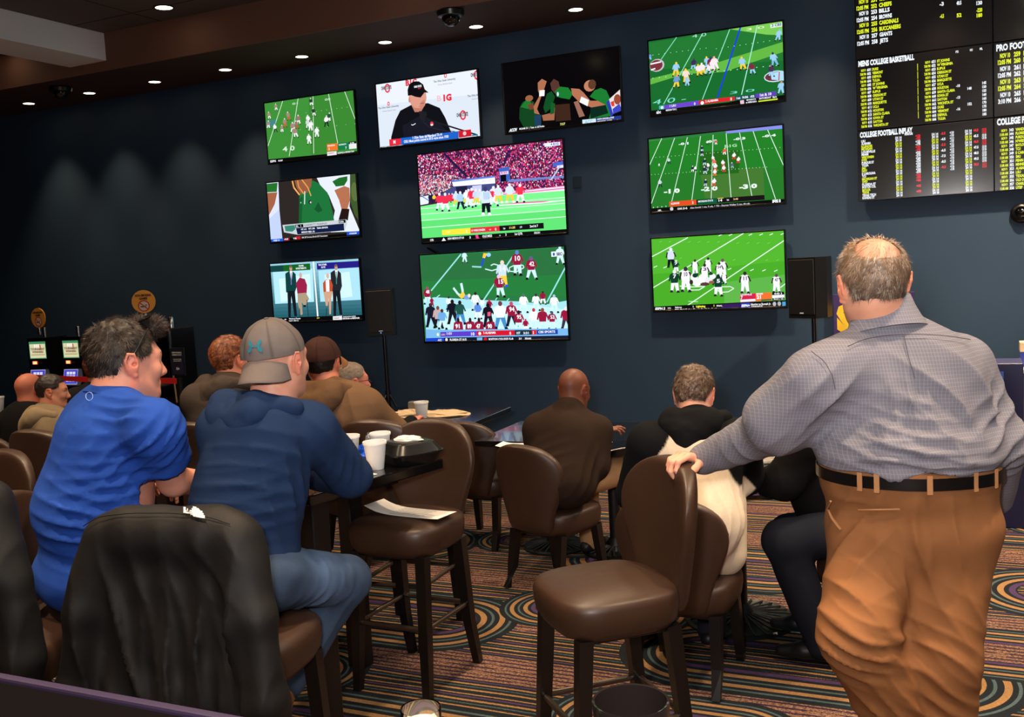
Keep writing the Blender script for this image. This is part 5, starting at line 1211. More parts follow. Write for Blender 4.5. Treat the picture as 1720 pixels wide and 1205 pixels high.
def tall_machine(label, x, y, top, rz, w=.42):
    t = thing('slot_machine', label, 'slot machine', (x, y, 0), rz)
    h = w / 2
    MB().box(-h, h, -.18, .28, 0, .62, .01).box(-h + .03, h - .03, -.05, .26, .62, top - .05, .01).build('cabinet', M_CAB, t)
    for e in (-1, 1): MB().tube([(e * h, -.06, .7), (e * (h + .01), -.10, top - .25), (e * (h - .01), -.08, top - .02)], .010, 8).build('chrome_edge', M_CHROME, t, True)
    MB().tube([(-h, -.08, top - .05), (0, -.12, top), (h, -.08, top - .05)], .026, 10).build('curved_topper', solid('copper_trim', rgb(120, 78, 66), .3, .1, 10, metal=.7), t, True)
    MB().box(-h + .06, h - .06, -.062, -.051, .75, top - .12).build('display_glass', M_DARKGL, t)
    flat_screen(t, 'game_screen', w * .12, .32, [(0, 0, 1, 1, (60, 110, 190)), (.2, .1, .8, .9, (20, 26, 50)), (.3, .5, .7, .75, (190, 140, 60))], (-h + .12, -.0635, top - .55))
    MB().lathe([(.025, 0), (.025, .10), (.02, .11)], (.06, .08, top - .055), 16).build('candle_light', M_CHROME, t, True)
    return t
_a = ony(170, 549, 6.9); tall_machine('tall slot machine with a curved copper top behind the man in blue', _a[0], 7.0, _a[2], .15)
_a = ony(246, 545, 6.9); tall_machine('tall slot machine under the right orange sign, mostly hidden by his head', _a[0] + .02, 7.05, _a[2], -.05, .40)
MACH2 = (_a[0] - .02, 7.05, _a[2] + .04)
M_REDR = solid('red_ring', rgb(214, 60, 40), .6); M_WDISC = solid('white_disc', rgb(226, 214, 200), .6); M_BKI = solid('black_ink', rgb(30, 22, 20), .7)
def nosmoke(label, loc, r, rz, pole):
    t = thing('no_smoking_sign', label, 'sign', loc, rz)
    Rx = Matrix.Rotation(math.pi / 2, 4, 'X')
    MB().lathe([(0, -.004), (r, -.004), (r, .004), (0, .004)], n=40, cap0=False, cap1=False, M=Matrix.Translation((0, 0, r)) @ Rx).build('round_panel', M_ORANGE, t); pn = t.children[0]
    MB().lathe([(.024, 0), (.024, pole * .5), (.018, pole * .55), (.018, pole)], (0, .0, -pole), 16).build('chrome_post', M_CHROME, t, True)
    mesh_text('NON-SMOKING', r * 1.35, r * .2, M_BKI, 'lettering', pn, (-r * .68, -.0062, r * 1.45), .05)
    mesh_text('GAMES', r * .7, r * .19, M_BKI, 'lettering', pn, (-r * .35, -.0062, r * 1.18), .05)
    cz = r * .62
    MB().disc((0, -.0055, cz), r * .50, 32).build('symbol_ring', M_REDR, pn)
    MB().disc((0, -.0062, cz), r * .40, 32).build('symbol_disc', M_WDISC, pn)
    m = MB(); m.box(-r * .28, r * .2, -.0072, -.0068, cz - r * .11, cz - r * .02); m.box(r * .10, r * .28, -.0072, -.0068, cz + r * .04, cz + r * .10); m.build('cigarette_symbol', M_BKI, pn)
    MB().box(-r * .42, r * .42, -.0082, -.0078, -r * .045, r * .045, M=Matrix.Translation((0, 0, cz)) @ Matrix.Rotation(math.radians(42), 4, 'Y')).build('red_bar', M_REDR, pn)
_a = ony(67, 553, _my + .1)
nosmoke('smaller round orange non-smoking sign on the leftmost machine, angled away', (MACH1[0], _my + .02, MACH1[2] + .09), .106, .0, .07)
_a = ony(243, 526, 6.95)
nosmoke('larger round orange non-smoking sign right above the head of the man in blue', (_a[0], 6.95, _a[2]), .108, .55, .16)
M_BELT = solid('red_belt', rgb(214, 30, 34), .6)
_p0 = onz(300, 712, 0.02)
_b0 = ony(302, 640, 6.45)
t = thing('barrier_post', 'black belt barrier post with a blue notice frame on top, left of the auburn hair', 'barrier', (_b0[0], 6.45, 0))
MB().lathe([(.16, 0), (.16, .012), (.03, .03)], n=28).build('base', M_BLKPL, t, True)
MB().lathe([(.025, .02), (.025, 1.0)], n=16).build('pole', M_BLKPL, t, True)
M_NAVYP = solid('navy_notice', rgb(26, 32, 60), .5)
_nt = ony(302, 630, 6.45)[2]; _nb = ony(302, 598, 6.45)[2]
t = thing('notice_frame', 'dark blue notice in a thin frame standing on the barrier post', 'sign', (_b0[0], 6.45, 1.001), -.1)
MB().box(-.085, .085, -.006, .006, .02, .26, .002).box(-.01, .01, -.008, .008, 0, .02).build('frame', M_BLKPL, t)
MB().box(-.076, .076, -.0075, -.0065, .03, .25).build('notice_sheet', M_NAVYP, t); _ns = [c for c in t.children if 'notice_sheet' in c.name][0]
mesh_text('RESPONSIBLE', .12, .012, M_WHITEP, 'lettering', _ns, (-.06, -.0080, .215)); mesh_text('GAMING PLAY', .12, .012, M_WHITEP, 'lettering', _ns, (-.06, -.0080, .195))
mesh_text('know your limit', .10, .008, M_WHITEP, 'lettering', _ns, (-.05, -.0080, .16)); mesh_text('and stay within it', .10, .008, M_WHITEP, 'lettering', _ns, (-.05, -.0080, .145)); mesh_text('18+', .04, .022, M_WHITEP, 'lettering', _ns, (-.02, -.0080, .07))
_l2 = ony(110, 668, 6.6)
t = thing('barrier_belt', 'red retractable belt stretched left from the barrier post', 'belt', (_b0[0] - .03, 6.45, ony(300, 645, 6.45)[2]))
MB().ring([[(0, 0, 0), (0, .004, 0), (0, .004, .05), (0, 0, .05)], [(-1.15, .10, -.0), (-1.15, .104, -.0), (-1.15, .104, .05), (-1.15, .10, .05)], [(-2.4, .35, -.0), (-2.4, .354, -.0), (-2.4, .354, .05), (-2.4, .35, .05)]]).build('belt_strap', M_BELT, t)
t = thing('barrier_post', 'second belt barrier post hidden behind the man in blue', 'barrier', (_b0[0] - 2.46, 6.45 + .36, 0))
MB().lathe([(.16, 0), (.16, .012), (.03, .03)], n=28).build('base', M_BLKPL, t, True)
MB().lathe([(.025, .02), (.025, 1.0)], n=16).build('pole', M_BLKPL, t, True)
_k0 = flat0 = onz(1682, 888, 0); _k1 = onz(1712, 891, 0)
M_KNAVY = solid('navy_counter_panel', rgb(42, 46, 88), .5, .06, 4)
M_GREYW = solid('grey_cabinet', rgb(120, 116, 116), .6, .05, 4)
t = thing('podium', 'narrow navy podium panel standing right of the standing man', 'podium', (_k0[0] - .18, _k0[1] + .02, 0), 0)
MB().box(0, .31, 0, .30, 0, 1.04, .004).build('podium_body', M_KNAVY, t)
MB().box(.155, .20, -.003, -.0005, .93, .99).build('blue_badge', solid('bright_blue_badge', rgb(70, 120, 220), .5), t)
t = thing('service_cabinet', 'grey service cabinet cut by the right edge, with a black plinth', 'cabinet', (.36, 7.15, 0), 0)
MB().box(-.12, .9, 0, .5, .0805, .93, .004).build('cabinet_body', M_GREYW, t); MB().box(-.11, .89, .01, .49, 0, .08).build('plinth', M_BLKPL, t); MB().box(-.14, .92, -.02, .52, .9305, .96, .003).build('countertop', M_WHITEP, t)
t = thing('supply_box', 'tan and blue box on the cabinet at the right edge', 'box', (.36, 7.25, .9605)); MB().box(-.06, .12, 0, .15, .10, .16).build('upper_carton', M_NAP, t); MB().box(-.06, .12, 0, .15, 0, .0995).build('lower_carton', solid('blue_carton', rgb(30, 50, 140), .5), t)
_a = ony(969, 306, WALL_Y - .02)
t = thing('wall_plate', 'small dark square wall plate right of the large upper screen', 'wall plate', (_a[0], WALL_Y - .012, _a[2]))
MB().box(-.04, .04, 0, .0115, -.05, .05, .002).build('cover', solid('blue_plate', rgb(28, 46, 62), .4), t)
_a = ony(1716, 358, WALL_Y - .05)
t = thing('wall_camera', 'round black dome camera on the wall below the odds boards, at the right edge', 'security camera', (_a[0], WALL_Y - .0005, _a[2]))
MB().lathe([(.075, 0), (.075, .03), (.062, .045), (.05, .05)], n=28, M=Matrix.Rotation(math.pi / 2, 4, 'X')).build('housing', M_BLKPL, t, True); MB().lathe([(.05 * math.cos(a), .05 + .04 * math.sin(a)) for a in np.linspace(0, 1.5, 7)], n=24, M=Matrix.Rotation(math.pi / 2, 4, 'X'), cap0=False).build('dome', M_DOME, t, True)
_a = ony(724, 421, 8.2)
t = thing('tv_bracket_arm', 'thin grey bracket strut between the two large screens', 'bracket', (_a[0], 8.22, _a[2])); MB().box(-.06, .06, 0, .055, -.008, .008, M=Matrix.Rotation(.5, 4, 'Y')).build('strut', M_CHROME, t)

def nrm(v):
    v = np.asarray(v, float); return v / (np.linalg.norm(v) + 1e-12)
def frame(fwd, up=(0, 0, 1)):
    """columns right, forward, up"""
    f = nrm(fwd); r = nrm(np.cross(f, up)); u = np.cross(r, f)
    return np.stack([r, f, u], 1)
class Sdf:
    def __init__(s): s.p = []
    def rc(s, a, b, ra, rb, k=.03, flat=None, sub=False):
        """rounded cone a->b; flat=(axis, factor) squeezes it along axis"""
        s.p.append(('rc', np.asarray(a, float), np.asarray(b, float), ra, rb, k, flat, sub)); return s
    def ball(s, c, r, k=.03, sub=False): return s.rc(c, np.asarray(c) + (0, 0, 1e-4), r, r, k, None, sub)
    def ell(s, c, rad, R=None, k=.03, sub=False):
        s.p.append(('el', np.asarray(c, float), np.asarray(rad, float), np.eye(3) if R is None else np.asarray(R), None, k, None, sub)); return s
    def chain(s, pts, rs, k=.02, flat=None):
        for i in range(len(pts) - 1): s.rc(pts[i], pts[i + 1], rs[i], rs[i + 1], k, flat)
        return s
    def cut(s, c, n): s.p.append(('cut', np.asarray(c, float), nrm(n), None, None, 0, None, True)); return s
    def cutball(s, c, r): s.p.append(('cb', np.asarray(c, float), r, None, None, 0, None, True)); return s
    def bounds(s, pad):
        lo, hi = np.full(3, 1e9), np.full(3, -1e9)
        for q in s.p:
            if q[7]: continue
            if q[0] == 'rc':
                r = max(q[3], q[4]); 
                for c in (q[1], q[2]): lo = np.minimum(lo, c - r); hi = np.maximum(hi, c + r)
            else:
                r = q[2].max(); lo = np.minimum(lo, q[1] - r); hi = np.maximum(hi, q[1] + r)
        return lo - pad, hi + pad
    def field(s, h, inflate=0.0, box=None):
        lo, hi = box if box is not None else s.bounds(4 * h + max(inflate, 0))
        n = np.maximum(4, np.ceil((hi - lo) / h).astype(int) + 1)
        D = np.full(n, 1.0, np.float32)
        ax = [lo[i] + h * np.arange(n[i]) for i in range(3)]
        for q in s.p:
            kind, k = q[0], q[5]
            if kind in ('cut', 'cb'):
                gx, gy, gz = np.meshgrid(*ax, indexing='ij', sparse=True)
                if kind == 'cut':
                    d = (gx - q[1][0]) * q[2][0] + (gy - q[1][1]) * q[2][1] + (gz - q[1][2]) * q[2][2]
                else:
                    d = q[2] - np.sqrt((gx - q[1][0]) ** 2 + (gy - q[1][1]) ** 2 + (gz - q[1][2]) ** 2)
                D = np.maximum(D, d.astype(np.float32)); continue
            if kind == 'rc':
                r = max(q[3], q[4]); pl, ph = np.minimum(q[1], q[2]) - r, np.maximum(q[1], q[2]) + r
            else:
                r = q[2].max(); pl, ph = q[1] - r, q[1] + r
            pad = k + 3 * h + abs(inflate)
            i0 = np.clip(np.floor((pl - pad - lo) / h).astype(int), 0, n); i1 = np.clip(np.ceil((ph + pad - lo) / h).astype(int) + 1, 0, n)
            if np.any(i1 <= i0): continue
            sl = tuple(slice(i0[i], i1[i]) for i in range(3))
            gx, gy, gz = np.meshgrid(*[ax[i][sl[i]] for i in range(3)], indexing='ij', sparse=False)
            X = np.stack([gx, gy, gz], -1).astype(np.float32)
            if kind == 'rc':
                a, b = q[1].copy(), q[2].copy(); ctr = (a + b) / 2
                fs = 1.0
                if q[6] is not None:
                    nn, f = nrm(q[6][0]), q[6][1]
                    X = X + ((X - ctr) @ nn)[..., None] * nn * (1 / f - 1)
                    a = a + ((a - ctr) @ nn) * nn * (1 / f - 1); b = b + ((b - ctr) @ nn) * nn * (1 / f - 1); fs = (1 + f) / 2
                ba = b - a; L = ba @ ba
                t = np.clip(((X - a) @ ba) / max(L, 1e-9), 0, 1)
                d = np.linalg.norm(X - a - t[..., None] * ba, axis=-1) - (q[3] + (q[4] - q[3]) * t)
                d *= fs
            else:
                Y = (X - q[1]) @ q[3]
                k0 = np.linalg.norm(Y / q[2], axis=-1); k1 = np.linalg.norm(Y / (q[2] ** 2), axis=-1)
                d = k0 * (k0 - 1) / np.maximum(k1, 1e-6)
                d = np.where(k0 < .05, -q[2].min(), d)
            o = D[sl]
            if q[7]:
                d = -(d); kk = max(k, 1e-5); hh = np.maximum(kk - np.abs(o - d), 0) / kk
                D[sl] = np.maximum(o, d) + hh * hh * kk * .25
            else:
                d = d - inflate
                kk = max(k, 1e-5); hh = np.maximum(kk - np.abs(o - d), 0) / kk
                D[sl] = np.minimum(o, d) - hh * hh * kk * .25
        return D, lo
def surface_nets(D, lo, h):
    s = D < 0
    n = D.shape
    corners = [(i, j, k_) for i in (0, 1) for j in (0, 1) for k_ in (0, 1)]
    def sub(A, c): return A[c[0]:n[0] - 1 + c[0], c[1]:n[1] - 1 + c[1], c[2]:n[2] - 1 + c[2]]
    cnt = sum(sub(s, c).astype(np.int8) for c in corners)
    act = (cnt > 0) & (cnt < 8)
    idx = np.argwhere(act)
    vid = np.full(act.shape, -1, np.int64); vid[act] = np.arange(len(idx))
    acc = np.zeros((len(idx), 3)); w = np.zeros(len(idx))
    I = idx
    for a in range(8):
        for b in range(a + 1, 8):
            ca, cb = np.array(corners[a]), np.array(corners[b])
            if np.abs(ca - cb).sum() != 1: continue
            va = D[tuple((I + ca).T)]; vb = D[tuple((I + cb).T)]
            m = (va < 0) != (vb < 0)
            t = np.where(m, va / np.where(np.abs(va - vb) < 1e-12, 1, va - vb), 0)
            p = ca + (cb - ca) * t[:, None]
            acc[m] += p[m]; w[m] += 1
    V = lo + h * (idx + acc / np.maximum(w, 1)[:, None])
    F = []
    for ax in range(3):
        o = [1 if i == ax else 0 for i in range(3)]
        A = s[:n[0] - o[0], :n[1] - o[1], :n[2] - o[2]]; B = s[o[0]:, o[1]:, o[2]:]
        e = np.argwhere(A != B)
        b_, c_ = (ax + 1) % 3, (ax + 2) % 3
        ok = (e[:, b_] > 0) & (e[:, c_] > 0) & (e[:, b_] < n[b_] - 1) & (e[:, c_] < n[c_] - 1)
        e = e[ok]
        if not len(e): continue
        ub, uc = np.zeros(3, int), np.zeros(3, int); ub[b_] = 1; uc[c_] = 1
        q = [vid[tuple((e - x).T)] for x in (ub * 0, ub, ub + uc, uc)]
        Q = np.stack(q, 1)
        inside = s[tuple(e.T)]
        Q[~inside] = Q[~inside][:, ::-1]
        F.append(Q)
    F = np.concatenate(F)
    F = F[(F >= 0).all(1)]
    return V, F
def vnormals(V, F):
    a = V[F[:, 2]] - V[F[:, 0]]; b = V[F[:, 3]] - V[F[:, 1]]
    fn = np.cross(a, b); N = np.zeros_like(V)
    for i in range(4): np.add.at(N, F[:, i], fn)
    return N / (np.linalg.norm(N, axis=1)[:, None] + 1e-12)
def smooth(V, F, it=2, lam=.5):
    for _ in range(it):
        A = np.zeros_like(V); c = np.zeros(len(V))
        for i in range(4):
            j = (i + 1) % 4
            np.add.at(A, F[:, i], V[F[:, j]]); np.add.at(c, F[:, i], 1)
            np.add.at(A, F[:, j], V[F[:, i]]); np.add.at(c, F[:, j], 1)
        V = V + lam * (A / np.maximum(c, 1)[:, None] - V)
    return V
def vnoise(P_, seed=0):
    """value noise -1..1 at points (n,3)"""
    P_ = np.asarray(P_, float); i = np.floor(P_).astype(np.int64); f = P_ - i; f = f * f * (3 - 2 * f)
    def hsh(x, y, z):
        v = (x * 374761393 + y * 668265263 + z * 2147483647 + seed * 974711) & 0xffffffff
        v = ((v ^ (v >> 13)) * 1274126177) & 0xffffffff
        return ((v ^ (v >> 16)) & 0xffff) / 32767.5 - 1
    r = 0
    for a in (0, 1):
        for b in (0, 1):
            for c in (0, 1):
                w = (f[:, 0] if a else 1 - f[:, 0]) * (f[:, 1] if b else 1 - f[:, 1]) * (f[:, 2] if c else 1 - f[:, 2])
                r = r + w * hsh(i[:, 0] + a, i[:, 1] + b, i[:, 2] + c)
    return r
def folds(V, N, items, base=(.0025, 9.0), seed=0):
    """cloth relief along the normals. items: (centre, radius, direction the fold runs, wavelength, amplitude)"""
    d = base[0] * vnoise(V * base[1], seed) + base[0] * .6 * vnoise(V * base[1] * 2.3, seed + 1)
    for q, (c, r, dr, wl, amp) in enumerate(items):
        dr = nrm(dr); c = np.asarray(c, float)
        g = np.exp(-np.sum((V - c) ** 2, 1) / (r * r))
        ac = np.cross(N, dr); ac /= (np.linalg.norm(ac, axis=1)[:, None] + 1e-9)
        mean_ac = nrm(ac[g > .4].mean(0)) if (g > .4).any() else np.array([0, 0, 1.])
        u = (V - c) @ mean_ac; v = (V - c) @ dr
        ph = 6.283 * u / wl + 3.4 * vnoise(np.stack([u * 6, v * 4, v * 0 + q], 1), seed + 5 + q)
        m = .6 + .4 * vnoise(np.stack([u * 9, v * 6, u * 0 + q], 1), seed + 50 + q)
        w = np.sin(ph); w = np.sign(w) * np.abs(w) ** 1.0
        d = d + 1.45 * amp * g * m * (1.2 - 2 * np.abs(np.sin(ph / 2)) ** .6)
    return V + N * d[:, None]
def solidify(name, sdf, h, mat, parent, inflate=0.0, fold=None, base=(.0025, 9.0), seed=0, col=None, sm=1, origin=None, keep=None, box=None):
    D, lo = sdf.field(h, inflate, box)
    V, F = surface_nets(D, lo, h)
    V = smooth(V, F, sm)
    N = vnormals(V, F)
    if fold is not None:
        V = folds(V, N, fold, base, seed)
    cols = None
    if col is not None:
        cols = col(V, N) if callable(col) else np.tile(np.asarray(col[:3], float), (len(V), 1))
    return V, F, cols
def emit_mesh(name, parts, mat, parent, origin):
    """several (V,F,cols) joined into one mesh object placed at origin (parent's own location)"""
    Vs, Fs, Cs, n = [], [], [], 0
    for V, F, C in parts:
        Vs.append(V); Fs.append(F + n); n += len(V)
        if C is not None: Cs.append(C)
    return from_arrays(name, np.concatenate(Vs) - np.asarray(origin), np.concatenate(Fs), mat, parent, True, np.concatenate(Cs) if Cs else None)

def col_mat(name, rough=.6, bump=.15, bscale=300, var=.10, vscale=40, spec=.3, sheen=None, sss=None, weave=None, stretch=(1, 1, 1)):
    k = NT(name)
    v = k.obj()
    a = k.n('Attribute', attribute_name='Col').outputs['Color']
    n = k.noise(vscale, v, 4.0, .6)
    f = k.math('MULTIPLY_ADD', n, 2 * var, 1 - var)
    cc = k.n('CombineColor')
    for i in range(3): k.put(cc.inputs[i], f)
    k.base(k.mix(1.0, a, cc.outputs[0], 'MULTIPLY'))
    k.set(rough=rough, spec=spec, sheen=sheen, sss=sss)
    if bump: k.bump(k.noise(bscale, k.mapping(v, stretch), 3.0), bump, .002)
    return k.m
M_SKIN = col_mat('skin', .48, .12, 260, .10, 30, .35, sss=.08)
M_CLOTH = col_mat('knit_cloth', .9, .30, 420, .10, 90, .1)
M_TWILL = col_mat('twill_cloth', .8, .15, 500, .07, 60, .2)
M_DENIM = col_mat('denim', .85, .35, 600, .22, 26, .15)
M_HAIR = col_mat('hair', .5, .0, 100, .15, 60, .35)
M_NYLON = col_mat('matte_nylon', .62, .2, 500, .12, 20, .3)
M_SHOE = col_mat('shoe_leather', .45, .2, 200, .12, 40, .4)
M_CAPC = col_mat('cap_cotton', .9, .3, 600, .08, 60, .1)
k = NT('checked_shirt_cloth'); _v = k.obj(); _s = k.n('SeparateXYZ'); k.put(_s.inputs[0], _v)
_a = k.n('Attribute', attribute_name='Col').outputs['Color']
def _ln(o, per, w): return k.math('GREATER_THAN', k.math('FRACT', k.math('DIVIDE', k.math('ADD', o, 10.0), per)), 1 - w)
_u = k.math('ADD', _s.outputs[0], k.math('MULTIPLY', _s.outputs[1], .55))
_l = k.math('MAXIMUM', k.math('MULTIPLY', _ln(_u, .0095, .14), .8), k.math('MULTIPLY', _ln(_s.outputs[2], .0105, .14), .6))
_hb = k.math('MULTIPLY', _ln(k.math('ADD', _u, _s.outputs[2]), .0036, .45), .22)
_c0 = k.mix(_hb, _a, (.06, .06, .07, 1))
k.base(k.mix(k.math('MULTIPLY', _l, .26), _c0, (.62, .58, .62, 1)))
k.set(rough=.75, spec=.2); k.bump(k.noise(500.0, _v, 2.0), .12, .001)
M_CHECK = k.m

def C3(r, g, b): return np.array(lin((r / 255, g / 255, b / 255)))
def head_sdf(c, R, s=1.0):
    """c: ear-level centre, R: columns right, forward, up"""
    S = Sdf()
    def q(x, y, z): return c + R @ (np.array([x, y, z]) * s)
    S.ell(q(0, -.014, .040), np.array([.077, .098, .088]) * s, R)
    S.ell(q(0, .030, -.010), np.array([.064, .070, .085]) * s, R, .03 * s)
    S.ell(q(0, .040, -.070), np.array([.047, .050, .040]) * s, R, .03 * s)
    for x in (-1, 1):
        S.rc(q(.050 * x, .01, -.045), q(.022 * x, .072, -.088), .024 * s, .018 * s, .03 * s)
        S.ball(q(.036 * x, .068, -.018), .024 * s, .02 * s)
        S.ell(q(.030 * x, .098, .014), np.array([.017, .012, .011]) * s, R, .012 * s, sub=True)
        S.ball(q(.030 * x, .080, .013), .0125 * s, .004 * s)
    S.rc(q(-.036, .078, .034), q(.036, .078, .034), .013 * s, .013 * s, .02 * s)
    S.rc(q(0, .088, .016), q(0, .112, -.022), .009 * s, .012 * s, .014 * s)
    S.rc(q(-.012, .100, -.028), q(.012, .100, -.028), .0085 * s, .0085 * s, .01 * s)
    S.rc(q(-.020, .088, -.053), q(.020, .088, -.053), .0075 * s, .0075 * s, .010 * s)
    S.rc(q(-.017, .086, -.064), q(.017, .086, -.064), .008 * s, .008 * s, .010 * s)
    S.ball(q(0, .082, -.092), .019 * s, .02 * s)
    for x in (-1, 1):
        e = R @ frame(np.array([x * .35, 1.0, .12]), (0, 0, 1))
        S.ell(q(.080 * x, -.012, .004), np.array([.0105, .021, .033]) * s, e, .008 * s)
        for a0, a1 in ((-.5, .4), (.4, 1.3), (1.3, 2.3), (2.3, 3.2)):
            f = lambda a: q((.086 + .006 * math.sin(a)) * x, -.014 - .019 * math.cos(a - .5), .006 + .030 * math.sin(a - .2))
            S.rc(f(a0), f(a1), .0042 * s, .0042 * s, .003 * s)
        S.ball(q(.0885 * x, -.006, .002), .0065 * s, .004 * s, sub=True)
        S.ball(q(.081 * x, .0, -.030), .0075 * s, .006 * s)
    return S
def tri_strands(pts, dirs, nrm_, L, w, n=3, curl=0.0, seg_drop=None, seed=0):
    """ribbons starting at pts"""
    m = len(pts); V = []; F = []
    side = np.cross(dirs, nrm_); side /= np.linalg.norm(side, axis=1)[:, None] + 1e-9
    rg = np.random.default_rng(seed)
    P_ = pts.copy(); d = dirs.copy(); rows = []
    bend = rg.normal(0, curl, (m, 3))
    for q in range(n + 1):
        ww = (w * (1 - q / n) ** .7)[:, None] if q < n else np.full((m, 1), .00008)
        rows.append((P_ - side * ww / 2, P_ + side * ww / 2))
        d = d + bend - nrm_ * (.16 if q > 0 else 0.05) ; d /= np.linalg.norm(d, axis=1)[:, None]
        P_ = P_ + d * (L / n)[:, None]
    V = np.stack([x for r in rows for x in r], 1).reshape(-1, 3)
    k_ = 2 * (n + 1); base_ = np.arange(m) * k_
    Fs = []
    for q in range(n):
        Fs.append(np.stack([base_ + 2 * q, base_ + 2 * q + 1, base_ + 2 * q + 3, base_ + 2 * q + 2], 1))
    return V, np.concatenate(Fs), k_
def hair_parts(c, R, s, style, colr, seed=0, dens=9000, L=.022, thick=.010, colfn=None):
    """shell and strands on the skull; style(x,y,z)->density 0..1 in head coordinates"""
    rg = np.random.default_rng(seed)
    cc = np.array([0, -.014, .040]); rad = np.array([.077, .098, .088])
    nth, nph = 90, 60
    th = np.linspace(0, 2 * math.pi, nth, endpoint=False); ph = np.linspace(-1.25, math.pi / 2 - .01, nph)
    T, H = np.meshgrid(th, ph, indexing='ij')
    dirs = np.stack([np.cos(T) * np.cos(H), np.sin(T) * np.cos(H), np.sin(H)], -1).reshape(-1, 3)
    loc = cc + dirs * rad
    low = loc[:, 2] < .0
    loc[low, 0:2] = cc[:2] + (loc[low, 0:2] - cc[:2]) * (1 + .9 * (.0 - loc[low, 2:3]) / .05 * .35)
    dn = style(loc[:, 0], loc[:, 1], loc[:, 2])
    tk = thick * np.clip(dn * 1.6, 0, 1) * (1 + .35 * vnoise(loc * 60, seed) + .25 * vnoise(loc * 140, seed + 3)) - .002 * (dn < .25)
    W = loc + dirs / rad * rad.mean() / np.linalg.norm(dirs / rad * rad.mean(), axis=1)[:, None] * tk[:, None]
    ids = np.arange(nth * nph).reshape(nth, nph)
    Q = np.stack([ids, np.roll(ids, -1, 0), np.roll(np.roll(ids, -1, 0), -1, 1), np.roll(ids, -1, 1)], -1)[:, :-1].reshape(-1, 4)
    Q = Q[(dn[Q] > .22).all(1)]
    use, inv = np.unique(Q, return_inverse=True)
    Vs = c + (W[use] * s) @ R.T; Fs = inv.reshape(-1, 4)
    Cs = (colfn(loc[use]) if colfn else np.tile(colr, (len(use), 1))) * .62
    z = rg.uniform(-.75, 1, dens * 2); t = rg.uniform(0, 2 * math.pi, dens * 2)
    d = np.stack([np.sqrt(1 - z * z) * np.cos(t), np.sqrt(1 - z * z) * np.sin(t), z], 1)
    l = cc + d * rad
    low = l[:, 2] < .0
    l[low, 0:2] = cc[:2] + (l[low, 0:2] - cc[:2]) * (1 + .9 * (.0 - l[low, 2:3]) / .05 * .35)
    dn = style(l[:, 0], l[:, 1], l[:, 2]); keep = rg.uniform(0, 1, len(l)) < dn
    l, d = l[keep], d[keep]; n_ = d / rad; n_ /= np.linalg.norm(n_, axis=1)[:, None]
    crown = np.array([.01, -.045, .125])
    flow = l - crown; flow[:, 2] -= .05; flow += np.cross(n_, [0, 0, 1]) * .02
    topm = np.clip((l[:, 2] - .08) / .04, 0, 1)[:, None]; flow = flow * (1 - .5 * topm) + np.array([.01, .09, 0]) * topm
    flow = flow - (flow * n_).sum(1)[:, None] * n_; flow /= np.linalg.norm(flow, axis=1)[:, None] + 1e-9
    clump = np.stack([vnoise(l * 55, seed + 7), vnoise(l * 55, seed + 8), vnoise(l * 55, seed + 9)], 1)
    dr = flow + n_ * .32 + clump * .35 + rg.normal(0, .16, l.shape); dr /= np.linalg.norm(dr, axis=1)[:, None]
    st = l + n_ * thick * .55
    Ln = L * rg.uniform(.6, 1.25, len(l)); wd = np.full(len(l), .0017) * rg.uniform(.6, 1.3, len(l))
    V2, F2, k_ = tri_strands(st, dr, n_, Ln, wd, 3, .10, seed=seed)
    V2 = c + (V2 * s) @ R.T
    c2 = (colfn(l) if colfn else np.tile(colr, (len(l), 1))) * rg.uniform(.55, 1.5, (len(l), 1))
    C2 = np.repeat(c2, k_, 0)
    return [(Vs, Fs, Cs), (V2, F2, C2)]
def st_full(x, y, z):
    """short back and sides, face clear"""
    hl = np.where(y > .045, .075 + (y - .045) * .25, np.where(y > -.02, .012 + (y + .02) * .5, -.052))
    edge = (z - hl) / .012
    ear = ((y + .012) / .030) ** 2 + ((z + .002) / .040) ** 2
    e = np.clip(edge, 0, 1) * np.clip((np.where(np.abs(x) > .055, ear, 9) - 1) / .5, 0, 1)
    return e
def hand_sdf(w, d, n, s=1.0, curl=(.5, .5, .5, .5), spread=.0, thumb=(.6, .5), side=1):
    """w wrist, d direction to the knuckles, n back-of-hand normal, side=+1 when the thumb lies on cross(d,n)"""
    d = nrm(d); n = nrm(n - (n @ d) * d) if isinstance(n, np.ndarray) else nrm(np.array(n) - (np.array(n) @ d) * d)
    t = np.cross(d, n) * side
    S = Sdf()
    S.rc(w - d * .06 * s, w, .026 * s, .024 * s, .01, (n, .72))
    for q, x in enumerate((.026, .009, -.009, -.026)):
        S.rc(w + d * .012 * s + t * x * .6 * s, w + d * (.082 - .004 * abs(q - 1)) * s + t * x * s, .0155 * s, .0120 * s, .012 * s)
    ln = ((.040, .025, .020), (.045, .028, .022), (.041, .026, .021), (.032, .020, .018))
    for q, x in enumerate((.029, .010, -.010, -.028)):
        p = w + d * (.086 - .005 * abs(q - 1)) * s + t * x * s
        a = curl[q] * .5; dd = nrm(d + t * spread * x * 10)
        r = (.0098, .0100, .0096, .0086)[q] * s
        for j in range(3):
            dirv = nrm(dd * math.cos(a) - n * math.sin(a)); p2 = p + dirv * ln[q][j] * s
            S.rc(p, p2, r, r * .92, .004 * s); p = p2; r *= .90; a += curl[q] * (.75, .6, 0)[j]
    p = w + d * .022 * s + t * .026 * s; a = thumb[0]
    r = .0130 * s
    for j, L_ in enumerate((.036, .030, .026)):
        dirv = nrm(d * math.cos(a) + t * math.sin(a) - n * thumb[1] * (.5 + .3 * j)); p2 = p + dirv * L_ * s
        S.rc(p, p2, r, r * .9, .008 * s); p = p2; r *= .9; a *= .65
    return S

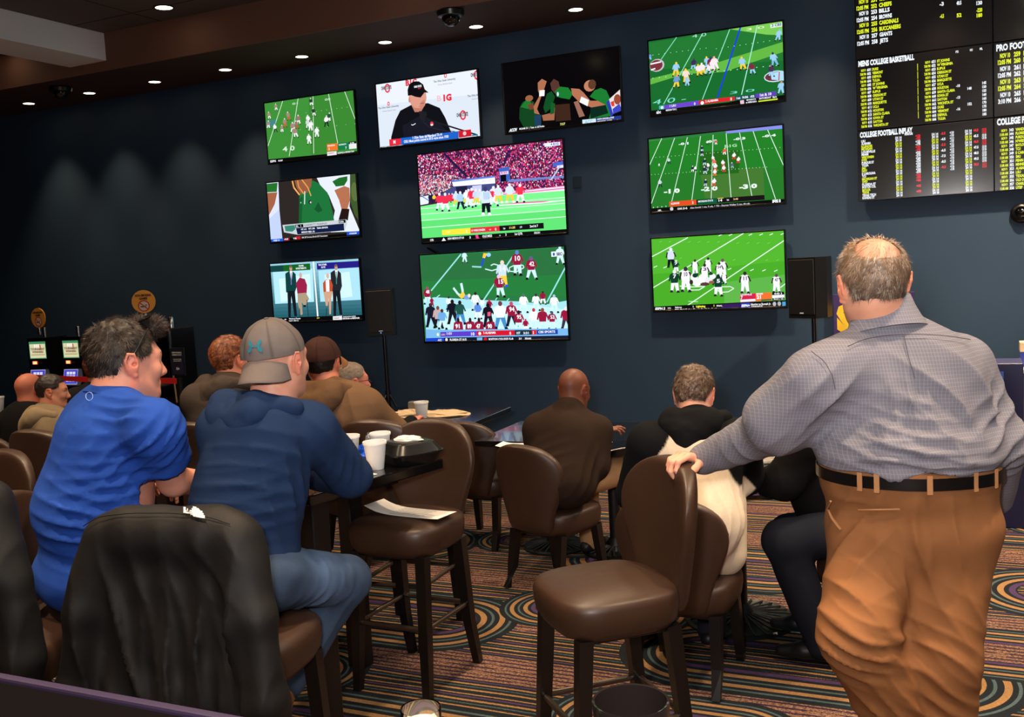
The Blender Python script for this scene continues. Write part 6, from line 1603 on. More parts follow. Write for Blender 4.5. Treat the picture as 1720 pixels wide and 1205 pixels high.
def figure(label, J, skin, top, legs, head, h=.012, hh=.0042, build=1.0, extra_top=None, fold_items=None, top_mat=None, sleeve='long', waist_cut=None, shoes=None, hood=None, seed=0, top_name='shirt', leg_name='trousers', leg_mat=None, top_base=(.003, 9.0), leg_fold=None, neck_r=.058, cap=None, hair=None, hands=True, top_inf=.0, leg_cut=None, top_cut=None, torso=True, leg_extra=None, hems=True):
    """J: joints in world metres. Returns the person's root mesh."""
    g = lambda k_: np.asarray(J[k_], float)
    f = nrm(np.array([J['face'][0], J['face'][1], 0.0])); r = np.array([f[1], -f[0], 0.0])
    origin = np.array([J['pelvis'][0], J['pelvis'][1], 0.0])
    hc, hR, hs = g('head'), frame(J['hf'], J.get('hu', (0, 0, 1))), J.get('hs', 1.0)
    B = build
    ca = frame(f, nrm(g('neck') - g('pelvis')))   # torso frame: right, forward, spine
    S = Sdf()
    nk, ch, be, pe = g('neck'), g('chest'), g('belly'), g('pelvis')
    S.ell(ch, np.array(J.get('chest_r', (.185, .125, .19))) * B, ca, .08)
    S.ell(be, np.array(J.get('belly_r', (.17, .135, .16))) * B, ca, .10)
    S.ell(pe, np.array(J.get('pelvis_r', (.175, .14, .13))) * B, frame(f), .08)
    for q in 'lr':
        S.rc(nk, g('sh_' + q), .058 * B, J.get('sh_rad', .068) * B, .06, (ca[:, 1], .9))
    for q in 'lr':
        ra = J.get('arm_r_' + q, J.get('arm_r', (.066, .056, .040)))
        S.rc(g('sh_' + q), g('el_' + q), ra[0] * B, ra[1] * B, .04)
        S.rc(g('el_' + q), g('wr_' + q), ra[1] * B, ra[2] * B, .02)
    Lg = Sdf()
    Lg.ell(pe, np.array(J.get('pelvis_r', (.175, .14, .13))) * B * (1.02 if waist_cut is not None else .93), frame(f), .08)
    lr = J.get('leg_r', (.098, .072, .058))
    for q in 'lr':
        Lg.rc(pe + (r if q == 'r' else -r) * .095 * B, g('kn_' + q), lr[0] * B, lr[1] * B, .05)
        Lg.rc(g('kn_' + q), g('an_' + q), lr[1] * B, lr[2] * B, .03)
    parts = []
    H = head_sdf(hc, hR, hs)
    H.rc(hc + hR @ np.array([0, -.025, -.035]) * hs, nk + (hc - nk) * .12, neck_r * hs, (neck_r + .006) * hs, .03)
    H.rc(hc + hR @ np.array([0, .0, -.04]) * hs, nk + (hc - nk) * .12 + f * .02, (neck_r - .006) * hs, neck_r * hs, .03)
    D, lo = H.field(hh); V, F = surface_nets(D, lo, hh); V = smooth(V, F, 1)
    C = np.tile(skin, (len(V), 1)); L_ = ((V - hc) @ hR) / hs
    C[(np.abs(L_[:, 2] + .0585) < .008) & (L_[:, 1] > .080) & (np.abs(L_[:, 0]) < .026)] *= np.array([.85, .6, .6])
    er = (np.abs(L_[:, 0]) > .078); C[er] = C[er] * np.array([1.12, .86, .82])
    for x in (-1, 1):
        ey = (np.abs(L_[:, 0] - .030 * x) < .012) & (np.abs(L_[:, 2] - .013) < .0065) & (L_[:, 1] > .086)
        C[ey] = (.6, .58, .55)
        ir = (np.abs(L_[:, 0] - .030 * x) < .005) & (np.abs(L_[:, 2] - .013) < .005) & (L_[:, 1] > .088); C[ir] = (.05, .03, .02)
        eb = (np.abs(L_[:, 0] - .031 * x) < .018) & (np.abs(L_[:, 2] - .037) < .004) & (L_[:, 1] > .07); C[eb] = C[eb] * .35
    if J.get('stubble'):
        st = (L_[:, 2] < -.035) & (L_[:, 1] > -.01); C[st] *= .8
    C *= (1 + .06 * vnoise(V * 30, 5))[:, None]
    parts.append((V, F, np.clip(C, 0, 1)))
    Bd = Sdf(); Bd.p = list(S.p) + list(Lg.p)
    D, lo = Bd.field(max(h, .016), -.032); V, F = surface_nets(D, lo, max(h, .016))
    parts.append((V, F, np.tile(skin, (len(V), 1))))
    hk = J.get('hands', {})
    for q in 'lr':
        wr, el = g('wr_' + q), g('el_' + q)
        if sleeve == 'short':
            A_ = Sdf(); A_.rc(el + (g('sh_' + q) - el) * .6, el, .054 * B, .051 * B, .02); A_.rc(el, wr, .050 * B, .031, .02)
            D, lo = A_.field(.006); V, F = surface_nets(D, lo, .006); V = smooth(V, F, 2); C = np.tile(skin * 1.0, (len(V), 1)); parts.append((V, F, C * (1 + .05 * vnoise(V * 25, 2))[:, None]))
        if hands and q in hk:
            kw = dict(hk[q]); d_ = np.asarray(kw.pop('d')); n_ = np.asarray(kw.pop('n'))
            HS = hand_sdf(wr, d_, n_, **kw); D, lo = HS.field(.0032); V, F = surface_nets(D, lo, .0032); V = smooth(V, F, 1); C = np.tile(skin, (len(V), 1)); C = C * (1 + .08 * vnoise(V * 60, 3))[:, None]; parts.append((V, F, C))
        elif hands:
            HS = hand_sdf(wr, nrm(wr - el), np.array([0, 0, 1.0]), curl=(.6, .6, .7, .7), side=-1 if q == 'l' else 1); D, lo = HS.field(.005); V, F = surface_nets(D, lo, .005); parts.append((V, F, np.tile(skin, (len(V), 1))))
    root = emit_mesh('person', parts, M_SKIN, None, origin)
    root.location = origin
    tag(root, label, 'person')
    G = Sdf(); G.p = list(S.p)
    if extra_top: extra_top(G)
    for q in 'lr':
        wr, el, sh = g('wr_' + q), g('el_' + q), g('sh_' + q)
        if sleeve == 'long': G_c = None
    if top_cut: [G.cut(*c_) for c_ in top_cut]
    inf = .010 + top_inf
    D, lo = G.field(h, inf)
    if waist_cut is not None:
        gx = np.meshgrid(*[lo[i] + h * np.arange(D.shape[i]) for i in range(3)], indexing='ij', sparse=True)
        reg = (((gx[0] - be[0]) / .25) ** 2 + ((gx[1] - be[1]) / .26) ** 2) < 1
        D = np.where(reg, np.maximum(D, waist_cut[0][2] - gx[2]), D).astype(np.float32)
    if sleeve == 'short':
        gx = [lo[i] + h * np.arange(D.shape[i]) for i in range(3)]
        X = np.stack(np.meshgrid(*gx, indexing='ij'), -1)
        for q in 'lr':
            el, sh, wr = g('el_' + q), g('sh_' + q), g('wr_' + q); ax = nrm(el - sh); c_ = sh + (el - sh) * J.get('sleeve_end', .72)
            d_ = (X - c_) @ ax
            near = (np.linalg.norm(X - el, axis=-1) < np.linalg.norm(el - sh) * .62) | (np.linalg.norm(X - (el + wr) / 2, axis=-1) < .17) | (np.linalg.norm(X - wr, axis=-1) < .09)
            D = np.where(near, np.maximum(D, d_), D)
    V, F = surface_nets(D, lo, h); V = smooth(V, F, 1); N = vnormals(V, F)
    V2 = folds(V, N, fold_items or [], top_base, seed)
    cols = top(V, N) if callable(top) else np.tile(top, (len(V), 1))
    J['_topV'] = V2
    J['_top'] = TOPO = emit_mesh(top_name, [(V2, F, cols)], top_mat or M_CLOTH, root, origin)
    if hood is not None:
        HS = Sdf(); hood(HS)
        D, lo = HS.field(min(h, .010)); V, F = surface_nets(D, lo, min(h, .010)); V = smooth(V, F, 1); N = vnormals(V, F)
        V = folds(V, N, J.get('hood_folds', []), (.004, 16.0), seed + 9)
        emit_mesh('hood', [(V, F, np.tile(J.get('hood_col', top if not callable(top) else skin), (len(V), 1)))], top_mat or M_CLOTH, TOPO, origin)
    if legs is not None:
        K_l = Sdf(); K_l.p = list(Lg.p)
        if leg_extra: leg_extra(K_l)
        if leg_cut is not None: K_l.cut(*leg_cut)
        D, lo = K_l.field(h, .008); V, F = surface_nets(D, lo, h); V = smooth(V, F, 1); N = vnormals(V, F)
        V = folds(V, N, leg_fold or [], (.0035, 8.0), seed + 3)
        o_ = emit_mesh(leg_name, [(V, F, legs(V, N) if callable(legs) else np.tile(legs, (len(V), 1)))], leg_mat or M_TWILL, root, origin)
        J['_legV'] = V
    if shoes is not None:
        for q in 'lr':
            an = g('an_' + q); tf = nrm(np.asarray(J.get('toe_' + q, f), float) * (1, 1, 0))
            SS = Sdf(); b_ = an * (1, 1, 0) + (0, 0, an[2] - .075)
            SS.rc(b_ - tf * .05 + (0, 0, .045), b_ + tf * .08 + (0, 0, .04), .038, .036, .03); SS.rc(b_ + tf * .08 + (0, 0, .038), b_ + tf * .175 + (0, 0, .030), .040, .028, .03); SS.rc(b_ + (0, 0, .05), b_ + (0, 0, .11), .040, .038, .03)
            SS.cut(b_ + (0, 0, .008), (0, 0, -1))
            D, lo = SS.field(.007); V, F = surface_nets(D, lo, .007); V = smooth(V, F, 1)
            c0, c1 = shoes
            cc_ = np.where((V[:, 2] < b_[2] + .026)[:, None], c1, c0)
            emit_mesh('shoe', [(V, F, cc_)], M_SHOE, root, origin)
    if hair is not None:
        hp = hair_parts(hc, hR, hs, **hair)
        emit_mesh('hair', hp, M_HAIR, root, origin)
    if cap is not None:
        make_cap(root, origin, hc, hR, hs, **cap)
    return root
M_BAND = col_mat('cap_stitching', .8, .0, 100, .05)
def make_cap(root, origin, c, R, s, col, brim_col, back=False, logo=None, tilt=0.0, brim_yaw=0.0, drop=.0):
    """domed cap with panels, button, band and curved brim; back=True wears it reversed"""
    th = math.pi * (1 if back else 0) + brim_yaw
    cz, sz = math.cos(th), math.sin(th)
    Rb = np.array([[cz, -sz, 0], [sz, cz, 0], [0, 0, 1.0]])
    ct, st_ = math.cos(tilt), math.sin(tilt)
    Rt = np.array([[1, 0, 0], [0, ct, -st_], [0, st_, ct]])
    M_ = R @ Rt @ Rb
    c0 = c + R @ np.array([0, -.016, .026]) * s
    rx, ry, rz = .094 * s, .112 * s, .116 * s
    V, F, C = [], [], []
    na, nb = 72, 20
    for j in range(nb + 1):
        p_ = .04 + (math.pi / 2 - .04) * j / nb
        for i in range(na):
            t = 2 * math.pi * i / na
            k_ = (t / (2 * math.pi) * 6 + .5) % 1
            seam = math.exp(-((k_ - .5) / .035) ** 2) if j < nb - 1 else 0
            rr = 1 + .012 * math.cos(6 * t + math.pi) * (1 - j / nb) - .012 * seam
            x, y, z = rx * math.cos(p_) * math.cos(t) * rr, ry * math.cos(p_) * math.sin(t) * rr, rz * math.sin(p_) ** (1 if p_ > 0 else 1)
            if y > 0: z += .010 * s * math.cos(p_) * max(0, math.sin(t))
            V.append((x, y, z)); C.append(np.array(col) * (1 - .35 * seam))
    for j in range(nb):
        for i in range(na): F.append((j * na + i, j * na + (i + 1) % na, (j + 1) * na + (i + 1) % na, (j + 1) * na + i))
    V = np.array(V); V += V / np.linalg.norm(V, axis=1)[:, None] * (.0025 * vnoise(V * 35, 4))[:, None]
    W = c0 + V @ M_.T
    root = emit_mesh('cap', [(W, np.array(F), np.array(C))], M_CAPC, root, origin)
    n, m = 22, 8; V, F = [], []
    for side in (0, 1):
        for j in range(m + 1):
            q = j / m
            for i in range(n + 1):
                t = -1 + 2 * i / n
                a = math.pi / 2 + t * .92
                bx, by = rx * 1.0 * math.cos(a), ry * 1.0 * math.sin(a)
                ln = .068 * s * math.sqrt(max(0, 1 - abs(t) ** 3.2))
                x = bx * (1 + .04 * q); y = by + ln * q
                z = .014 * s - (.028 * (abs(t) ** 2) + drop * q) * s - .012 * q * s - (.003 if side else 0)
                V.append((x, y, z))
    o_ = (m + 1) * (n + 1)
    for j in range(m):
        for i in range(n):
            a = j * (n + 1) + i
            F.append((a, a + 1, a + n + 2, a + n + 1)); F.append((o_ + a, o_ + a + n + 1, o_ + a + n + 2, o_ + a + 1))
    for i in range(n): a = m * (n + 1) + i; F.append((a, a + 1, o_ + a + 1, o_ + a))
    W = c0 + np.array(V) @ M_.T
    emit_mesh('cap_brim', [(W, np.array(F), np.tile(brim_col, (len(V), 1)))], M_CAPC, root, origin)
    SB = Sdf(); SB.ell(c0 + M_ @ np.array([0, 0, rz + .001]), np.array([.008, .008, .004]), M_, 0); D, lo = SB.field(.0018); V, F = surface_nets(D, lo, .0018)
    emit_mesh('cap_button', [(V, F, np.tile(np.array(col) * .8, (len(V), 1)))], M_CAPC, root, origin)
    if logo is not None:
        polys, lc, ls, lz = logo
        V, F = [], []
        for pl in polys:
            n0 = len(V)
            for (x, y) in pl:
                u, v = x * ls, y * ls
                a = math.pi / 2 - u / ry; p_ = lz + v / rz
                V.append((rx * 1.02 * math.cos(p_) * math.cos(a), ry * 1.02 * math.cos(p_) * math.sin(a) + .001, rz * 1.02 * math.sin(p_) + .010 * s * math.cos(p_)))
            F.append(tuple(range(n0, n0 + len(pl))))
        W = c0 + np.array(V) @ M_.T
        o = from_arrays('cap_logo', W - origin, F, M_CAPC, root, False, np.tile(lc, (len(V), 1)))

def hood_shape(nk, f, s=1.0, w=.13, drop=.13, hg=.05):
    """folded-down hood lying on the upper back behind the neck"""
    f = nrm(np.array([f[0], f[1], 0])); r = np.array([f[1], -f[0], 0]); u = np.array([0, 0, 1.0])
    def go(S):
        S.rc(nk + r * w * s + u * .01 * s + f * .03, nk - f * .075 * s + r * w * .65 * s + u * hg * s, .034 * s, .036 * s, .03)
        S.rc(nk - r * w * s + u * .01 * s + f * .03, nk - f * .075 * s - r * w * .65 * s + u * hg * s, .034 * s, .036 * s, .03)
        S.rc(nk - f * .075 * s + r * w * .65 * s + u * hg * s, nk - f * .075 * s - r * w * .65 * s + u * hg * s, .034 * s, .034 * s, .03)
        S.rc(nk - f * .10 * s + r * w * .75 * s - u * .0 * s, nk - f * .125 * s - u * drop * s, .040 * s, .026 * s, .05)
        S.rc(nk - f * .10 * s - r * w * .75 * s - u * .0 * s, nk - f * .125 * s - u * drop * s, .040 * s, .026 * s, .05)
        S.rc(nk - f * .11 * s + r * w * .3 * s - u * .02 * s, nk - f * .115 * s - u * drop * .6 * s, .045 * s, .030 * s, .05)
        S.rc(nk - f * .11 * s - r * w * .3 * s - u * .02 * s, nk - f * .115 * s - u * drop * .6 * s, .045 * s, .030 * s, .05)
    return go
def seated(head, hf, face, pelvis, seat_z, hs=1.0, B=1.0, **kw):
    """joints of a sitting person from the head and the place on the seat"""
    head, pelvis = np.asarray(head, float), np.asarray(pelvis, float)
    f = nrm(np.array([face[0], face[1], 0.0])); r = np.array([f[1], -f[0], 0]); u = np.array([0, 0, 1.0])
    pe = np.array([pelvis[0], pelvis[1], seat_z + .115])
    nk = head - nrm(np.asarray(kw.get('neckdir', (0, 0, 1)), float)) * .145 * hs - f * .03
    sp = nk - pe
    w = kw.get('sw', .185) * B
    J = dict(head=head, hf=hf, face=face, hs=hs, neck=nk, pelvis=pe, chest=pe + sp * .70 - f * .0, belly=pe + sp * .30 + f * .02)
    J['sh_l'] = nk - r * w - u * .055; J['sh_r'] = nk + r * w - u * .055
    zt = kw.get('rest_z', seat_z + .28)
    for q, sg in (('l', -1), ('r', 1)):
        sh = J['sh_' + q]
        J['el_' + q] = np.array([*(sh + f * .20 + r * sg * .08)[:2], max(zt + .03, sh[2] - .24)])
        J['wr_' + q] = np.array([*(sh + f * .40 - r * sg * .06)[:2], zt + .05])
        hipc = pe + r * sg * .09
        J['kn_' + q] = hipc + f * .40 + r * sg * .07 + u * (-.02)
        J['an_' + q] = np.array([*(J['kn_' + q] + f * .02)[:2], kw.get('foot_z', 0) + .085])
    return J

def onsurf(V, px, py, off=.004):
    o = np.array([0, 0, CAM_H]); d = nrm(ray(px, py)); t_ = (V - o) @ d; dist = np.linalg.norm(V - o - t_[:, None] * d, axis=1); ok = dist < .016
    return o + d * ((t_[ok].min() if ok.any() else 2.7) - off)
def seam(V, pts, name, mat, parent, mo, r=.0013, off=.0012, tol=.02):
    """thin stitched line lying on a garment, through places seen on it"""
    q = []
    for (x0, y0), (x1, y1) in zip(pts[:-1], pts[1:]):
        for t in np.linspace(0, 1, 6)[:-1]: q.append(onsurf(V, x0 + (x1 - x0) * t, y0 + (y1 - y0) * t, off))
    q = np.array(q)
    for _ in range(2): q[1:-1] = (q[:-2] + 2 * q[1:-1] + q[2:]) / 4
    return MB().tube([tuple(p_ - mo) for p_ in q], r, 6).build(name, mat, parent, True)
M_SEAM = solid('seam_thread', rgb(84, 80, 88), .8)
M_SEAMK = solid('dark_seam_thread', rgb(12, 11, 11), .7)
GREY = C3(122, 120, 131); KHAKI = C3(142, 94, 58)
Bf = nrm(np.array([-.05, 1, 0])); Br = np.array([Bf[1], -Bf[0], 0]); UU = np.array([0, 0, 1.0])
knr = P(1578, 1105, 2.84); knl = P(1440, 1062, 2.80)
J = dict(head=P(1466, 484, 2.90), hf=nrm(np.array([-.36, .93, -.13])), hu=(0, 0, 1), hs=1.12, face=Bf,
         neck=P(1488, 552, 2.91), chest=P(1522, 668, 2.89), belly=P(1524, 768, 2.90), pelvis=P(1532, 880, 2.93),
         chest_r=(.225, .145, .20), belly_r=(.235, .195, .165), pelvis_r=(.228, .185, .15), sh_rad=.078,
         sh_l=P(1418, 622, 2.88), el_l=P(1312, 712, 3.02), wr_l=P(1180, 773, 3.34), sh_r=P(1612, 618, 2.93), el_r=P(1678, 742, 2.88), wr_r=P(1672, 836, 3.06),
         arm_r_l=(.092, .080, .042), arm_r_r=(.082, .070, .046),
         kn_l=knl, kn_r=knr, an_l=np.array([P(1560, 1205, 2.95)[0] + .03, P(1560, 1205, 2.95)[1] - .02, .10]), an_r=np.array([knr[0] + .0, knr[1] + .02, .10]), leg_r=(.130, .102, .082),
         toe_l=(-.3, .9, 0), toe_r=(.1, 1, 0))
_hd = nrm(P(1150, 775, 3.30) - J['wr_l'])
zb = P(1530, 808, 2.75)[2]
J['hands'] = {'l': dict(d=nrm(P(1152, 766, 3.33) - P(1180, 770, 3.34) + (0, -.03, .012)), n=nrm(UU * .85 - RGT * .35 - FWD * .15), curl=(1.25, 1.3, 1.3, 1.2), side=-1, s=1.10, thumb=(.7, .9), spread=.02),
              'r': dict(d=nrm(np.array([-.3, .6, -.6])), n=nrm(np.array([.9, .2, .2])), curl=(.6, .7, .8, .8), side=1)}
def bald(x, y, z):
    b = st_full(x, y, z)
    crown = ((x / .058) ** 2 + ((y + .066) / .070) ** 2) * np.where(z > .04, 1, 3) + np.clip((.075 - z) / .03, 0, 1) * 1.2
    thin = np.clip((crown - .55) / 1.0, .0, 1)
    return b * np.where(z > .035, np.clip(thin, 0.04, 1), 1)
def grey_hair(l):
    a = np.clip((l[:, 2] + .05) / .13, 0, 1)[:, None]
    base_ = C3(84, 70, 60) * (1 - a) + C3(156, 124, 98) * a
    g_ = (vnoise(l * 200, 4) > .35)[:, None]
    return np.where(g_, C3(176, 164, 152), base_)
def shirt_col(V, N):
    c = np.tile(GREY, (len(V), 1))
    yoke = P(1530, 616, 2.8)[2]
    return c
def blouse(G):
    for a in np.linspace(0, 2 * math.pi, 15)[:-1]:
        p_ = J['belly'] * (1, 1, 0) + Br * .195 * math.cos(a) + Bf * .15 * math.sin(a)
        G.ball((p_[0], p_[1], zb + .065 + .008 * math.sin(3 * a)), .055, .05)
    G.rc(J['wr_l'] + (J['el_l'] - J['wr_l']) * .04, J['wr_l'] + (J['el_l'] - J['wr_l']) * .30, .046, .050, .01)
    G.ball(J['el_l'] + np.array([0, -.02, .02]), .086, .05)
    G.rc(P(1372, 640, 2.86), P(1310, 700, 2.98), .095, .085, .05)
_c = J['chest']; _b = J['belly']
fi = [(P(1400, 680, 2.8), .14, P(1350, 740, 2.8) - P(1440, 640, 2.8), .075, .009), (P(1300, 720, 2.95), .12, P(1250, 745, 3.1) - P(1390, 650, 2.9), .08, .005), (P(1240, 765, 3.1), .08, P(1260, 795, 3.1) - P(1215, 745, 3.1), .07, .005), (P(1340, 660, 2.9), .10, P(1300, 690, 3) - P(1400, 640, 2.9), .08, .006),
      (P(1600, 690, 2.75), .16, P(1660, 760, 2.8) - P(1580, 640, 2.8), .08, .012), (P(1530, 790, 2.7), .16, RGT, .045, .012), (P(1440, 800, 2.7), .14, RGT + UPV * .3, .05, .013), (P(1610, 800, 2.7), .12, RGT - UPV * .2, .05, .010), (P(1535, 670, 2.72), .085, UPV - RGT * .22, .045, .007), (P(1680, 740, 2.8), .12, RGT + UPV * .4, .055, .012), (P(1520, 740, 2.7), .16, RGT - UPV * .5, .09, .008)]
pf = [(P(1440, 900, 2.75), .14, RGT + UPV * .9, .07, .010), (P(1560, 900, 2.75), .12, UPV - RGT * .2, .09, .008), (P(1430, 1000, 2.7), .15, RGT * .8 - UPV * .6, .09, .012), (P(1440, 1085, 2.7), .10, RGT * 1 - UPV * .35, .045, .014), (P(1590, 1000, 2.75), .16, UPV - RGT * .35, .08, .010), (P(1580, 1110, 2.7), .14, RGT - UPV * .5, .07, .010), (P(1520, 1160, 2.8), .14, RGT * .8 - UPV * .8, .05, .010), (P(1570, 1200, 2.8), .12, RGT - UPV * .6, .05, .009), (P(1400, 860, 2.8), .07, UPV + RGT * .3, .05, .010)]
man = figure('person standing in a grey checked shirt and tan trousers, hand on a stool back', J, C3(222, 158, 130), shirt_col, KHAKI, None, h=.0075, hh=.0032, fold_items=fi, leg_fold=pf, top_mat=M_CHECK, extra_top=blouse, waist_cut=((0, 0, zb + .017), (0, 0, -1)), leg_cut=((0, 0, zb + .024), (0, 0, 1)), shoes=(C3(60, 40, 30), C3(30, 22, 18)), neck_r=.062, seed=3, top_base=(.003, 10.0),
             hair=dict(style=bald, colr=C3(120, 96, 78), seed=2, dens=15000, L=.024, thick=.010, colfn=grey_hair), top_name='checked_shirt', top_inf=-.002, leg_extra=lambda S_: [S_.ball((J['belly'] * (1, 1, 0) + Br * .185 * math.cos(a) + Bf * (.02 + .15 * math.sin(a)))[:2].tolist() + [zb + z_], .040, .06) for a in np.linspace(0, 2 * math.pi, 19)[:-1] for z_ in (-.05, 0.0, .03)])
mo = np.array(man.location); J0 = J
V = J['_legV']; q = V[np.abs(V[:, 2] - zb + .003) < .02]; cxy = q[:, :2].mean(0)
an = np.arctan2(q[:, 1] - cxy[1], q[:, 0] - cxy[0]); rd = np.linalg.norm(q[:, :2] - cxy, axis=1)
NB = 64; rr = np.array([rd[np.abs((an - a + math.pi) % (2 * math.pi) - math.pi) < .12].max() for a in np.linspace(-math.pi, math.pi, NB, endpoint=False)])
for _ in range(3): rr = (np.roll(rr, 1) + rr + np.roll(rr, -1)) / 3
def band(z0, z1, off, th, a0=0, a1=NB, name='belt', mat=None, par=None, bulge=0):
    V, F = [], []
    n = a1 - a0 + (0 if a1 - a0 == NB else 1)
    for i in range(n):
        a = -math.pi + 2 * math.pi * ((a0 + i) % NB) / NB; r_ = rr[(a0 + i) % NB] + off
        d = np.array([math.cos(a), math.sin(a)])
        for rad, z in ((r_, z0), (r_ + th, z0), (r_ + th, z1), (r_, z1)): V.append((*(cxy + d * rad - mo[:2]), z))
    for i in range(n if a1 - a0 == NB else n - 1):
        j = (i + 1) % n
        for e in range(4): F.append((4 * i + e, 4 * i + (e + 1) % 4, 4 * j + (e + 1) % 4, 4 * j + e))
    if a1 - a0 != NB: F += [(3, 2, 1, 0), tuple(4 * (n - 1) + e for e in range(4))]
    return MB().add(V, F).build(name, mat, par, True)
M_BELTL = solid('black_leather', rgb(14, 12, 12), .3, .2, 40)
M_KHL = solid('khaki_loop', rgb(176, 124, 80), .8, .08, 60)
belt = band(zb - .019, zb + .015, .002, .004, name='belt', mat=M_BELTL, par=man)
for px_ in (1474, 1552, 1612, 1656, 1428):
    w_ = P(px_, 808, 2.75); a = math.atan2(w_[1] - cxy[1], w_[0] - cxy[0]); i = (a + math.pi) / (2 * math.pi) * NB; r_ = rr[int(i) % NB] + .0065
    d = np.array([math.cos(a), math.sin(a)]); t_ = np.array([-d[1], d[0]]); c_ = cxy + d * r_ - mo[:2]
    MB().ring([[tuple((*(c_ + t_ * sx * .0075 + d * sy), z)) for sx, sy in ((-1, 0), (1, 0), (1, .003), (-1, .003))] for z in (zb - .028, zb - .02, zb + .018, zb + .025)]).build('belt_loop', M_KHL, belt)
nk = J['neck']; axn = nrm(np.array([-.16, .16, 1.0])); u1 = nrm(np.cross(axn, [0, 1, 0])); u2 = np.cross(axn, u1)
R_ = []
for dz, r0 in ((-.010, .118), (.025, .102), (.060, .090), (.088, .0835), (.090, .0795), (.065, .080), (.0, .084)):
    R_.append([tuple(nk - mo + axn * (dz + .006 * math.sin(t)) + (u1 * math.cos(t) + u2 * math.sin(t) * 1.0) * r0) for t in np.linspace(0, 2 * math.pi, 40, endpoint=False)])
V, F = [], []
_m = MB().ring(R_, cap0=False, cap1=False)
from_arrays('collar', np.array(_m.V), _m.F, M_CHECK, J['_top'], True, np.tile(GREY * 1.05, (len(_m.V), 1)))
_w0, _w1 = J0['wr_l'] - mo + nrm(J0['wr_l'] - J0['el_l']) * .004, J0['wr_l'] - mo + (J0['el_l'] - J0['wr_l']) * .17
_d = nrm(_w1 - _w0); u1 = nrm(np.cross(_d, UU)); u2 = np.cross(_d, u1)
R_ = [[tuple(_w0 + (_w1 - _w0) * q_ + (u1 * math.cos(t) + u2 * math.sin(t)) * r0) for t in np.linspace(0, 2 * math.pi, 32, endpoint=False)] for q_, r0 in ((.1, .040), (-.02, .043), (-.05, .048), (.0, .051), (.9, .0545), (1.0, .052))]
_m = MB().ring(R_, cap0=False, cap1=False)
from_arrays('cuff', np.array(_m.V), _m.F, M_CHECK, J['_top'], True, np.tile(GREY * 1.08, (len(_m.V), 1)))
seam(J['_topV'], ((1424, 582), (1450, 570), (1490, 563), (1540, 561), (1590, 564), (1640, 572)), 'yoke_seam', M_SEAM, J['_top'], mo)
seam(J['_topV'], ((1362, 590), (1384, 606), (1398, 630), (1404, 660)), 'armhole_seam', M_SEAM, J['_top'], mo)
seam(J['_topV'], ((1518, 562), (1526, 600), (1540, 645)), 'pleat_edge', M_SEAM, J['_top'], mo)
def onback(px, py):
    """point of the trousers seen at that place"""
    o = np.array([0, 0, CAM_H]); d = nrm(ray(px, py)); W_v = J['_legV']
    t_ = (W_v - o) @ d; dist = np.linalg.norm(W_v - o - t_[:, None] * d, axis=1)
    ok = dist < .012
    return o + d * (t_[ok].min() if ok.any() else 2.75)
_pw = [onback(x, 857 - (x - 1440) * .018) - mo + np.array([0, -.002, 0]) for x in np.linspace(1442, 1512, 8)]
MB().tube(_pw, .0028, 6).build('back_pocket', M_KHL, man, True)
_pw = [onback(x, y) - mo + np.array([-.001, -.002, 0]) for x, y in ((1396, 842), (1391, 856), (1398, 870), (1408, 884), (1413, 890))]
MB().tube(_pw, .004, 6).build('side_pocket', M_KHL, man, True)

BLUE = C3(40, 76, 164)
Hf = nrm(RGT * .76 + FWD * .64 - UU * .02); Hf2 = nrm(Hf * (1, 1, 0) + (0, 0, -.10))
J = dict(head=P(212, 612, 3.24), hf=Hf2, hs=1.10, face=nrm(np.array([.50, .86, 0])), neck=P(186, 684, 3.20), chest=P(186, 752, 3.24), belly=P(168, 850, 3.24), pelvis=P(155, 945, 3.28),
         chest_r=(.205, .165, .20), belly_r=(.205, .20, .18), pelvis_r=(.21, .18, .13), sh_rad=.078,
         sh_l=P(142, 728, 3.42), el_l=P(190, 800, 3.72), wr_l=P(250, 812, 3.85), sh_r=P(258, 722, 3.08), el_r=P(292, 808, 3.26), wr_r=P(378, 812, 3.62), arm_r=(.084, .068, .048), sleeve_end=.60)
for q_, sg in (('l', -1), ('r', 1)):
    f_ = np.array([.50, .86, 0]); r_ = np.array([.86, -.50, 0])
    J['kn_' + q_] = J['pelvis'] + f_ * .42 + r_ * sg * .14; J['an_' + q_] = np.array([*(J['kn_' + q_] - f_ * .05)[:2], .40])
J['pelvis'] = np.array([*J['pelvis'][:2], .87])
fi = [(P(225, 760, 3.05), .14, P(260, 720, 3) - P(180, 790, 3), .05, .010), (P(170, 860, 3.0), .18, RGT + UPV * .1, .045, .009), (P(130, 900, 3.0), .16, RGT - UPV * .25, .05, .010), (P(275, 745, 3.0), .10, P(300, 730, 3) - P(250, 780, 3), .04, .008), (P(120, 760, 3.05), .14, UPV + RGT * .4, .09, .006), (P(200, 680, 3.05), .08, P(230, 690, 3) - P(170, 670, 3), .04, .008)]
def dark_hair(l): 
    return np.where((vnoise(l * 160, 6) > .5)[:, None], C3(78, 60, 49), C3(36, 28, 25))
def st_quiff(x, y, z):
    return np.maximum(st_full(x, y, z), ((z > .085) & (y < .095)) * 1.0)
bm = figure('person in a bright blue t-shirt with sunglasses pushed up, leaning on the table', J, C3(214, 146, 124), BLUE, C3(52, 54, 62), None, h=.0085, hh=.0034, fold_items=fi, sleeve='short', neck_r=.066, seed=11, top_name='t_shirt', top_base=(.003, 8.0), leg_name='trousers',
            hair=dict(style=st_quiff, colr=C3(52, 40, 34), seed=5, dens=19000, L=.024, thick=.011, colfn=dark_hair), top_cut=[(J['neck'] + (J['head'] - J['neck']) * .50, nrm(J['head'] - J['neck']))])
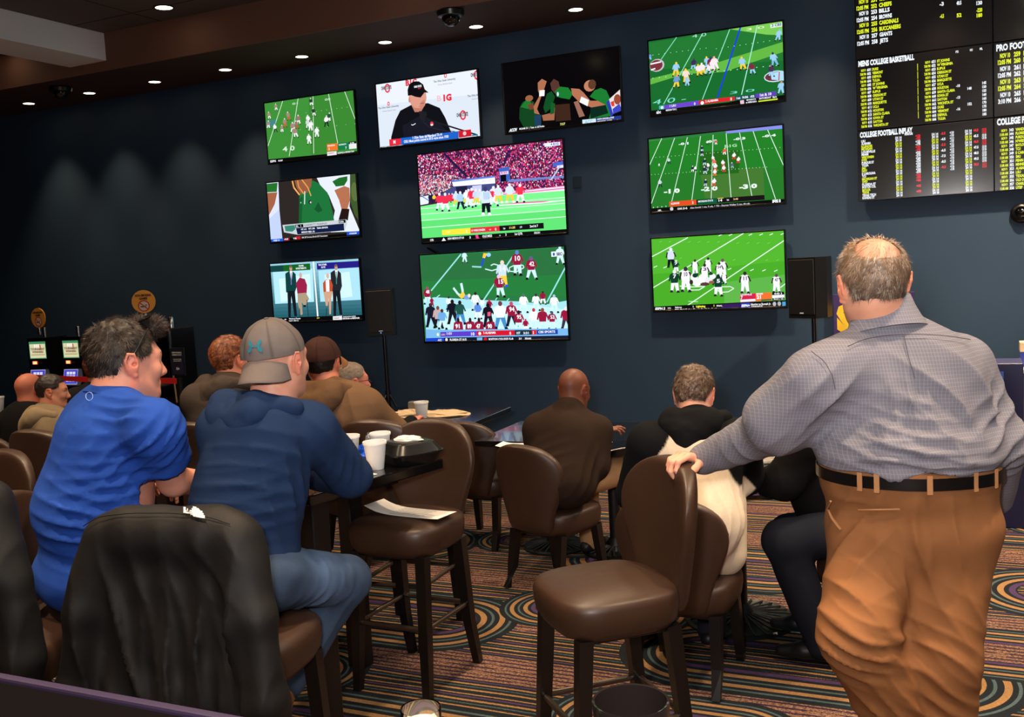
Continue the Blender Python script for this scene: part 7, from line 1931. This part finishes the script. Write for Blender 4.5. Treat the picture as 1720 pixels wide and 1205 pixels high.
mo = np.array(bm.location); hR = frame(J['hf']); hc = J['head']
_q = Sdf(); _q.rc(hc + hR @ np.array([-.035, .072, .108]) * 1.1, hc + hR @ np.array([.03, .072, .112]) * 1.1, .024, .026, .02); _q.rc(hc + hR @ np.array([0, .03, .125]) * 1.1, hc + hR @ np.array([0.01, .088, .115]) * 1.1, .02, .022, .02)
D, lo = _q.field(.004); V, F = surface_nets(D, lo, .004); N = vnormals(V, F); V = V + N * (.004 * vnoise(V * 90, 3))[:, None]
_rg = np.random.default_rng(3); ii = _rg.integers(0, len(V), 2600); dd = N[ii] * .8 + hR @ np.array([0, .5, .3]) + _rg.normal(0, .35, (2600, 3)); dd /= np.linalg.norm(dd, axis=1)[:, None]
V2, F2, k_ = tri_strands(V[ii], dd, N[ii], _rg.uniform(.012, .028, 2600), np.full(2600, .0016), 3, .12, seed=4)
emit_mesh('quiff', [(V, F, np.tile(C3(40, 31, 27), (len(V), 1))), (V2, F2, np.repeat(C3(60, 47, 40) * _rg.uniform(.5, 1.5, (2600, 1)), k_, 0))], M_HAIR, bm, mo)
def hp(x, y, z): return hc + hR @ (np.array([x, y, z]) * 1.1) - mo
for sx in (-1, 1): MB().tube([hp(.088 * sx, -.01, .03), hp(.090 * sx, .012, .07), hp(.078 * sx, .035, .108)], .0028, 8).build('sunglasses_temple', M_BLKPL, bm, True)
m = MB()
for sx in (-1, 1):
    cc_ = np.array([.036 * sx, .040, .138])
    m.ring([[tuple(hp(cc_[0] + .030 * math.cos(t) * k2, cc_[1] + .018 * math.sin(t) * k2 + dz * .5, cc_[2] - .012 * abs(math.cos(t)) * sx * math.copysign(1, math.cos(t)) * 0 + .010 * math.sin(t) * k2 + dz)) for t in np.linspace(0, 2 * math.pi, 20, endpoint=False)] for k2, dz in ((1, 0), (1, .003), (.9, .004))])
m.tube([hp(-.012, .045, .139), hp(.012, .045, .139)], .002, 6)
m.build('sunglasses_lenses', M_DOME, bm, True)
_cl = [(150 + 6 * math.cos(t), 666 + 7 * math.sin(t)) for t in np.linspace(0, 6.283, 13)]
seam(J['_topV'], _cl, 'round_emblem', solid('pale_blue_print', rgb(130, 160, 214), .6), J['_top'], mo, .0011, .003)
_nk = J['neck']; ax_ = nrm(J['head'] - J['neck'])
u1 = nrm(np.cross(ax_, RGT)); u2 = np.cross(ax_, u1)
m = MB(); R_ = []
for dz, r0 in ((.020, .098), (.036, .086), (.046, .080), (.046, .075), (.030, .078)):
    R_.append([tuple(_nk - mo + ax_ * dz + (u1 * math.cos(t) + u2 * math.sin(t)) * r0) for t in np.linspace(0, 2 * math.pi, 36, endpoint=False)])
m.ring(R_, cap0=False, cap1=False); from_arrays('neck_rib', np.array(m.V), m.F, M_CLOTH, J['_top'], True, np.tile(BLUE * .85, (len(m.V), 1)))

NAVY = C3(30, 47, 78)
J = dict(head=P(466, 610, 3.18), hf=nrm((RGT * .44 + FWD * .90) * (1, 1, 0) + (0, 0, -.05)), hs=1.04, face=nrm(np.array([.35, .93, 0])), neck=P(452, 688, 3.16), chest=P(432, 752, 3.14), belly=P(414, 850, 3.12), pelvis=P(418, 960, 3.10),
         chest_r=(.185, .14, .19), belly_r=(.185, .16, .18), pelvis_r=(.18, .155, .13), sh_rad=.072,
         sh_l=P(378, 722, 3.18), el_l=P(392, 800, 3.4), wr_l=P(470, 800, 3.62), sh_r=P(522, 722, 3.16), el_r=P(588, 800, 3.34), wr_r=P(528, 800, 3.62), arm_r=(.075, .062, .042),
         kn_r=P(578, 975, 3.36), kn_l=P(480, 985, 3.5), an_r=P(478, 1145, 3.30), an_l=P(430, 1120, 3.5), leg_r=(.094, .076, .060), toe_r=(.4, -.9, 0), toe_l=(.1, .9, 0))
J['hands'] = {'r': dict(d=nrm(-RGT * .8 + FWD * .6), n=UU, curl=(.5, .5, .6, .6), side=1), 'l': dict(d=nrm(RGT * .6 + FWD * .8), n=UU, curl=(.4, .4, .5, .6), side=-1)}
def ua():
    P_ = []
    for sx in (-1, 1):
        for sy in (-1, 1):
            arc = [(sx * (.30 + .0), sy * .06), (sx * .42, sy * .16), (sx * .40, sy * .34), (sx * .62, sy * .58), (sx * .98, sy * .66), (sx * 1.0, sy * .40), (sx * .80, sy * .16), (sx * .62, 0), (sx * .30, 0)]
            P_.append(arc if sx * sy > 0 else arc[::-1])
    P_.append([(-.36, -.07), (.36, -.07), (.36, .07), (-.36, .07)])
    return P_
fi = [(P(430, 790, 3.0), .14, RGT - UPV * .15, .06, .007), (P(400, 860, 3.0), .14, RGT + UPV * .1, .05, .008), (P(550, 760, 3.1), .12, P(600, 780, 3) - P(520, 730, 3), .06, .008), (P(480, 840, 3.0), .12, UPV - RGT * .4, .07, .008), (P(590, 800, 3.2), .07, UPV, .04, .008)]
_nk = J['neck']; _ff = nrm(-P(400, 680, 3.0) + P(470, 660, 3.3))
nm_ = figure('person in a navy hoodie and faded jeans wearing a grey cap backwards', J, C3(214, 150, 126), NAVY, lambda V, N: np.clip(C3(62, 78, 102)[None] * (1 + 2.0 * np.exp(-((V - P(530, 950, 3.2)) ** 2).sum(1) / .012))[:, None] * (.85 + .3 * vnoise(V * 14, 3))[:, None], 0, 1), None, h=.0085, hh=.0036, fold_items=fi, seed=21, top_name='hoodie', leg_name='jeans', leg_mat=M_DENIM, hood=hood_shape(_nk + np.array([-.01, -.02, .0]), nrm(np.array([.30, .95, 0])), 1.0, .125, .15, .035), shoes=(C3(120, 76, 40), C3(176, 122, 70)), leg_fold=[(P(590, 985, 3.25), .06, RGT * .5 + UPV, .05, .004), (P(520, 1000, 3.2), .1, RGT, .06, .004), (P(540, 1060, 3.2), .12, RGT * .6 + UPV, .06, .008)],
              cap=dict(col=C3(104, 96, 94), brim_col=C3(108, 98, 94), back=True, tilt=.24, drop=.035, brim_yaw=.22, logo=(ua(), C3(44, 120, 140), .031, .42)), neck_r=.060, top_cut=[(J['neck'] + (J['head'] - J['neck']) * .30, nrm(J['head'] - J['neck']))])
J['hood_col'] = NAVY

CREAM, BLK = C3(226, 206, 180), C3(18, 18, 20)
hd = P(1166, 668, 4.27)
J = seated(hd, nrm(np.array([.02, .86, -.50])), (.04, 1), (-1.12, 3.98), .47, .98, 1.06, neckdir=(0, .55, .83), rest_z=.76)
J['neck'] = P(1168, 712, 4.19); J['sh_l'] = P(1092, 748, 4.17); J['sh_r'] = P(1240, 744, 4.17); J['chest'] = P(1168, 780, 4.17); J['belly'] = P(1172, 870, 4.10)
J['chest_r'] = (.19, .14, .20); J['belly_r'] = (.185, .15, .17); J['arm_r'] = (.088, .075, .05)
J['el_l'] = P(1068, 830, 4.30); J['el_r'] = P(1250, 800, 4.30); J['wr_l'] = P(1110, 828, 4.55); J['wr_r'] = P(1238, 800, 4.60)
J['an_l'] = np.array([*onz(1086, 1080, 0)[:2], .09]); J['an_r'] = np.array([*onz(1196, 1088, 0)[:2], .09])
J['kn_l'] = J['an_l'] * (1, 1, 0) + np.array([.02, .12, .50]); J['kn_r'] = J['an_r'] * (1, 1, 0) + np.array([.0, .12, .50])
_ch = J['chest'].copy(); J['hood_col'] = BLK
def raglan(V, N):
    x = np.abs(V[:, 0] - _ch[0]); z = V[:, 2]
    lim = .120 + np.clip((_ch[2] + .10 - z), 0, 1) * .45
    lim = lim - np.clip(z - _ch[2] - .02, 0, 1) ** 1.0 * .35
    w_ = np.clip((lim - x) / .006, 0, 1) * np.clip((_ch[1] + .16 - V[:, 1]) / .01, 0, 1) * np.clip((_ch[2] + .155 - z) / .01, 0, 1)
    return CREAM * w_[:, None] + BLK * (1 - w_[:, None])
fi = [(P(1215, 900, 3.9), .10, UPV + RGT * .2, .05, .010), (P(1150, 800, 3.9), .12, RGT, .06, .005), (P(1235, 850, 4.05), .10, UPV, .05, .010)]
figure('person seen from behind in a cream hoodie with black sleeves, bent over the table', J, C3(212, 150, 126), raglan, C3(28, 30, 40), None, h=.0075, hh=.0045, fold_items=fi, hood=hood_shape(J['neck'] + np.array([0, .0, .01]), (0, 1), 1.0, .12, .115, .03), seed=31, top_name='hoodie', leg_name='jeans', leg_mat=M_DENIM, shoes=(C3(20, 20, 24), C3(176, 120, 84)),
       hair=dict(style=st_full, colr=C3(118, 88, 66), seed=8, dens=13000, L=.026, thick=.013, colfn=lambda l: np.where((vnoise(l * 170, 4) > .3)[:, None], C3(150, 130, 112), C3(96, 70, 54))), neck_r=.056,
       extra_top=lambda G: G.rc(P(1212, 925, 4.21), P(1218, 850, 4.21), .10, .08, .06))

DB = C3(46, 33, 26)
J = seated(P(964, 658, 5.54), nrm(np.array([.22, .93, -.28])), (.25, .97), (-2.10, 5.14), .47, 1.0, 1.12, neckdir=(0, .3, .95), rest_z=.78)
J['neck'] = P(957, 698, 5.50); J['sh_l'] = P(905, 722, 5.52); J['sh_r'] = P(1002, 724, 5.46); J['chest'] = P(948, 745, 5.48); J['belly'] = P(944, 800, 5.42); J['chest_r'] = (.20, .16, .20); J['belly_r'] = (.20, .18, .17); J['arm_r'] = (.078, .068, .046)
J['el_r'] = P(1000, 782, 5.42); J['wr_r'] = P(1006, 738, 5.68); J['el_l'] = P(908, 790, 5.62); J['wr_l'] = P(935, 760, 5.87)
J['hands'] = {'r': dict(d=nrm(RGT * .7 + UPV * .5 + FWD * .3), n=nrm(UPV - RGT * .5), curl=(.3, .5, .7, .9), spread=.03, side=-1, s=1.05), 'l': dict(d=FWD, n=UU, curl=(.5, .6, .6, .6), side=-1)}
figure('bald person in a dark brown shirt and khaki trousers, one hand raised at the table', J, C3(112, 64, 46), DB, C3(186, 140, 98), None, h=.012, hh=.005, fold_items=[(P(985, 800, 5.32), .12, UPV + RGT * .5, .07, .010), (P(930, 780, 5.32), .12, RGT + UPV * .2, .07, .006)], seed=41, shoes=(C3(30, 26, 24), C3(20, 18, 18)), neck_r=.064,
       extra_top=lambda G: G.rc(J['neck'] + np.array([0, -.01, .02]), J['neck'] + np.array([0, -.01, .035]), .075, .07, .02), leg_fold=[(P(990, 830, 5.32), .15, RGT, .06, .008)])

CH = C3(66, 56, 50)
J = seated(P(388, 607, 5.22), nrm((RGT * .55 + FWD * .82) * (1, 1, 0) + (0, 0, -.05)), (.05, 1), P(362, 760, 5.2)[:2], .76, 1.0, 1.08, neckdir=(0.02, .25, .97), rest_z=1.02, foot_z=.3)
J['neck'] = P(384, 648, 5.18); J['sh_l'] = P(330, 672, 5.15); J['sh_r'] = P(436, 672, 5.2); J['chest'] = P(374, 700, 5.15); J['hood_col'] = CH
figure('person with short auburn hair in a charcoal hoodie, seated behind the grey cap', J, C3(208, 134, 104), CH, C3(50, 52, 60), None, h=.013, hh=.005, seed=51, top_name='hoodie', hood=hood_shape(J['neck'], (.3, .95), 1.05, .12, .10, .02), fold_items=[(J['chest'], .15, RGT, .08, .006)],
       hair=dict(style=st_full, colr=C3(156, 82, 44), seed=9, dens=9000, L=.020, thick=.012, colfn=lambda l: np.where((vnoise(l * 190, 4) > .1)[:, None], C3(172, 98, 52), C3(112, 56, 32))))

TANH = C3(104, 78, 57)
J = seated(P(541, 612, 4.98), nrm((FWD + RGT * .06) * (1, 1, 0)), (-.25, .97), P(585, 780, 5.05)[:2], .76, 1.0, 1.08, neckdir=(-.15, .25, .95), rest_z=1.02, foot_z=.3)
J['neck'] = P(553, 660, 4.95); J['sh_l'] = P(520, 690, 4.95); J['sh_r'] = P(618, 682, 4.95); J['chest'] = P(572, 706, 4.95); J['el_r'] = P(665, 725, 5.05); J['wr_r'] = P(640, 735, 5.4); J['hood_col'] = TANH * .82; J['chest_r'] = (.19, .15, .19)
figure('person in a tan hoodie and dark brown cap, seated left of the screens', J, C3(196, 122, 98), TANH, C3(50, 46, 44), None, h=.012, hh=.005, seed=61, top_name='hoodie', hood=hood_shape(J['neck'] + np.array([-.02, -.02, -.01]), (-.1, 1), 1.15, .13, .13, .04), fold_items=[(P(600, 710, 4.8), .13, RGT * .4 - UPV, .08, .008), (J['chest'], .15, UPV + RGT, .08, .006)],
       hair=dict(style=lambda x, y, z: st_full(x, y, z) * (z < .04), colr=C3(30, 24, 22), seed=10, dens=5000, L=.014, thick=.008),
       cap=dict(col=C3(60, 38, 34), brim_col=C3(136, 94, 62), back=False, brim_yaw=-.40, tilt=.06, drop=.03))

J = seated(P(592, 644, 6.15), nrm((RGT * .8 + FWD * .5) * (1, 1, 0) + (0, 0, -.02)), (.2, .98), P(612, 790, 6.15)[:2], .47, 1.0, 1.05, neckdir=(-.1, .2, .95), rest_z=.78)
J['neck'] = P(604, 682, 6.12); J['sh_l'] = P(575, 712, 6.2); J['sh_r'] = P(640, 702, 6.1); J['chest'] = P(612, 722, 6.1); J['el_r'] = P(660, 745, 6.1)
g_ = figure('grey-haired person in black with glasses, partly behind the tan hoodie', J, C3(204, 128, 108), C3(20, 20, 22), C3(30, 30, 36), None, h=.014, hh=.006, seed=71,
            hair=dict(style=lambda x, y, z: st_full(x, y, z) * .8, colr=C3(150, 132, 116), seed=12, dens=7000, L=.012, thick=.007, colfn=lambda l: np.tile(C3(150, 132, 116), (len(l), 1))))
hR = frame(J['hf']); mo = np.array(g_.location)
m = MB(); m.tube([tuple(J['head'] + hR @ np.array([.082, -.01, .015]) - mo), tuple(J['head'] + hR @ np.array([.076, .09, .018]) - mo)], .002, 6); m.tube([tuple(J['head'] + hR @ np.array([x, .102, .014 + .01 * math.cos(x * 60)]) - mo) for x in np.linspace(.07, -.07, 12)], .002, 6)
m.build('glasses', M_BLKPL, g_, True)

J = seated(P(51, 657, 7.05), nrm((RGT * .45 + FWD * .88) * (1, 1, 0) + (0, 0, -.05)), (.1, 1), P(42, 780, 7.05)[:2], .47, 1.0, 1.1, neckdir=(0, .2, .95), rest_z=.78)
J['neck'] = P(46, 694, 7.0); J['sh_l'] = P(14, 710, 7.05); J['sh_r'] = P(80, 708, 7.0)
figure('bald person in a black t-shirt at the far left table', J, C3(190, 112, 88), C3(20, 19, 20), C3(40, 40, 46), None, h=.015, hh=.006, seed=81, neck_r=.066)
J = seated(P(88, 660, 6.1), nrm((RGT * .90 + FWD * .30) * (1, 1, 0) + (0, 0, -.12)), (.45, .9), P(84, 800, 6.15)[:2], .47, .87, .95, neckdir=(.1, .25, .95), rest_z=.78)
J['neck'] = P(82, 700, 6.08); J['sh_l'] = P(56, 716, 6.15); J['sh_r'] = P(112, 712, 6.05); J['hood_col'] = C3(120, 104, 82)
figure('dark-haired person in a khaki hoodie in profile, beside the bald man', J, C3(188, 126, 100), C3(120, 104, 82), C3(40, 40, 46), None, h=.014, hh=.0055, seed=83, top_name='hoodie', hood=hood_shape(J['neck'], (.6, .8), 1.0, .11, .08, .03),
       hair=dict(style=st_full, colr=C3(44, 32, 28), seed=14, dens=6000, L=.010, thick=.007))
J = seated(P(166, 622, 7.1), nrm(np.array([-.2, 1, 0])), (-.1, 1), P(166, 760, 7.1)[:2], .47, 1.0, 1.0, neckdir=(0, .1, 1), rest_z=.8)
place_chair(CHAIR, 'low chair at the machines behind the man in blue, hidden', J['pelvis'][:2], (-.1, 1), GC)
figure('person with auburn hair at the machines, mostly hidden by the man in blue', J, C3(180, 116, 92), C3(28, 28, 30), C3(30, 30, 34), None, h=.018, hh=.007, seed=85,
       hair=dict(style=st_full, colr=C3(110, 54, 28), seed=15, dens=4000, L=.02, thick=.012))
for q_, (hx, hy, dd_) in enumerate(((52, 656, 7.05), (84, 660, 6.15))):
    pp_ = P(hx - (10 if q_ == 0 else 0), 800, dd_)
    place_chair(CHAIR, ('low chair under the bald person at the far left', 'low chair under the person in the khaki hoodie')[q_], pp_[:2], ((.1, 1), (.45, .9))[q_], GC)
place_chair(CHAIR, 'low chair under the grey-haired person in black', P(612, 790, 6.15)[:2], (.2, .98), GC)

J = seated(P(1392, 676, 4.42), nrm(np.array([-1, .2, -.25])), (-1, .05), (-.42, 4.50), .47, 1.0, 1.1, neckdir=(-.3, 0, .95), rest_z=.77)
J['chest'] = P(1372, 778, 4.42); J['belly'] = P(1392, 842, 4.42); J['neck'] = P(1380, 720, 4.42); J['sh_l'] = P(1350, 755, 4.25); J['sh_r'] = P(1380, 742, 4.62); J['el_l'] = P(1318, 808, 4.25); J['wr_l'] = P(1262, 812, 4.45); J['el_r'] = P(1318, 790, 4.75); J['wr_r'] = P(1275, 800, 4.8); J['arm_r'] = (.085, .075, .045)
J['kn_l'] = P(1318, 908, 4.25); J['kn_r'] = P(1325, 900, 4.6); J['an_l'] = np.array([*(J['kn_l'] + (.14, .04, 0))[:2], .09]); J['an_r'] = np.array([*(J['kn_r'] + (.10, .0, 0))[:2], .09]); J['leg_r'] = (.10, .085, .06)
figure('person in black seated behind the standing man, elbow on the round table', J, C3(190, 124, 100), C3(18, 17, 18), C3(24, 27, 36), None, h=.012, hh=.006, seed=91, leg_mat=M_DENIM, leg_name='jeans', shoes=(C3(20, 20, 22), C3(30, 30, 30)),
       hair=dict(style=st_full, colr=C3(40, 32, 28), seed=16, dens=4000, L=.02, thick=.011))
J = seated(P(1775, 520, 6.9), nrm(np.array([-1, -.1, 0])), (-1, -.1), P(1775, 700, 6.9)[:2], .85, 1.0, 1.0, rest_z=1.15)
for q_, sg in (('l', -1), ('r', 1)):
    b_ = np.array([*P(1775, 700, 6.9)[:2], 0]); J['kn_' + q_] = b_ + (0, .10 * sg, .50); J['an_' + q_] = b_ + (0, .10 * sg, .085)
J['el_r'] = P(1800, 600, 6.95); J['wr_r'] = P(1820, 650, 6.9); J['el_l'] = P(1772, 600, 6.85); J['wr_l'] = P(1790, 650, 6.8); J['sh_l'] = P(1762, 560, 6.8)
figure('attendant in black at the service cabinet, only an edge of the sleeve in view', J, C3(190, 124, 100), C3(14, 14, 16), C3(20, 20, 24), None, h=.018, hh=.008, seed=93, shoes=(C3(20, 20, 22), C3(30, 30, 30)), hair=dict(style=st_full, colr=C3(30, 24, 22), seed=18, dens=2500, L=.02, thick=.011))

def jacket(name, label, loc, face, col, top, w, z_bot, seed, logo=None, flare=.13, collar=.0):
    f = nrm(np.array([face[0], face[1], 0])); r = np.array([f[1], -f[0], 0]); u = np.array([0, 0, 1.0])
    c = np.array([loc[0], loc[1], 0]) - f * .285
    S = Sdf()
    S.rc(c - r * w * .72 + u * (top - .055), c + r * w * .72 + u * (top - .055), .055, .055, .05)
    S.rc(c - r * w * .55 + u * (top - .075), c + r * w * .55 + u * (top - .075), .075, .075, .05)
    for x in np.linspace(-1, 1, 7):
        bz = z_bot + .03 * math.sin(x * 5 + seed)
        S.rc(c + r * w * .80 * x + u * (top - .09), c + r * (w + flare * .75) * x - f * (.075 + .02 * math.cos(3 * x)) + u * bz, .058, .040 + .008 * math.cos(x * 9 + seed), .035)
    for sx in (-1, 1):   # sleeves hanging inside and outside
        sh = c + r * w * .92 * sx + u * (top - .085)
        S.chain([sh, sh + r * .055 * sx - f * .05 - u * .20, sh + r * .085 * sx - f * .07 - u * .42, sh + r * .06 * sx - f * .06 - u * .62], [.072, .066, .060, .052], .025)
    if collar: S.rc(c - r * .10 - f * .02 + u * (top - .01), c + r * .10 - f * .02 + u * (top - .01), .045 + collar, .045 + collar, .05)
    S.cut(c + u * z_bot, -u)
    h = .0095
    D, lo = S.field(h); V, F = surface_nets(D, lo, h); V = smooth(V, F, 1); N = vnormals(V, F)
    C_ = lambda a, b, dz=0: c + r * a - f * .12 + u * (top - b)
    it = [(C_(-.12, .35), .20, u - r * .15, .10, .018), (C_(.12, .35), .20, u + r * .12, .10, .018), (C_(0.03, .22), .10, u + r * .2, .12, .012), (C_(.18, .65), .20, u - r * .5, .10, .014), (C_(-.16, .70), .22, u + r * .5, .11, .014), (C_(.2, .12), .10, u - r * .8, .09, .010)]
    V2 = folds(V, N, it, (.005, 7.0), seed)
    o = emit_mesh(name, [(V2, F, np.tile(col, (len(V), 1)))], M_NYLON, None, c)
    o.location = c
    tag(o, label, 'jacket')
    return o, c, f, r, V2, N
M_WL = solid('white_embroidery', rgb(228, 224, 220), .7)
jk, c, f, r, JV, JN = jacket('jacket', 'black jacket with a small white logo hung over the stool of the man in navy', NAVY_AT, NAVY_FACE, C3(22, 20, 20), 1.185, .225, .50, 1, collar=.0)
m = MB(); V_, F_ = [], []
for gy in range(11):
    for gx in range(19): V_.append(tuple(onsurf(JV, 308 + gx * 2, 848 + gy * 1.7 + gx * .35, .006) - c))
for gy in range(10):
    for gx in range(18):
        u_, v_ = gx / 17, gy / 9
        if (u_ > .42 and ((u_ - .42) / .6) ** 2 + ((v_ - 1.0) / 1.05) ** 2 < 1.0) or (u_ <= .42 and v_ > (.15, .55, .30, .62, .35, .2, .2, .2)[int(u_ * 14) % 8] and v_ < .8 + .3 * u_): F_.append((gy * 19 + gx, gy * 19 + gx + 1, gy * 19 + gx + 20, gy * 19 + gx + 19))
m.add(V_, F_).build('white_logo', M_WL, jk)
m = MB()
for q_, (txt, yy) in enumerate((('THE', 855.5), ('NORTH', 860), ('FACE', 864.5))):
    TV_, TF, (a, b) = text_tris(txt, .02)
    w_ = (5, 8, 6.5)[q_]; x0 = (314, 313, 317)[q_]
    base_ = len(m.V)
    p0, p1, p2 = onsurf(JV, x0, yy, .0085), onsurf(JV, x0 + w_, yy + 1.5, .0085), onsurf(JV, x0, yy - 3.0, .0085)
    m.add([tuple(p0 + (p1 - p0) * (vx - a) / (b - a) + (p2 - p0) * vy - c) for vx, vy in TV_], TF)
m.build('logo_lettering', M_BKI, jk)
seam(JV, ((140, 884), (165, 868), (220, 862), (290, 862), (350, 868), (395, 884)), 'shoulder_seam', M_SEAMK, jk, c, .0018, .001)
jacket('jacket', 'black coat bunched over the stool back at the left edge of the frame', COAT_AT, COAT_FACE, C3(18, 17, 18), 1.31, .225, .45, 5, collar=.01)
